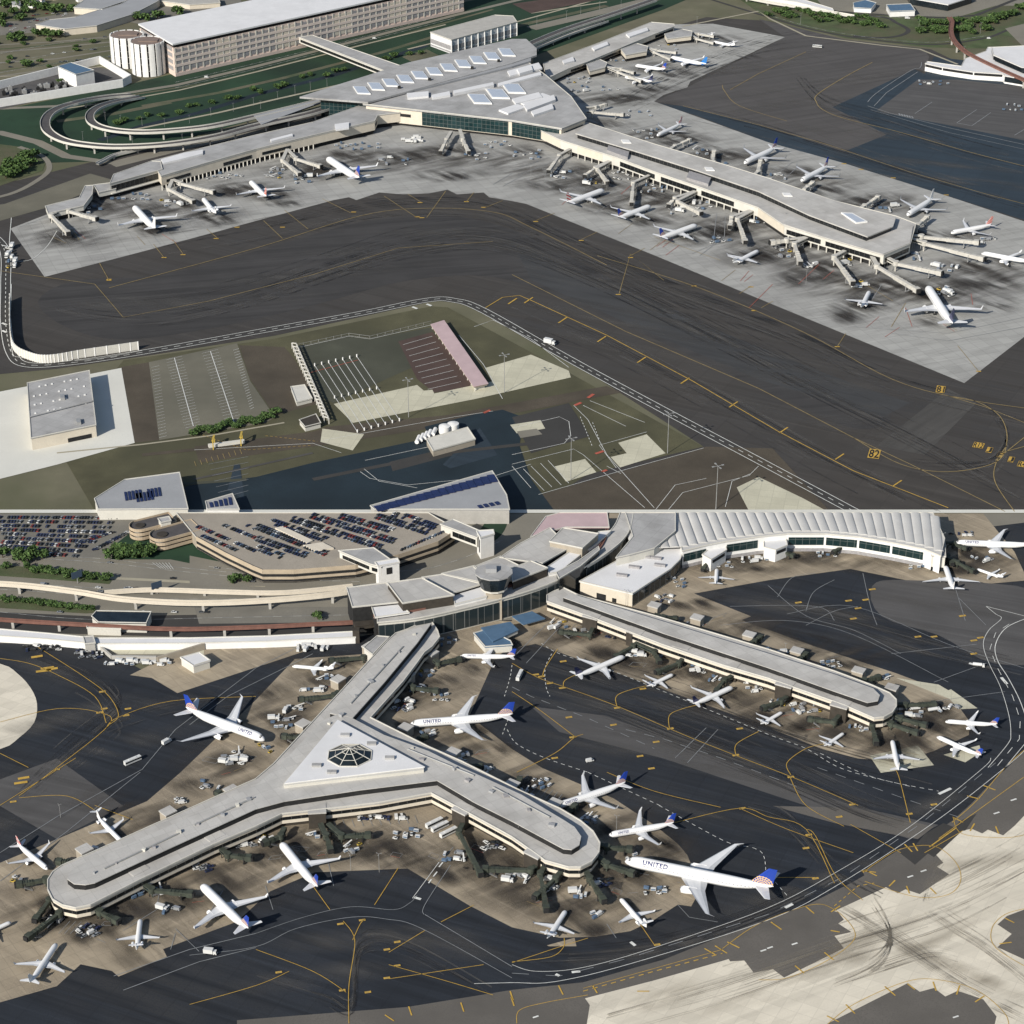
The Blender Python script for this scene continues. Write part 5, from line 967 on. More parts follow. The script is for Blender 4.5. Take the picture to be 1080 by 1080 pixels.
bw = smooth(px('11,318 11,345 13,365 19,374 32,380 45,383 62,382 90,377 146,369'), 5); hb = hz(90, 377, 368.5)
r_ = empty('blast_fence', P(60, 380), 'curved white blast fence at the end of the taxiway', 'fence'); b = MB(); ww = W(bw)
for a, c in zip(ww, ww[1:]): b.beam((a.x, a.y, .2), (c.x, c.y, .2), .5, hb)
b.build('fence_panels', M['concl'], r_)
for i in range(0, len(ww), 1): b = MB(); b.box((ww[i].x, ww[i].y, 0), .8, .8, hb + .3); b.build('fence_post', M['white'], r_)
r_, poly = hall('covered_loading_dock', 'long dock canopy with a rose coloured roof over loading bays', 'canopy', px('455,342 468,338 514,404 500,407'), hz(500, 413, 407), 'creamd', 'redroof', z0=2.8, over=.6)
for k in range(13):
    c = poly[3] + (poly[0] - poly[3]) * (k / 12); q = MB(); q.box((c.x + .6, c.y + .5, 0), .5, .5, 3.2); q.build('post', M['concl'], r_)
b = MB(); pp = offset(poly, -1.6); b.prism(pp, 0, 2.6); b.build('dock_platform', M['concl'], r_)
hs = hz(475, 481, 474)
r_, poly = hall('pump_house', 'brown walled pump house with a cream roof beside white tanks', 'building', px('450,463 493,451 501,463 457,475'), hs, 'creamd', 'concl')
for k, (x, y) in enumerate(((469, 456), (478, 453.5))): c = P(x, y, .3); b = MB(); b.tube((0, 0, 0), (0, 0, hs * 1.0), 2.6 * 1.6, n=20); b.tube((0, 0, hs), (0, 0, hs + .6), 2.6 * 1.6, 1, n=20); o = b.build('storage_tank', M['white']); o.location = c; tag(o, ('left' if not k else 'right') + ' of the two round white upright tanks behind the pump house', 'tank', 'upright white tanks')
for k, (x, y) in enumerate(((441, 466), (445, 464), (449, 462), (453, 460), (458, 458))): c = P(x, y, .3); b = MB(); b.tube((-.8, -4.6, 2), (.8, 4.6, 2), 1.5, n=14); b.box((0, -2.8, 0), 2, .6, 1); b.box((0, 2.8, 0), 2, .6, 1); o = b.build('horizontal_tank', M['white']); o.location = c; tag(o, 'white horizontal cylinder tank in the row left of the pump house', 'tank', 'horizontal white tanks')
r_, poly = hall('solar_roof_hall', 'large hall roofed with rows of blue solar panels at the bottom of the upper site', 'building', px('391,533.5 519,497 534,522 537,537 395,537'), 11, 'conc', 'roofm')
for k in range(17):
    u = k / 16; x, y = 398 + 119 * u, 533.5 - 32.5 * u; b = MB(); c0, c1 = P(x, y, 11.3), P(x + 4.5, y + 5.5 + 2 * u, 11.3); b.beam(c0, c1, 5.0, .35); b.build('solar_panel', M['solar'], r_)
for k in range(4): x, y = 505 + k * 6, 533 - k * 1.2; b = MB(); b.beam(P(x, y, 11.3), P(x + 3, y + 3, 11.3), 2.6, .35); b.build('solar_panel', M['solar'], r_)
r_, poly = hall('flat_roof_depot', 'grey flat roofed depot with small solar arrays at the lower left of the upper site', 'building', px('100,526 132,506 189,498.5 198,536.5 104,537'), 8, 'concl', 'roofm')
for k in range(14):
    x, y = 132 + (k % 5) * 3.8 + (k // 5) * 12, 519 - (k % 5) * .6 + (k // 5) * 1.5 - (6 if k > 9 else 0); b = MB(); b.beam(P(x, y, 8.3), P(x + 1.5, y + 9, 8.3), 1.5, .3); b.build('solar_panel', M['solar'], r_)
r_, poly = hall('flat_roof_depot', 'small grey depot with solar strips right of the larger depot', 'building', px('217,529 245,521 252,537 219,537'), 7, 'white', 'roofg')
for k in range(5): b = MB(); b.beam(P(222 + k * 5, 530 - k * 1.3, 7.3), P(223.5 + k * 5, 535 - k * .6, 7.3), 2, .3); b.build('solar_panel', M['solar'], r_)
r_, poly = hall('storage_shed', 'small bright flat roofed shed at the foot of the pipe rack', 'building', px('307,408 321,406 329,420 313,424'), 3.5, 'concl', 'concl')
r_ = empty('pipe_rack', P(326, 410), 'long steel pipe rack like a ladder left of the tanker bays', 'pipe rack')
for sd in (0, 5): b = MB(); a, c = P(308 + sd, 368 + sd * .1), P(342 + sd, 446 + sd * .3); b.beam((a.x, a.y, 4), (c.x, c.y, 4), .8, .8); b.build('rail', M['concl'], r_)
for k in range(22):
    u = k / 21; a, c = P(308 + 34 * u, 368 + 78 * u), P(313 + 34 * u, 368.5 + 79 * u); b = MB(); b.beam((a.x, a.y, 4.8), (c.x, c.y, 4.8), .9, .5); b.beam((a.x, a.y, 0), (a.x, a.y, 4), .5, .5); b.beam((c.x, c.y, 0), (c.x, c.y, 4), .5, .5); b.build('crossbar', M['concl'], r_)
r_ = empty('fuel_rack', P(238, 470), 'low yellow and white fuel rack with end frames near the parking lot', 'fuel rack')
a, c = P(220, 473), P(258, 468); b = MB(); b.beam((a.x, a.y, 1), (c.x, c.y, 1), 3, 2); b.build('platform', M['concl'], r_)
for q in (a + (c - a) * .15, a + (c - a) * .92): b = MB(); b.beam((q.x, q.y - 4, .3), (q.x, q.y - 4, 7), .7, .7); b.beam((q.x, q.y + 4, .3), (q.x, q.y + 4, 7), .7, .7); b.beam((q.x, q.y - 4.5, 7), (q.x, q.y + 4.5, 7), 1.4, .9); b.build('end_frame', paint['yellow'], r_)
hall('yard_office', 'small olive roofed office by the foot of the pipe rack', 'building', px('316,443 333,437 338,446 322,450'), 4, 'concl', 'brown')
BG = 'bollards of the tanker bays'
for k in range(7):
    for x, y in ((332 + k * 7.4, 386 - k * 1.6), (353 + k * 7.4, 420 - k * 1.6), (377 + k * 7.4, 456 - k * 2)):
        o = MB(); o.tube((0, 0, 0), (0, 0, 2.2), .5, n=8); b_ = o.build('bollard', M['white']); b_.location = P(x, y, .3); tag(b_, 'short white bollard at the end of a tanker bay line', 'bollard', BG)
FG = 'fence panels round the tanker yard'
fp = px('312,366 368,354 390,357 455,341')
for a, c in zip(fp, fp[1:]):
    n_ = max(1, int(abs(c[0] - a[0]) / 8))
    for k in range(n_):
        p0, p1 = P(a[0] + (c[0] - a[0]) * k / n_, a[1] + (c[1] - a[1]) * k / n_, .3), P(a[0] + (c[0] - a[0]) * (k + 1) / n_, a[1] + (c[1] - a[1]) * (k + 1) / n_, .3); o = MB(); d = p1 - p0
        o.beam((0, 0, 2.0), tuple(d + Vector((0, 0, 2.0))), .15, .15); o.beam((0, 0, .2), tuple(d + Vector((0, 0, .2))), .12, .12); o.beam((0, 0, 0), (0, 0, 2.3), .2, .2); b_ = o.build('fence', M['steel']); b_.location = p0; tag(b_, 'thin wire fence panel along the upper edge of the tanker yard', 'fence', FG)
LM = 'tall floodlight masts of the tanker yard'
for x, y, h_ in ((431, 440, 40), (532, 414, 40), (602, 506, 44), (704, 478, 42), (755, 537, 46)): lamp(x, y, h_, 'tall thin floodlight mast standing in the tanker yard', LM, 4)
for a in px('640,200 735,175 395,160 300,190 828,240 850,300 560,190 905,240'): lamp(a[0], a[1], 16, 'grey floodlight mast on the upper apron beside the concourse', 'floodlight masts of the upper apron', 3)
for k in range(22): tree(206 + k * 4 + TR.uniform(-2, 2), 458 - k * .9 + TR.uniform(-3, 3), 5.5, 'scrubby bush along the lower edge of the tan parking lot', 'bushes along the tan parking lot', 1.5, 'bush')
for k in range(26): x = 120 + k * 13 + TR.uniform(-4, 4); tree(x, 134 - (x - 120) * .245 + TR.uniform(-3, 3), 4.5, 'small dark tree on the lawns before the parking building', 'trees on the lawns before the parking building', 1.4)
for k in range(14): tree(TR.uniform(-5, 120), TR.uniform(40, 90), 3.5, 'small scrub bush on the highway verge at the left', 'bushes on the highway verge', 1.5, 'bush')
for k in range(60):
    x = TR.uniform(0, 115); y = 14 + TR.uniform(0, 26) * (1 - x / 150) ; co = TR.choice(('white', 'silver', 'red', 'grey')); vehicle('car', co, x, y, .5, co + ' car in the crowded car park at the top left', group=co + ' cars in the top left car park')
GR = 'trees on the upper left bank'
for s in t(0, 0, '20,720 50,700 80,690 110,670 140,660 60,730 95,715 130,690 25,745'): tree(s[0], s[1] + 2, 9, 'bright green tree on the bank at the left edge', GR, 1.2)
tree(27, 70, 8, 'lone round tree on the verge beside the highway', None, 1.3)
for s in t(0, 0, '50,175 75,170 90,172 160,155 185,155 215,155 240,160 70,30 60,60 130,30 15,80 30,30 110,55 150,40 180,45 220,50 250,50 300,50 580,85 615,85 665,80 750,60 90,90 10,110'): tree(s[0], s[1], 8, 'dark green tree among the houses and car parks at the top left', 'trees at the top left', 1.2)
for k in range(34): tree(812 + k * 3.6 + TR.uniform(-2, 2), 12 + k * .4 + TR.uniform(-4, 6), 4.5, 'small bushy tree planted on the lawn at the top right', 'trees on the top right lawn', 1.4)
for k in range(34): x = 970 + k * 2.4; tree(x + TR.uniform(-2, 2), 27 + TR.uniform(-4, 9) if x < 1000 or x > 1006 else 25, 5.5, 'bushy dark tree around the elevated brown track', 'trees by the brown track', 1.4)
for k in range(8): tree(1050 + k * 5, 22 - k * 2 + TR.uniform(-3, 3), 6, 'dense tree at the top right corner bank', 'trees on the corner bank', 1.4)
# ================================================================ LOWER SITE: buildings
# --- parking garage with cars on its roof
hd = hz(150 + 270 / 1, 0, 0) if False else 9.0
gp = px('207,567 238,584 267,598 277,602 310,602 375,597 420,586 462,572 479,561 478,556 460,546 452,541 186,541')
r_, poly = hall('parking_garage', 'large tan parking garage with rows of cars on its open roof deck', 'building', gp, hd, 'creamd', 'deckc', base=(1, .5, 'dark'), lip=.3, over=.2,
   bands=[('opening_strip', 'dark', 1.2, 2.8, range(0, 9), 0, 1, .12), ('opening_strip', 'dark', 4.8, 6.6, range(0, 9), 0, 1, .12), ('spandrel', 'tan', 3, 4.6, range(0, 9), 0, 1, .3), ('spandrel', 'tan', 7, 10, range(0, 9), 0, 1, .3)])
for a in ('290,557 298,555 330,570 324,573', '320,575 340,572 352,578 332,581'): b = MB(); b.prism(W(px(a), hd + 1), hd, hd + 1.2); b.build('ramp_wall', M['cream'], r_)
# --- spiral ramps beside the garage
for k, (c0, c1, rx, lb) in enumerate((((149, 566.5), (183, 558), 11.5, 'upper of the two tan looping ramps at the garage corner'), ((172, 576), (208, 566), 13, 'lower of the two tan looping ramps at the garage corner'))):
    r_ = empty('spiral_ramp', P(*c0), lb, 'ramp', 'looping garage ramps')
    for fl_ in range(3):
        z = 1.5 + fl_ * 3; a, c = P(*c0), P(*c1); rad = rx / S(566); d = (c - a).normalized(); n_ = Vector((-d.y, d.x, 0)); pts = [a + (d * math.cos(th) + n_ * math.sin(th)) * rad for th in [PI / 2 + PI * i / 14 for i in range(15)]] + [c - n_ * rad, c + n_ * rad]
        b = MB(); b.prism(pts, z, z + .8, bottom=True); sl_ = b.build('ramp_deck', M['asph'] if fl_ == 2 else M['conc'], r_); b = MB()
        for i in range(len(pts)): b.beam((pts[i].x, pts[i].y, z), (pts[(i + 1) % len(pts)].x, pts[(i + 1) % len(pts)].y, z), .4, 2.0)
        b.build('parapet', mat('tan_ramp_parapet', (.42, .335, .235), .85), sl_)
    b = MB(); a = P(*c0); b.tube((a.x, a.y, 0), (a.x, a.y, 9), rad * .45, n=14); b.build('core', M['brown'], r_)
hall('stair_tower', 'small pale stair tower behind the upper looping ramp', 'building', px('167,547 178,545 180,549 170,551'), 12, 'concl', 'roofg')
# --- footbridges from garage to terminal
r_, _ = hall('glazed_footbridge', 'pale green glazed footbridge with a grey roof at the middle of the garage', 'footbridge', px('358,581 394,578 414,592 402,598 391,595'), 14, 'concl', 'roofg', z0=8, bands=[('window_strip', 'strip', 9.5, 12, [3, 4], .05, .9, .2)])
hall('stair_tower', 'white stair tower with one dark square window at the end of the middle footbridge', 'building', px('396,593 419,589 421,593 399,597'), 15, 'white', 'roofw', bands=[('window', 'dark', 8, 12.5, [2], .35, .62, .2)])
r_, _ = hall('glazed_footbridge', 'pale green glazed footbridge with a grey roof at the right end of the garage', 'footbridge', px('465,553 478,548 508,561 503,567 476,557'), 14, 'concl', 'roofg', z0=7, bands=[('window_strip', 'strip', 8.5, 12, [3], .05, .95, .2)])
hall('stair_tower', 'white stair tower with dark slots at the end of the right footbridge', 'building', px('503,560 520,559 521,563 507,567'), 16, 'white', 'roofw', bands=[('window', 'dark', 4, 13, [3], .2, .4, .2)])
# --- terminal headhouse
zt = 15.
front = smooth(px('399,656 437,652 480,643 540,628 577,616 612,600 645,579 662,561 667,541'), 4)
back = smooth(px('655,541 648,556 632,571 600,590 560,607 520,620 478,631 437,640 399,645'), 4)
r_, poly = hall('curved_terminal', 'long curved terminal front with teal glass wall and pale roof band', 'building', front + back, zt, 'concl', 'roofc', bands=[('curtain_wall', 'sglass', .8, 12.6, range(0, len(front) - 1), 0, 1, .3)], over=.8)
for (lb, a, h_, w_, f_) in (
  ('pale grey terminal roof at the left end of the curve with a dark open side', '366,620 407,615 421,635 372,640', 15, 'dark', 'roofc'),
  ('raised grey terminal roof pavilion with a dark front beside the left end', '409,615 445,610 478,627.5 425,636', 19, 'brown', 'roofc'),
  ('bright white terminal roof panel in front of the left pavilions', '392,639 420,636 431,646 396,651', 13.4, 'dark', 'roofw'),
  ('grey terminal roof between the raised pavilion and the control tower', '446,609 467,606 508,616 478,625', 16, 'dark', 'roofc'),
  ('pale grey terminal roof strip left of the control tower', '467,605 500,597 512,608 508,614', 15.5, 'dark', 'roofc'),
  ('bright white terminal roof left of the control tower base', '478,627 510,618 513,629 480,637', 14, 'white', 'roofw'),
  ('pale terminal roof behind the control tower', '500,598 528,587 560,603 540,612 516,612', 15.5, 'dark', 'roofc'),
  ('raised grey pavilion right of the control tower with a dark front', '539,600 560,592 577,599 541,613', 18, 'brown', 'roofc'),
  ('bright white terminal roof right of the control tower', '578,598 604,580 616,582 590,603 579,605', 14, 'white', 'roofw'),
  ('broad pale roof with seams in the middle of the terminal curve', '528,588 550,573 580,557 600,578 572,594', 15.5, 'dark', 'roofc'),
  ('raised grey pavilion with a dark side near the upper end of the curve', '580,571 594,557 631,563 614,578', 19, 'creamd', 'roofc'),
  ('white roof strip at the upper end of the terminal curve', '616,578 632,561 644,560 630,573 612,585', 14, 'white', 'roofw'),
  ('long grey clerestory along the upper part of the terminal curve', '587,604 610,592 631,577 632,580 612,597 590,610', 15.5, 'glass', 'roofg'),
  ('pale terminal roof with rose tinted strips at the top of the curve', '560,566 576,545 590,541 640,541 642,556 596,556', 14, 'dark', 'redroof')):
    hall('terminal_roof_pavilion', lb, 'terminal roof', px(a), h_ + 3, w_, f_, z0=0)
# --- control tower
c = P(521, 627.5, 15); c.z = 0; r_ = empty('control_tower', c, 'control tower with a flared dark glass cab above the terminal roofs', 'control tower'); zc_ = hz(521, proj(c)[1], 617)
k = .8
b = MB(); b.prism([Vector((x * k, y * k, 0)) for x, y in ((-6, -6), (6, -6), (6.5, 6), (-6.5, 6))], 0, zc_, bottom=True); b.build('shaft', M['creamd'], r_, at=1)
def ring(n, ra, rb, z): return [(ra * k * math.cos(2 * PI * i / n + .3), rb * k * math.sin(2 * PI * i / n + .3), z) for i in range(n)]
b = MB(); n = 12; vs = ring(n, 10, 9, zc_ - 1) + ring(n, 14, 12.5, zc_ + 8.5); b.raw(vs, [(i, (i + 1) % n, n + (i + 1) % n, n + i) for i in range(n)] + [tuple(range(n))[::-1]]); b.build('cab_glass', M['glass'], r_, at=1)
b = MB(); b.prism([Vector(p) for p in ring(n, 14.4, 12.9, 0)], zc_ + 8.5, zc_ + 9.3); b.build('cab_roof', M['roofg'], r_, at=1)
b = MB(); b.prism([Vector(p) for p in ring(n, 10.4, 9.4, 0)], zc_ - 2, zc_ - 1, bottom=True); b.build('cab_floor_rim', M['concl'], r_, at=1)
b = MB(); b.box((-2 * k, 1, zc_ + 9.3), 8 * k, 6 * k, 2.6); b.build('rooftop_unit', M['roofm'], r_, at=1)
# --- guideways and elevated roads
viaduct('people_mover_track', px('-40,648 0,653 80,658 180,663 270,661 330,658 395,655'), 3.6, 5.5, 'red brown elevated people mover track along the front of the lower roads', 'track', deck='rust', par='rust', ph=.7)
viaduct('people_mover_track', px('394,650 440,643 490,631 520,623 548,614 580,600'), 3.2, 15.4, 'red brown people mover track running across the terminal roof band', 'track', deck='rust', par='rust', ph=.8, step=999)
viaduct('people_mover_track', px('625,585 634,575 640,560 641,541'), 3, 15.5, 'red brown track strip on the upper end of the terminal roof', 'track', deck='rust', par='rust', ph=.6, step=999)
hall('enclosed_walkway', 'long white enclosed walkway running left from the terminal', 'walkway', px('-40,660 50,668 100,673 200,673 280,671 375,666 375,672 280,676.5 200,678.5 100,679 50,674 -40,668'), 4.5, 'white', 'roofw', over=.2)
hall('walkway_joint', 'grey box joining two lengths of the white walkway', 'walkway joint', px('88,672 98,671 100,678 90,679'), 6, 'conc', 'roofg')
viaduct('elevated_road', px('-40,614 20,617 80,624 130,632 200,636 270,634 340,628 380,622'), 5, 6, 'tan elevated road on piers crossing above the lower roads', deck='road', par='cream', ph=1.3, step=34)
viaduct('elevated_road', px('110,625 160,622 230,624 300,625 372,618'), 4, 3, 'short tan ramp beside the tan elevated road', deck='road', par='cream', ph=1.1)
hall('portal_frame', 'dark brown portal frame under the track at the root of the left arm', 'portal', px('373,656 395,654 397,657 375,660'), 9, 'brown', 'brown', z0=6)
for x in (376, 394): 
    c = P(x, 677 if x < 380 else 662); b = MB(); b.box((0, 0, 0), 4, 4, 9); o = b.build('portal_pillar', M['brown']); o.location = c; tag(o, 'dark brown pillar at the ' + ('outer' if x < 380 else 'inner') + ' foot of the portal frame', 'pillar')
hall('service_building', 'low service building with two dark solar roofs by the red track', 'building', px('97,650 102,644.5 159,645.5 154,657 104,656'), 7, 'concl', 'glass')
hall('kiosk', 'small pale kiosk beneath the track in front of the solar roofed building', 'building', px('92,662 127,663 127,660 92,659'), 5, 'concl', 'concl')
hall('cargo_shed', 'small white square shed on the tan apron at the left', 'building', px('191,693.5 210,688.5 221,696.5 204,702'), 5.5, 'concl', 'roofw')
b = MB(); a, c = P(166, 700), P(216, 685); b.beam((a.x, a.y, 0), (c.x, c.y, 0), 1.2, 4.5); o = b.build('retaining_wall', M['creamd']); tag(o, 'dark tan retaining wall behind the small white square shed', 'wall')
b = MB(); a, c = P(98, 678), P(118, 695); b.beam((a.x, a.y, 0), (c.x, c.y, 0), 1.2, 2.5); c2 = P(165, 696); b.beam((c.x, c.y, 0), (c2.x, c2.y, 0), 1.2, 2.5); o = b.build('retaining_wall', M['conc']); tag(o, 'low grey bent retaining wall along the left service yard', 'wall')
# --- Y shaped concourse
hY = hz(72, 967, 950)
out = px('369,757 372,756') 
Yout = (px('410,675 418,668 430,664 445,657 455,656') + px('461,665 463,672 455,682 447,688 440,698 425,718 408,737 390,757') + px('420,772 452,788 486,803 550,835 590,853 612,866')
        + px('625,877 632,889 631,899 624,908 612,914 600,914 586,910 575,907') + px('567,901 540,882 500,860 455,836 400,846 350,852 297,858 270,871 225,890 150,926 95,954')
        + px('80,957 66,954 56,948 51,938 51,928 56,920 66,913') + px('105,896 185,860 270,822 289,806 350,740'))
r_, polyY = hall('pier_concourse', 'Y shaped pier concourse with two rounded ends and pale grey roofs', 'building', Yout, hY, 'cream', 'roofc', base=(hY * .34, 2.2, 'brown'), over=.5, lip=.9,
     bands=[('window_strip', 'strip', hY * .56, hY * .76, None, .0, 1., .18)])
up = px('452,657 440,668 405,706 371,754 356,772 371,758 400,772 452,790 480,803 550,838 596,866') + px('608,873 613,883 611,892 603,897 594,895') + px('540,866 500,845 461,822 380,832 300,845 289,847 270,853 180,894 100,931') + px('90,933 78,932 71,927 72,921 80,914') + px('120,897 185,868 270,828 296,806 354,742 420,670 432,665')
r2 = px('356,753 371,757 405,775 452,792 480,806 550,838 595,865 606,872 613,882 611,891 603,896 594,895 540,866 500,846 461,823 380,833 300,845 270,853 180,894 100,931 90,933 78,932 71,927 72,921 80,914 120,897 185,868 270,828 296,806 340,760')
slab(r_, 'upper_wall', r2, hY, hY + 3.3, 'dark'); slab(r_, 'upper_roof', r2, hY + 3.3, hY + 3.75, 'roofc')
na = px('348,752 420,672 432,665 452,658 455,657 440,678 405,720 372,757')
slab(r_, 'upper_wall', na, hY, hY + 3.28, 'dark'); slab(r_, 'upper_roof', na, hY + 3.28, hY + 3.85, 'roofc')
slab(r_, 'centre_wall', px('356,761 447,810 447,812 300,828.5 299,826'), hY + 3.7, hY + 5.6, 'concl'); slab(r_, 'centre_roof', px('356,759 448,808.5 300,826'), hY + 5.6, hY + 6.2, 'roofw')
c = P(369, 797, hY + 6.2); rad = 24 / S(797); b = MB(); n = 8; vs = [(c.x + rad * math.cos(2 * PI * i / n + PI / 8), c.y + rad * .9 * math.sin(2 * PI * i / n + PI / 8), hY + 6.2) for i in range(n)] + [(c.x, c.y, hY + 11)]
for i in range(n):
    b.quad([vs[i], vs[(i + 1) % n], vs[n]], 0)
sk = b.build('pyramid_skylight', M['glass'], r_); b = MB()
for i in range(n):
    b.beam(vs[i], vs[n], .35, .3); b.beam(vs[i], vs[(i + 1) % n], .4, .5)
    for u in (.33, .66):
        e0 = Vector(vs[i]) + (Vector(vs[n]) - Vector(vs[i])) * u; e1 = Vector(vs[(i + 1) % n]) + (Vector(vs[n]) - Vector(vs[(i + 1) % n])) * u; b.beam(e0, e1, .18, .25)
b.build('skylight_ribs', M['concl'], sk)
for x, y in ((364, 776), (411, 800), (334, 808), (392, 785), (350, 815)): b = MB(); q = P(x, y, hY + 6.2); b.box((q.x, q.y, hY + 6.2), 5, 2.4, 1.2); b.build('rooftop_unit', M['roofg'], r_)
RQ = random.Random(4)
for ax, ay, bx, by, n_ in ((95, 925, 280, 838, 9), (345, 770, 440, 668, 7), (420, 785, 590, 872, 8)):
    for k in range(n_):
        u = (k + RQ.uniform(.2, .8)) / n_; q = P(ax + (bx - ax) * u + RQ.uniform(-3, 3), ay + (by - ay) * u + RQ.uniform(-3, 3), hY + 3.8); b = MB(); w_ = RQ.uniform(1, 2.6)
        b.box((q.x, q.y, hY + 3.7), w_, w_ * RQ.uniform(.6, 1.6), RQ.uniform(.8, 1.7), RQ.uniform(0, 1.5)); b.build('roof_vent', M[RQ.choice(('roofm', 'concl', 'louver'))], r_)
for x0, y0, x1, y1 in ((110, 916, 190, 878), (205, 870, 268, 841), (370, 742, 425, 682), (430, 790, 500, 818), (520, 830, 580, 862)):
    b = MB(); b.tube(P(x0, y0, hY + 4.2), P(x1, y1, hY + 4.2), .45, n=8); b.build('roof_duct', M['steel'], r_)
VY = 'brown gate vestibules of the Y shaped pier'
def vest(p, lb, grp, w, d, h, ang, m='brown'):
    c = P(*p); r = empty('gate_vestibule', c, lb, 'gate vestibule', grp, ang); b = MB(); b.box((0, 0, 0), w, d, h - .8); b.build('wall', M[m], r, at=1); b = MB(); b.box((0, 0, h - .8), w + .6, d + .6, .8); b.build('roof', M['roofc'], r, at=1)
for x, y, a in ((146, 933, .75), (226, 897, .75), (335, 869, .1), (489, 869, -.7), (565, 915, -.7)): vest((x, y), 'dark brown gate vestibule on the near side of the Y shaped pier', VY, 9, 8, hY + .25, a)
for x, y, a in ((90, 905, .75), (178, 865, .75), (245, 842, .75), (320, 772, .9), (357, 725, .9), (390, 690, .9), (455, 697, .9), (430, 720, .9), (428, 776, -.6), (478, 802, -.6), (540, 836, -.6), (585, 856, -.6)): vest((x, y), 'pale roofed gate vestibule on the far side of the Y shaped pier', 'far side vestibules of the Y shaped pier', 6.5, 6, hY * .62, a, 'creamd')
hall('link_building', 'pale grey link building beside the root of the left arm', 'building', px('384,683 398,671 410,672 393,690'), 9, 'concl', 'roofg')
# --- straight pier
hP = hY
Pout = px('577,634 577,628 584,624 594,620 610,628 692,650 810,685 880,708 920,723 938,731') + px('945,738 945,745 941,751 932,756 922,757') + px('892,744 810,715 765,702 700,680 630,653')
r_, polyP = hall('pier_concourse', 'straight pier concourse with a rounded right end and cream bands', 'building', Pout, hP, 'cream', 'roofc', base=(hP * .34, 2.2, 'brown'), over=.4, lip=.9, bands=[('window_strip', 'strip', hP * .56, hP * .76, None, 0, 1, .18)])
rp = px('594,630 603,626 692,653 810,689 880,711 921,726 928,733 926,739 915,741 880,729 810,704 700,668')
slab(r_, 'upper_wall', rp, hP, hP + 3.0, 'dark'); slab(r_, 'upper_roof', rp, hP + 3.0, hP + 3.4, 'roofc')
for k, (x, y) in enumerate(((625, 660), (671, 676), (720, 692), (771, 711), (828, 732), (886, 754))): vest((x, y + 3), ('leftmost', 'second', 'third', 'fourth', 'fifth', 'rightmost')[k] + ' dark vestibule from the left on the near side of the straight pier', 'vestibules of the straight pier', 9.5, 9, hP + .25, -.5)
for x, y in ((690, 646), (735, 659), (790, 677), (840, 694), (905, 715), (940, 733)): vest((x, y), 'pale roofed vestibule on the far side of the straight pier', 'far side vestibules of the straight pier', 6.5, 5.5, hP * .58, -.5, 'creamd')
# --- white roofed hall and vaulted hall
hB = hz(667, 640, 626)
r_, poly = hall('departure_hall', 'hall with a flat white roof, cream front and dark glass side wall', 'building', px('612,613 667,626 690,611 707,600 717,590 722,577 700,578 663,585'), hB, 'cream', 'roofw', bands=[('curtain_wall', 'sglass', .8, hB - 1.2, [1, 2, 3, 4], 0, 1, .3), ('doorway', 'dark', .3, 4, [0], .32, .5, .2), ('doorway', 'dark', .3, 3, [0], .62, .7, .2)])
for x, y in ((656, 607.5), (669, 599), (680, 588), (692, 589.5), (696, 597)): b = MB(); q = P(x, y, hB); b.box((q.x, q.y, hB), 7, 2.2, 1.5, -.25); b.build('rooftop_unit', M['louver'], r_)
hV = 13.
r_, poly = hall('vaulted_hall', 'long curved hall with a scalloped white vault roof and dark window wall', 'building', px('720,581 745,575 765,571 800,566 830,563 870,563 905,566 940,572 975,579 992,586 996,568 985,545 984,541 720,541 712,556'), hV, 'white', 'vault', bands=[('curtain_wall', 'tglass', 5, 10.5, [0, 2, 4, 5, 6, 7], .05, .98, .3), ('dark_base', 'louver', .3, 2.6, range(0, 8), 0, 1, .25)])
for k in range(33):
    u = k / 32; x = 672 + 318 * u; y0 = 541.5; xb = 690 + 292 * u
    yf = 580 - 60 * u + 62 * u * u if u > .15 else 580 - 9 * u
    yf = {True: 579 - (x - 672) * .09, False: yf}[x < 780]
    fx = [(672, 579), (720, 577), (765, 568), (830, 560.5), (870, 560.5), (905, 563.5), (940, 569), (975, 576), (990, 581)]
    for (xa, ya), (xc, yc) in zip(fx, fx[1:]):
        if xa <= x <= xc: yf = ya + (yc - ya) * (x - xa) / (xc - xa)
    a, c = P(x, yf, hV), P(x - 14 + 10 * u, max(541.5, yf - 36), hV); d = (c - a); L_ = d.length; d.normalize(); nn = Vector((-d.y, d.x, 0)); wv = 9.95 / S(yf) / 2 * 1.02
    b = MB(); m_ = 7; vs = []
    for e in (a, c): vs += [e + nn * wv * math.cos(PI * i / m_) + Vector((0, 0, -.15 + 1.0 * math.sin(PI * i / m_))) for i in range(m_ + 1)]
    b.raw(vs, [(i, i + 1, m_ + 2 + i, m_ + 1 + i) for i in range(m_)], 0, True); b.raw(vs, [tuple(range(m_ + 1))], 0); b.build('roof_vault', M['vault'], r_)
hall('roof_link', 'flat pale roof linking the curved terminal to the vaulted hall', 'building', px('660,541 712,541 712,560 690,578 664,585 650,588 668,566'), 15.2, 'concl', 'roofg')
for k, a in enumerate(('741,585 757,572 764,573 766,580 750,590', '806,577 806,566 828,566 830,575 818,580')): hall('gate_pavilion', ('left', 'right')[k] + ' white gate pavilion in front of the vaulted hall', 'building', px(a), 9, 'white', 'roofw', bands=[('window_strip', 'dark', 5.5, 7.5, [3], .1, .9, .2)])
hall('end_pavilion', 'pale pavilion at the right end of the vaulted hall', 'building', px('983,586 997,587 996,570 985,560 974,561'), 11, 'concl', 'roofg', bands=[('dark_base', 'glass', .3, 3, [0], 0, 1, .2)])
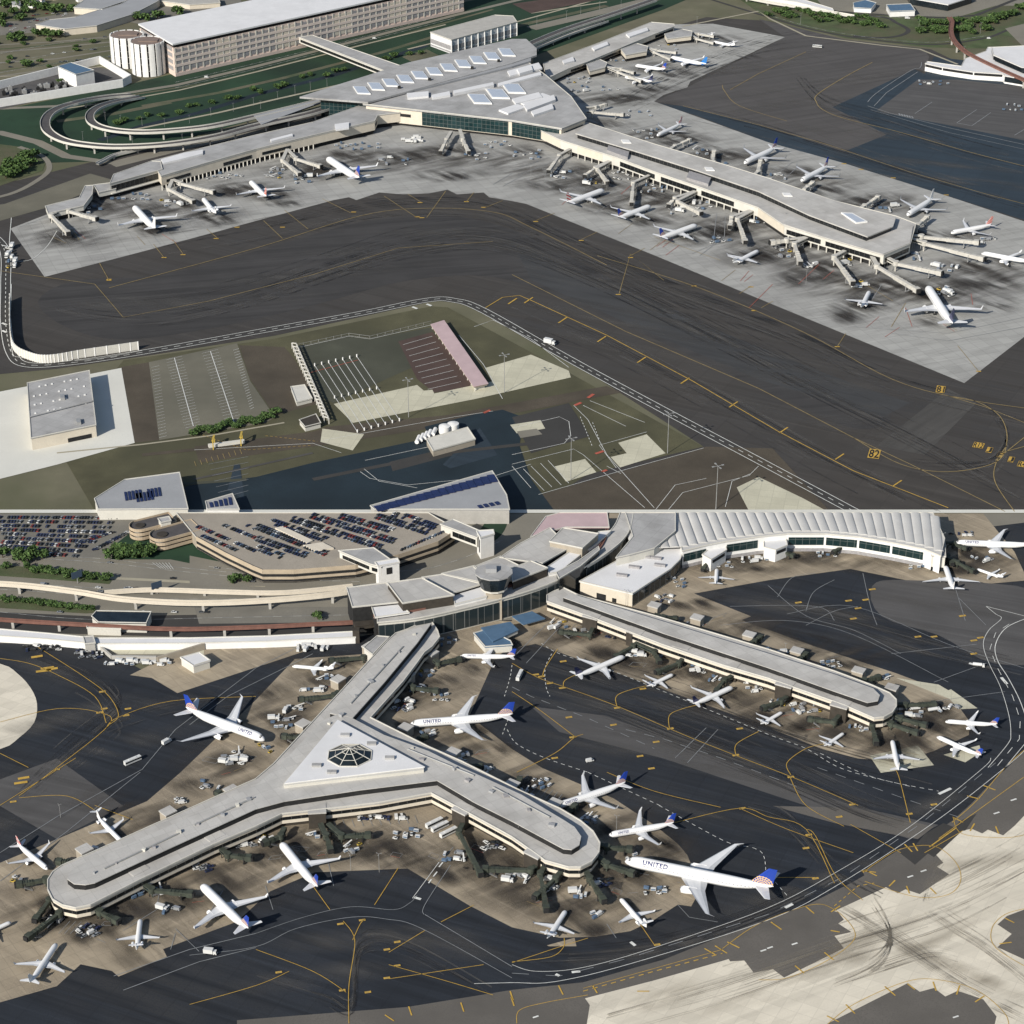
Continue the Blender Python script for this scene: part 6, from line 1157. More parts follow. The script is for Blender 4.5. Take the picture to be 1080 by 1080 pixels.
# --- blue roofed sheds
hall('blue_shed', 'shed with a blue metal roof in front of the curved glass front', 'shed', px('508,662 538,656 546,664 520,676'), 6, 'concl', 'blue', z0=3.2)
hall('blue_shed', 'lower blue roofed shed beside the tail of the twin jet at the stand', 'shed', px('500,668 514,664 538,676 540,680 512,682'), 5, 'concl', 'blue')
hall('blue_canopy', 'small bright blue canopy left of the straight pier root', 'canopy', px('541,650 561,645 574,652 552,658'), 4.5, 'concl', 'blue', z0=3.4)
# --- plants and masts of the lower site
for x, y in [(3, 588), (18, 590), (38, 588), (45, 590), (22, 591), (30, 592)]: tree(x, y, 12, 'bright green roadside tree at the far left of the car park', 'roadside trees at the left', .9)
for k in range(12): tree(116 + k * 4, 588 - (k % 3) * 3, 9, 'leafy green tree massed below the looping ramps', 'trees below the looping ramps', 1.2)
for k in range(15): tree(30 + k * 6, 601 + k * .75 + (k % 2) * 2, 7, 'small clipped tree in the upper planting strip', 'trees in the upper planting strip', 1.1)
for k in range(14): tree(2 + k * 7.2, 634 + k * .75, 6, 'small round bush in the lower planting strip', 'bushes in the lower planting strip', 1.2, 'bush')
for x, y in ((244, 614), (250, 613), (260, 614), (6, 600), (335, 653)): tree(x, y, 8, 'single green tree at the roadside below the garage', 'single roadside trees', 1)
for x, y, h_ in ((152, 926, 20), (226, 893, 20), (64, 862, 14), (333, 843, 16), (423, 835, 20), (490, 858, 20), (547, 890, 20), (660, 640, 18), (671, 662, 14), (724, 680, 14), (764, 698, 14), (768, 716, 14), (828, 690, 12), (833, 728, 14), (885, 745, 14), (620, 655, 14), (993, 582, 20), (997, 588, 14), (872, 556, 10), (400, 920, 20), (370, 918, 18), (650, 880, 20)): lamp(x, y, h_, 'thin floodlight mast beside the lower piers', 'floodlight masts of the lower piers', 3)
for k, (x, y) in enumerate(((166, 626), (82, 615))):
    r_ = empty('road_sign', P(x, y, .3), ('right' if not k else 'left') + ' dark blue overhead road sign above the lower roads', 'road sign'); b = MB(); b.tube((0, 0, 0), (0, 0, 6), .3, n=6); b.build('post', M['steel'], r_, at=1); b = MB(); b.box((0, -.4, 4), 7, .3, 4.5, .6); b.build('sign_panel', mat('dark_blue_sign', (.05, .075, .11), .6), r_, at=1)
# ================================================================ aircraft on the stands
UA = 'white jet with a blue tail fin'
pl = [
 # upper site
 ('narrow', 'white', (141, 217), (164, 240), ((127, 237), (184, 223)), 'all white twin jet at the leftmost stand of the upper left apron', 0),
 ('regional', 'white', (214, 209), (228, 225), ((203, 226), (243, 218)), 'small white rear engined jet, second from the left on the upper left apron', 0),
 ('narrow', 'rose', (264, 191), (281, 207), ((252, 204), (298, 193)), 'white twin jet with a pinkish tail, third from the left on the left apron', 0),
 ('narrow', 'globe', (345, 166), (379, 187), ((337, 185), (394, 170)), 'white twin jet with a blue tail in front of the left concourse', 0),
 ('narrow', 'stripes', (637, 200), (598, 213), ((594, 200), (634, 215)), 'red striped tail jet on the near side of the right concourse', 0),
 ('narrow', 'globe', (686, 217), (652, 229), ((655, 215), (687, 231)), 'blue tailed twin jet, middle of three in front of the right concourse', 0),
 ('narrow', 'globe', (735, 237), (696, 250), ((694, 239), (735, 254)), 'blue tailed twin jet, rightmost of three in front of the right concourse', 0),
 ('regional', 'white', (800, 264), (773, 277), ((769, 268), (797, 279)), 'small white jet parked alone below the middle of the right concourse', 0),
 ('narrow', 'stripes', (693, 142), (719, 129), ((704, 137), (728, 141)), 'white twin jet with a red striped tail behind the start of the right concourse', 0),
 ('narrow', 'globe', (785, 171), (819, 154), ((784, 154), (826, 166)), 'blue tailed twin jet, leftmost of the row behind the right concourse', 0),
 ('narrow', 'globe', (845, 190), (873, 174), ((840, 175), (883, 187)), 'tall blue finned jet behind the right concourse beside two lane apron markings', 0),
 ('narrow', 'white', (957, 226), (984, 208), ((949, 210), (995, 223)), 'white twin jet parked behind the rounded end of the right concourse', 0),
 ('narrow', 'rose', (1003, 245), (1046, 236), ((1015, 233), (1040, 249)), 'white twin jet with a red tail right of the concourse end above two bridges', 0),
 ('narrow', 'navy', (1035, 266), (1090, 275), ((1062, 265), (1056, 279)), 'white twin jet with a dark tail cut by the right edge of the upper apron', 0),
 ('narrow', 'sky', (707, 60), (745, 67), ((730, 58), (722, 69)), 'bright blue and white twin jet at the far concourse', 0),
 ('narrow', 'globe', (670, 69), (702, 73), ((690, 64), (681, 75)), 'blue tailed white jet left of the bright blue jet at the far concourse', 0),
 ('narrow', 'navy', (659, 81), (688, 86), ((677, 77), (668, 89)), 'white twin jet with a dark fin nearest the camera at the far concourse', 0),
 ('regional', 'white', (752, 44), (775, 48), ((766, 41), (760, 51)), 'small white jet at the far end of the far concourse apron', 0),
 ('regional', 'white', (733, 35), (752, 38), ((744, 31), (739, 41)), 'tiny white jet half hidden behind the last gate pavilion of the far concourse', 0),
 ('regional', 'white', (917, 307), (908, 324), ((892, 315), (928, 324)), 'small white jet pointing away, left of the long dark finned jet', 0),
 ('narrow', 'navy', (978, 301), (1005, 340), ((959, 323), (1029, 322)), 'long white jet with a dark navy fin near the upper apron corner', 0),
 # lower site
 ('wide', 'globe', (279, 779), (196, 746), ((259, 737), (181, 779)), 'large blue tailed wide body jet facing right, left of the Y shaped pier', 1),
 ('wide', 'globe', (432, 762), (541, 752), ((499, 731), (512, 777)), 'large blue tailed wide body jet facing left near the pyramid skylight', 1),
 ('narrow', 'globe', (485, 691), (543, 691), ((524, 681), (512, 700)), 'white twin jet with blue tail facing left in front of the blue sheds', 1),
 ('regional', 'white', (308, 702), (352, 705), ((335, 697), (322, 712)), 'small white jet facing left by the link building of the left arm', 0),
 ('narrow', 'navy', (659, 691), (607, 712), ((609, 694), (652, 711)), 'long white jet with a dark navy fin, leftmost in front of the straight pier', 0),
 ('regional', 'navy', (710, 711), (682, 724), ((681, 712), (710, 724)), 'small white jet with a dark fin, second from left in front of the straight pier', 0),
 ('narrow', 'navy', (773, 724), (731, 742), ((729, 726), (775, 742)), 'white twin jet with a dark fin, third from left in front of the straight pier', 0),
 ('regional', 'white', (825, 751), (802, 764), ((801, 753), (828, 766)), 'small white jet, fourth from left in front of the straight pier', 0),
 ('regional', 'white', (890, 773), (869, 787), ((864, 779), (893, 789)), 'small white jet, fifth from left in front of the straight pier', 0),
 ('narrow', 'white', (941, 780), (948, 812), ((928, 797), (978, 801)), 'white twin jet pointing at the rounded end of the straight pier on a pale pad', 0),
 ('narrow', 'globe', (988, 776), (1035, 796), ((1030, 781), (996, 793)), 'blue tailed jet on a pale pad off the straight pier end, lower of two', 0),
 ('narrow', 'globe', (997, 760), (1052, 763), ((1024, 751), (1036, 772)), 'blue tailed jet off the straight pier end, upper of two', 0),
 ('wide', 'white', (997, 597), (1006, 622), ((974, 609), (1036, 613)), 'white wide body jet pointing at the end pavilion of the vaulted hall', 0),
 ('regional', 'white', (1030, 600), (1058, 609), ((1048, 600), (1038, 611)), 'small white jet right of the jet at the end pavilion', 0),
 ('wide', 'globe', (1007, 571), (1092, 573), ((1053, 557), (1072, 584)), 'large wide body jet facing left at the right edge beyond the vaulted hall', 1),
 ('narrow', 'white', (756, 600), (755, 616), ((736, 608), (778, 611)), 'white twin jet pointing at the left gate pavilion of the vaulted hall', 0),
 ('narrow', 'stripes', (50, 916), (18, 889), ((54, 891), (9, 913)), 'white jet with a striped tail behind the left rounded end of the Y pier', 0),
 ('regional', 'white', (129, 888), (102, 860), ((132, 868), (95, 883)), 'white rear engined jet with a T tail on the far side of the left arm', 0),
 ('regional', 'white', (148, 969), (144, 1002), ((122, 994), (169, 989)), 'white rear engined jet below the left end of the Y shaped pier', 0),
 ('narrow', 'globe', (212, 932), (262, 979), ((281, 943), (202, 976)), 'white twin jet with a navy fin on the near side of the left arm', 0),
 ('narrow', 'globe', (296, 888), (335, 935), ((357, 902), (279, 927)), 'white twin jet with a navy fin in the crook of the Y shaped pier', 0),
 ('narrow', 'globe', (585, 850), (660, 824), ((604, 817), (652, 848)), 'white twin jet with a navy fin behind the right arm, farther of two', 1),
 ('narrow', 'globe', (642, 880), (711, 867), ((665, 854), (698, 888)), 'white twin jet with a blue tail behind the right rounded end, nearer of two', 1),
 ('wide', 'globe', (659, 905), (816, 934), ((771, 881), (753, 957)), 'largest wide body jet, blue tailed, off the right end of the Y pier', 1),
 ('regional', 'white', (654, 947), (682, 978), ((651, 972), (692, 963)), 'small rear engined jet right of the bridges below the right end', 0),
 ('regional', 'white', (597, 960), (577, 990), ((562, 975), (606, 987)), 'small rear engined jet on the pale pad below the Y pier right end', 0),
 ('narrow', 'white', (60, 994), (31, 1036), ((19, 1017), (77, 1018)), 'white twin jet pointing away at the lower left corner', 0),
 ('narrow', 'white', (12, 972), (-30, 990), None, 'white jet nose entering from the left edge at the lower left', 0),
]
for kd, lv, n_, t_, w_, lb, ti in pl: plane(kd, lv, n_, t_, w_, lb, belly='blue' if lv == 'sky' else 'grey', title=bool(ti))
# ---------------------------------------------------------------- boarding bridges: start at the wall, rotunda, cab
UB = 'cream boarding bridges of the upper terminal'; LB = 'dark green boarding bridges of the lower piers'
upb = ['62,222 54,226 71,243', '88,213 72,221 100,228', '182,189 178,198 203,210', '182,189 190,192 224,200', '303,157 298,168 315,181', '303,157 312,166 337,173', '476,138 471,146 465,158', '485,136 488,146 494,158',
 '608,153 590,163 579,178', '648,167 630,177 640,190', '648,167 628,176 618,183', '690,182 668,192 666,212', '737,200 715,211 738,222', '737,200 712,208 706,214', '797,220 778,230 786,252', '797,220 772,228 770,236', '851,250 838,256 844,274', '851,250 830,252 815,253', '891,264 880,270 899,295', '920,270 925,279 967,303', '930,268 945,276 991,285', '958,250 975,255 1036,270', '958,248 972,248 1030,253',
 '955,236 968,236 978,227', '905,221 912,216 926,206', '848,199 852,196 857,191', '795,184 800,180 802,168', '755,172 752,170 753,158', '705,158 712,153 727,146', '618,117 625,117 656,119', '618,113 628,112 638,109', '640,70 652,75 676,84', '640,70 655,72 668,75', '683,50 690,54 707,61', '683,50 692,52 712,54', '728,36 735,40 752,44', '728,34 737,35 752,37']
for k, s in enumerate(upb):
    a = px(s); side = 'left concourse' if k < 8 else 'near side of the right concourse' if k < 19 else 'end of the right concourse' if k < 24 else 'far side of the right concourse' if k < 31 else 'far concourse'
    bridge(*a, 'beige', f'cream boarding bridge on columns at the {side}', group=f'cream boarding bridges at the {side}')
lob = ['60,945 52,948 38,966', '70,955 62,962 30,985', '52,925 48,926 20,930', '95,953 105,960 122,968', '150,930 160,937 200,940', '232,893 240,900 262,902', '245,845 240,838 230,834', '180,867 176,866 150,876', '92,905 88,908 62,906', '320,775 316,776 300,774', '357,728 352,732 318,735', '388,690 383,692 350,694', '458,695 462,698 484,693', '432,720 436,724 460,726', '428,777 434,780 448,775', '478,803 484,806 506,806', '540,838 544,840 548,820', '585,856 594,858 606,848', '632,890 640,892 664,893', '630,902 640,910 666,918', '616,914 622,925 636,946', '594,916 586,925 566,942', '575,912 570,920 576,955', '565,913 560,916 512,914', '488,868 484,876 506,918', '338,868 344,880 348,893', '346,868 360,880 388,878', '300,872 296,880 280,886',
 '625,662 622,668 592,664', '674,676 668,680 650,690', '672,678 690,686 695,695', '722,692 716,698 694,706', '772,712 764,716 756,726', '830,734 824,738 806,744', '885,754 880,760 855,756', '918,757 920,764 924,780', '930,757 940,762 966,770', '938,752 950,756 975,762', '944,742 955,742 985,740', '905,716 912,716 926,712', '840,695 844,694 850,688', '790,678 796,675 802,670', '690,647 700,650 712,650', '750,589 746,592 742,598', '820,579 826,580 836,584', '996,588 1000,585 1004,592', '997,572 1006,572 1018,576', '997,586 1010,592 1026,600', '905,568 890,575 880,580']
for k, s in enumerate(lob):
    a = px(s); side = 'left arm of the Y shaped pier' if k < 12 or k in (27,) else 'right arm and root of the Y shaped pier' if k < 27 else 'straight pier' if k < 43 else 'vaulted hall'
    bridge(*a, 'green', f'dark green boarding bridge at the {side}', zz=3.4, group=f'dark green boarding bridges at the {side}')
# ================================================================ ground vehicles
V = random.Random(21)
MIX = ['van:white', 'cart:white', 'cart:white', 'tug:white', 'truck:white', 'loader:white', 'van:silver', 'cart:bluegrey', 'tug:yellow']
CARTS = ['cart:white', 'cart:white', 'cart:bluegrey', 'tug:white']
CARS = ['car:white', 'car:silver', 'car:black', 'van:white', 'car:navy']
for x, y, rx, ry, n, a, kk, wh in (
 (12, 272, 4, 12, 9, 80, MIX, 'in the small staging bay at the far left edge'), (135, 208, 22, 4, 12, 15, CARTS, 'by the leftmost gates of the upper left concourse'), (235, 186, 20, 3, 9, 15, CARTS, 'under the left concourse beside the second jet'), (290, 184, 9, 5, 9, 30, MIX, 'left of the blue tailed jet at the left concourse'), (375, 155, 24, 4, 12, 12, CARTS, 'along the wall of the left concourse near its bend'), (434, 148, 9, 3, 6, 0, ['truck:white', 'van:white'], 'parked in a row before the terminal glass'), (525, 153, 14, 3, 7, 0, CARTS, 'right of the central gates of the terminal'),
 (555, 164, 14, 5, 8, -20, CARTS, 'below the right corner of the terminal roof'), (610, 90, 12, 8, 12, 45, MIX, 'in the corner between terminal and far concourse'), (645, 94, 10, 2, 5, 10, CARTS, 'in the middle of the far apron'), (628, 62, 30, 4, 9, 0, CARTS, 'beneath the far concourse gates'), (680, 142, 14, 5, 9, 0, CARTS, 'left of the red striped jet behind the right concourse'), (652, 186, 12, 4, 7, -20, CARTS, 'under the near side of the right concourse beside the striped jet'), (690, 199, 14, 4, 8, -20, CARTS, 'under the right concourse beside the middle blue tailed jet'), (740, 217, 10, 4, 6, -20, MIX, 'in front of the right concourse beside the two lane markings'), (806, 234, 12, 3, 7, -20, MIX, 'in the bay under the broad end of the right concourse'), (855, 281, 6, 3, 3, 40, ['van:white', 'loader:white'], 'beside the lone small jet on the upper apron'), (893, 278, 5, 4, 4, 20, MIX, 'under the rounded end of the right concourse'), (995, 308, 7, 5, 6, -50, MIX, 'beside the long dark finned jet'), (965, 272, 6, 4, 4, 0, MIX, 'between the bridges at the end of the right concourse'), (868, 236, 12, 3, 4, 0, MIX, 'behind the right concourse under its diamond skylight'), (760, 176, 10, 3, 5, 0, MIX, 'on the apron behind the middle of the right concourse'),
 (985, 88, 16, 2, 8, 5, CARTS, 'in front of the white terminal at the right edge'), (1066, 114, 12, 4, 7, -10, CARTS, 'on the grey apron at the right edge'),
 (45, 684, 20, 2.5, 12, 0, CARS, 'in the left row along the white walkway'), (95, 690, 14, 4, 13, 20, CARS, 'in the angled lot beside the bent grey wall'), (145, 700, 34, 2, 15, 0, ['truck:white', 'van:white', 'cart:white'], 'lined up below the tan walled yard'), (180, 682, 14, 1.5, 6, 0, CARS, 'along the white walkway above the square shed'), (330, 684, 18, 2, 9, 0, ['truck:white', 'van:white'], 'lined up at the foot of the white walkway'),
 (247, 800, 12, 7, 10, 0, ['truck:white', 'loader:white', 'van:silver', 'tug:white'], 'below the wide body jet left of the pier'), (310, 748, 10, 3, 6, 0, MIX, 'on the apron left of the north arm'), (298, 763, 12, 6, 9, 0, MIX, 'between the left wide body jet and the pier'), (330, 728, 12, 3, 5, 0, MIX, 'at the bridge below the small jet of the link building'), (468, 678, 12, 5, 7, 0, CARTS, 'at the foot of the curved glass front'), (466, 737, 9, 4, 8, 20, CARTS, 'behind the wing of the central wide body jet'), (425, 744, 10, 6, 10, 50, CARS, 'along the east wall of the north arm'), (450, 712, 8, 4, 5, 30, MIX, 'by the second bridge of the north arm'), (480, 800, 14, 5, 9, 30, MIX, 'behind the right arm near the central wide body jet'), (507, 816, 10, 4, 6, 30, MIX, 'on the far side of the right arm'),
 (590, 660, 8, 4, 6, 40, MIX, 'by the left end of the straight pier'), (648, 670, 9, 3, 7, -25, CARS, 'parked between the first two dark vestibules'), (700, 690, 6, 3, 4, -25, MIX, 'by the second bridge of the straight pier'), (738, 706, 8, 4, 7, 0, MIX, 'by the third bridge of the straight pier'), (795, 725, 10, 5, 8, 0, MIX, 'by the fourth bridge of the straight pier'), (850, 748, 14, 5, 10, 20, MIX, 'by the fifth bridge of the straight pier'), (700, 632, 8, 4, 8, -30, CARS, 'beside the dark glass side of the white hall'), (730, 658, 12, 2, 6, -20, CARS, 'on the far side of the straight pier'), (875, 702, 12, 4, 9, 20, CARTS, 'far side of the straight pier near its rounded end'), (960, 752, 14, 4, 6, 0, MIX, 'off the rounded end of the straight pier'), (760, 597, 14, 3, 5, 0, CARTS, 'around the jet at the left gate pavilion'), (872, 586, 10, 3, 8, 0, CARTS, 'before the middle of the vaulted hall'), (965, 597, 9, 5, 9, 0, CARTS, 'left of the jet at the end pavilion'), (1015, 563, 14, 2.5, 8, 0, CARS, 'parked above the wide body jet at the right edge'), (940, 582, 30, 2.5, 12, 8, ['van:white', 'cart:white'], 'along the base of the vaulted hall'), (716, 615, 6, 5, 6, 30, CARTS, 'at the corner of the white hall'),
 (190, 846, 6, 3, 4, 20, MIX, 'on the far side of the left arm'), (92, 982, 11, 6, 9, 55, CARS, 'parked in rows below the left rounded end'), (58, 972, 8, 4, 4, 60, MIX, 'beside the bridges of the left rounded end'), (140, 945, 10, 3, 4, 30, MIX, 'under the near wall of the left arm'), (214, 915, 9, 4, 6, 30, CARS, 'parked below the second dark vestibule of the left arm'), (178, 960, 8, 4, 4, -20, MIX, 'left of the navy finned jet near the left arm'), (262, 892, 10, 2, 6, 25, CARS, 'in the shade of the left arm near its bend'), (400, 862, 26, 2.5, 12, 0, CARS, 'parked along the crook of the Y shaped pier'), (330, 881, 5, 3, 3, 0, MIX, 'behind the jet in the crook of the pier'), (520, 893, 10, 4, 9, -35, CARS, 'parked under the near wall of the right arm'), (572, 828, 9, 5, 7, 40, CARTS, 'behind the right arm on the marked stands'), (620, 866, 8, 4, 6, 40, MIX, 'between the two jets behind the right arm'), (585, 935, 8, 6, 6, 60, MIX, 'among the fan of bridges below the right end'), (628, 965, 5, 4, 3, 40, MIX, 'between the two small jets below the right end'), (636, 932, 9, 4, 6, 30, CARS, 'parked right of the rounded end of the right arm'), (690, 940, 12, 3, 7, 0, CARTS, 'below the nose of the largest jet'), (20, 928, 8, 3, 3, 0, MIX, 'left of the left rounded end')):
    cluster(x, y, rx, ry, n, a, kk, wh, V)
for kd, co, x, y, a, lb in (('tanker', 'white', 1032, 703, -12, 'white fuel tanker beside the ring road at the right'), ('bus', 'white', 140, 804, 40, 'white apron bus driving below the left wide body jet'), ('truck', 'white', 176, 784, 50, 'white truck under the tail of the left wide body jet'), ('bus', 'white', 548, 714, 75, 'white bus on the black taxiway right of the blue sheds'), ('truck', 'white', 580, 363, -28, 'white truck driving on the upper perimeter road'), ('bus', 'white', 862, 50, -15, 'white bus on the far grey taxiway'), ('van', 'white', 980, 89, 0, 'white van before the white terminal'), ('truck', 'white', 222, 1006, -10, 'white truck on the ring road at the lower left'), ('van', 'white', 622, 803, 20, 'white van on the black taxiway behind the right arm'), ('van', 'silver', 46, 617, -10, 'silver van on the lower road'), ('bus', 'white', 458, 870, 40, 'leftmost of the white buses parked by the right arm'), ('bus', 'white', 464, 874, 40, 'middle white bus parked by the right arm'), ('bus', 'white', 473, 880, 40, 'rightmost of the white buses parked by the right arm'), ('truck', 'white', 957, 20, 0, 'white truck on the curving road at top right'), ('van', 'white', 1043, 41, 10, 'white van on the dark road at top right'), ('van', 'white', 218, 82, 12, 'white van on the road before the parking building'), ('van', 'white', 395, 41, 12, 'white van beyond the footbridge'), ('tanker', 'white', 1000, 310, -50, 'white tanker right of the long dark finned jet'), ('truck', 'white', 650, 165 + 2, 0, 'white truck by the near wall of the right concourse'), ('tanker', 'white', 985, 750, 15, 'white tanker off the end of the straight pier')):
    vehicle(kd, co, x, y, R(a), lb)
for k in range(26):
    x = V.uniform(5, 380); row = V.choice(((588, .05), (603, .04), (622, .02), (646, .0), (618, .02))); y = row[0] + x * row[1]
    co = V.choice(('white', 'silver', 'black', 'grey')); vehicle('car', co, x, y, R(-4 if k % 2 else 176), f'{co} car driving on the roads before the lower terminal', group=f'{co} cars on the lower roads')
for k in range(22):
    co = V.choice(('white', 'silver', 'black', 'grey')); u = V.random(); y0, x0 = V.choice(((50, 0), (62, 5), (72, 0), (92, -10))); x = x0 + u * 120; vehicle('car', co, x, y0 - u * 12, R(8), f'{co} car driving on the highway at the upper left', group=f'{co} cars on the upper left highway')

for x, y, rx, ry, n, wh in ((95, 222, 14, 4, 6, 'between the leftmost gates and the all white jet'), (180, 214, 10, 4, 5, 'between the all white jet and the small jet of the left apron'), (318, 190, 10, 4, 6, 'right of the pinkish tailed jet'), (415, 170, 16, 5, 6, 'right of the blue tailed jet on the left apron'), (500, 166, 16, 5, 6, 'on the open apron below the central gates'), (590, 185, 12, 4, 6, 'below the first near side gates of the right concourse'), (625, 193, 8, 3, 4, 'behind the wing of the red striped near side jet'), (712, 222, 8, 4, 5, 'between the two blue tailed jets of the right concourse'), (760, 255, 10, 4, 6, 'left of the lone small jet'), (830, 268, 10, 4, 5, 'right of the lone small jet'), (905, 300, 8, 4, 5, 'before the small jet pointing away'), (1000, 285, 14, 4, 7, 'between the two lower end bridges'), (1040, 255, 14, 4, 5, 'under the bridges at the right edge'), (935, 222, 10, 4, 5, 'left of the jet behind the rounded end'), (820, 188, 12, 4, 5, 'between the two blue finned jets behind the concourse'), (735, 160, 12, 4, 5, 'behind the concourse near the striped jet'), (670, 120, 16, 3, 6, 'below the dark finned jet of the far apron'), (700, 50, 14, 2.5, 5, 'between the far concourse gates'),
 (110, 900, 10, 4, 4, 'by the first far side bridge of the left arm'), (160, 940, 10, 4, 5, 'in the shade below the left arm'), (200, 905, 10, 3, 4, 'along the near wall of the left arm'), (280, 885, 8, 3, 4, 'left of the jet in the crook of the pier'), (430, 880, 14, 5, 8, 'on the open apron in the crook of the pier'), (375, 895, 10, 4, 5, 'right of the jet in the crook of the pier'), (480, 905, 12, 5, 6, 'left of the right arm bridges'), (545, 925, 10, 5, 7, 'left of the fan of bridges'), (610, 945, 8, 4, 5, 'within the fan of bridges'), (668, 905, 6, 3, 3, 'by the nose of the largest jet'), (555, 838, 8, 4, 5, 'on the marked stands behind the right arm'), (600, 862, 8, 3, 4, 'beneath the far side jets of the right arm'), (450, 775, 10, 4, 6, 'beside the nose of the central wide body jet'), (440, 728, 6, 4, 5, 'along the shaded side of the north arm'), (345, 715, 10, 3, 4, 'below the small jet at the link building'), (280, 790, 8, 4, 4, 'under the nose of the left wide body jet'), (222, 828, 10, 4, 4, 'on the stained apron above the left arm'), (612, 668, 10, 3, 5, 'between the blue canopy and the straight pier'), (670, 690, 8, 3, 5, 'between the first two jets of the straight pier'), (755, 715, 8, 4, 5, 'right of the third jet of the straight pier'), (820, 742, 8, 4, 5, 'left of the fifth jet of the straight pier'), (905, 768, 10, 4, 5, 'before the jet on the pale pad'), (1000, 748, 10, 3, 4, 'above the two blue tailed jets off the straight pier'), (820, 688, 12, 3, 5, 'behind the middle of the straight pier'), (930, 716, 8, 3, 4, 'behind the rounded end of the straight pier'), (795, 592, 14, 3, 6, 'right of the left gate pavilion'), (905, 580, 20, 3, 8, 'before the right half of the vaulted hall'), (1035, 590, 12, 3, 5, 'below the wide body jet at the right edge')):
    cluster(x, y, rx, ry, n, V.uniform(-30, 60), MIX + CARTS, wh, V)
# ---------------------------------------------------------------- parked cars: rows on the garage deck and in the lot
CC = ['navy', 'black', 'navy', 'silver', 'grey', 'black', 'navy', 'bluegrey', 'black', 'navy', 'silver', 'white', 'grey', 'red']
spots = []
rows = ['0,112 215,186', '0,150 112,190', '0,62 300,178', '60,40 300,120', '150,30 530,152', '232,16 598,130', '352,18 580,82', '505,18 728,88', '620,18 760,66', '570,12 600,18'] 
for s in rows:
    (x0, y0), (x1, y1) = t(1, 2, s); n = int(math.hypot(x1 - x0, (y1 - y0) * 1.6) / 3.3)
    for side in (-1, 1):
        for k in range(n):
            if V.random() < .9: u = (k + .5) / n; spots.append((x0 + (x1 - x0) * u + side * 1.2, y0 + (y1 - y0) * u - side * 1.6, 9.05, 'g', math.atan2(-(y1 - y0) / .5, x1 - x0) + PI / 2))
for s in ('830,62 1080,168', '940,56 1080,112', '1040,56 1080,76', '850,100 1000,165'):
    (x0, y0), (x1, y1) = t(0, 2, s); n = int(math.hypot(x1 - x0, (y1 - y0) * 1.6) / 3.3)
    for k in range(n):
        if V.random() < .88: u = (k + .5) / n; spots.append((x0 + (x1 - x0) * u, y0 + (y1 - y0) * u, 9.05, 'g', math.atan2(-(y1 - y0) / .5, x1 - x0) + PI / 2))
for k in range(16): u = k / 15; spots.append((424 + 44 * u, 580 - 19 * u, 9.05, 'g', 1.2))
for r_ in range(9):
    x0, y0, x1, y1 = 0, 546 + r_ * 4.3, 128 - r_ * 5.0 - (0 if r_ < 6 else 3), 546.5 + r_ * 5.1
    for k in range(int((x1 - x0) / 3.1)):
        if V.random() < .8: u = k / ((x1 - x0) / 3.1); spots.append((x0 + (x1 - x0) * u, y0 + (y1 - y0) * u, .3, 'l', 1.4))
for x0, y0, x1, y1 in ((82, 574, 118, 562), (100, 580, 134, 562)):
    for k in range(11): u = k / 10; spots.append((x0 + (x1 - x0) * u, y0 + (y1 - y0) * u, .3, 'l', .3))
spots.sort(key=lambda s: -s[1] if s[3] == 'g' else 100 - s[1])
nind = 0; far = MB()
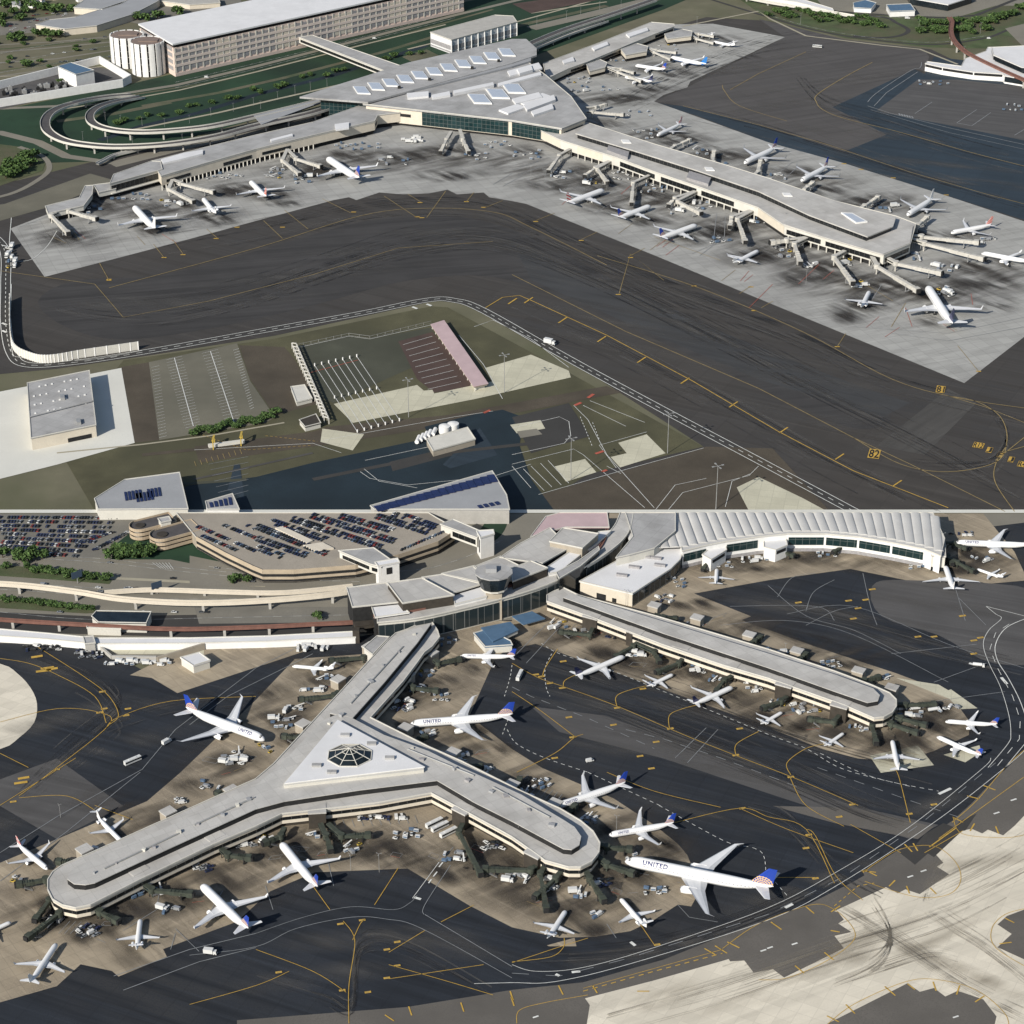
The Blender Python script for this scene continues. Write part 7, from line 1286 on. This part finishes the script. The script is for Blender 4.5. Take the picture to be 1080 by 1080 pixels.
for i, (x, y, z, wh, a) in enumerate(spots):
    co = V.choice(CC if wh == 'g' else CC + ['silver', 'white', 'grey', 'navy', 'black']); p = P(x, y, z); kk = K(y) * (1.0)
    if nind < 185:
        nind += 1; wt = 'on the open roof deck of the garage' if wh == 'g' else 'in the crowded car park at the far left'
        vehicle('car', co, x, y, a, f'{co} car parked {wt}'.replace('bluegrey', 'blue grey'), z=z, group=f'{co} cars parked {wt}'.replace('bluegrey', 'blue grey'), k=kk * .92)
    else:
        me = veh('car', co); ca, sa = math.cos(a) * kk, math.sin(a) * kk; mi = {'navy': 0, 'black': 1, 'silver': 2, 'white': 3, 'grey': 4, 'red': 5, 'bluegrey': 0}[co]
        vs = [(p.x + ca * v.co.x - sa * v.co.y, p.y + sa * v.co.x + ca * v.co.y, p.z + v.co.z * kk) for v in me.vertices]; b0 = len(far.v)
        far.v += vs
        for pg in me.polygons: far.f.append([b0 + j for j in pg.vertices]); far.m.append([mi, 6, 7][pg.material_index]); far.uv.append(None); far.sm.append(False)
o = struct('far_parked_cars', far, [paint[c] for c in ('navy', 'black', 'silver', 'white', 'grey', 'red')] + [M['tire'], M['glass']], 'stuff'); o['label'] = 'mass of farther parked cars in the car park and on the garage deck'; o['category'] = 'parked cars'
for x, y, w, h, a, tx in ((922, 479, 12, 10, -15, '82'), (1032 - 40, 411, 9, 8, -15, '81')): board(tx, x, y, w, h, a)
for i, tx in enumerate(('R12', 'J', 'F', 'J', 'R4')): board(tx, 1032 + i * 11.5, 470 + i * 5, (11, 6, 6, 6, 9)[i], 6, -22)
# ---------------------------------------------------------------- daylight
SUN_EL, SUN_TO = R(30), math.atan2(.80, .60)          # shadows run along SUN_TO (from +X)
w = bpy.data.worlds.new('World'); scene.world = w; w.use_nodes = True; nt = w.node_tree
sky = nt.nodes.new('ShaderNodeTexSky'); sky.sky_type = 'NISHITA'; sky.sun_disc = False; sky.sun_elevation = SUN_EL
sd = Vector((-math.cos(SUN_TO) * math.cos(SUN_EL), -math.sin(SUN_TO) * math.cos(SUN_EL), math.sin(SUN_EL)))
sky.sun_rotation = math.atan2(sd.x, sd.y); sky.altitude = 300
nt.links.new(sky.outputs[0], nt.nodes['Background'].inputs[0]); nt.nodes['Background'].inputs[1].default_value = .085
sl = bpy.data.lights.new('sun', 'SUN'); sl.energy = 4.7; sl.angle = R(.6); sl.color = (1, .95, .87)
so = bpy.data.objects.new('sun', sl); COL.objects.link(so); so.rotation_euler = sd.to_track_quat('Z', 'Y').to_euler(); so.location = (0, 500, 900)
scene.view_settings.view_transform = 'Standard'; scene.view_settings.look = 'None'; scene.view_settings.exposure = 0.25; scene.view_settings.gamma = 1
scene.cycles.max_bounces = 5; scene.cycles.diffuse_bounces = 2; scene.cycles.transparent_max_bounces = 12
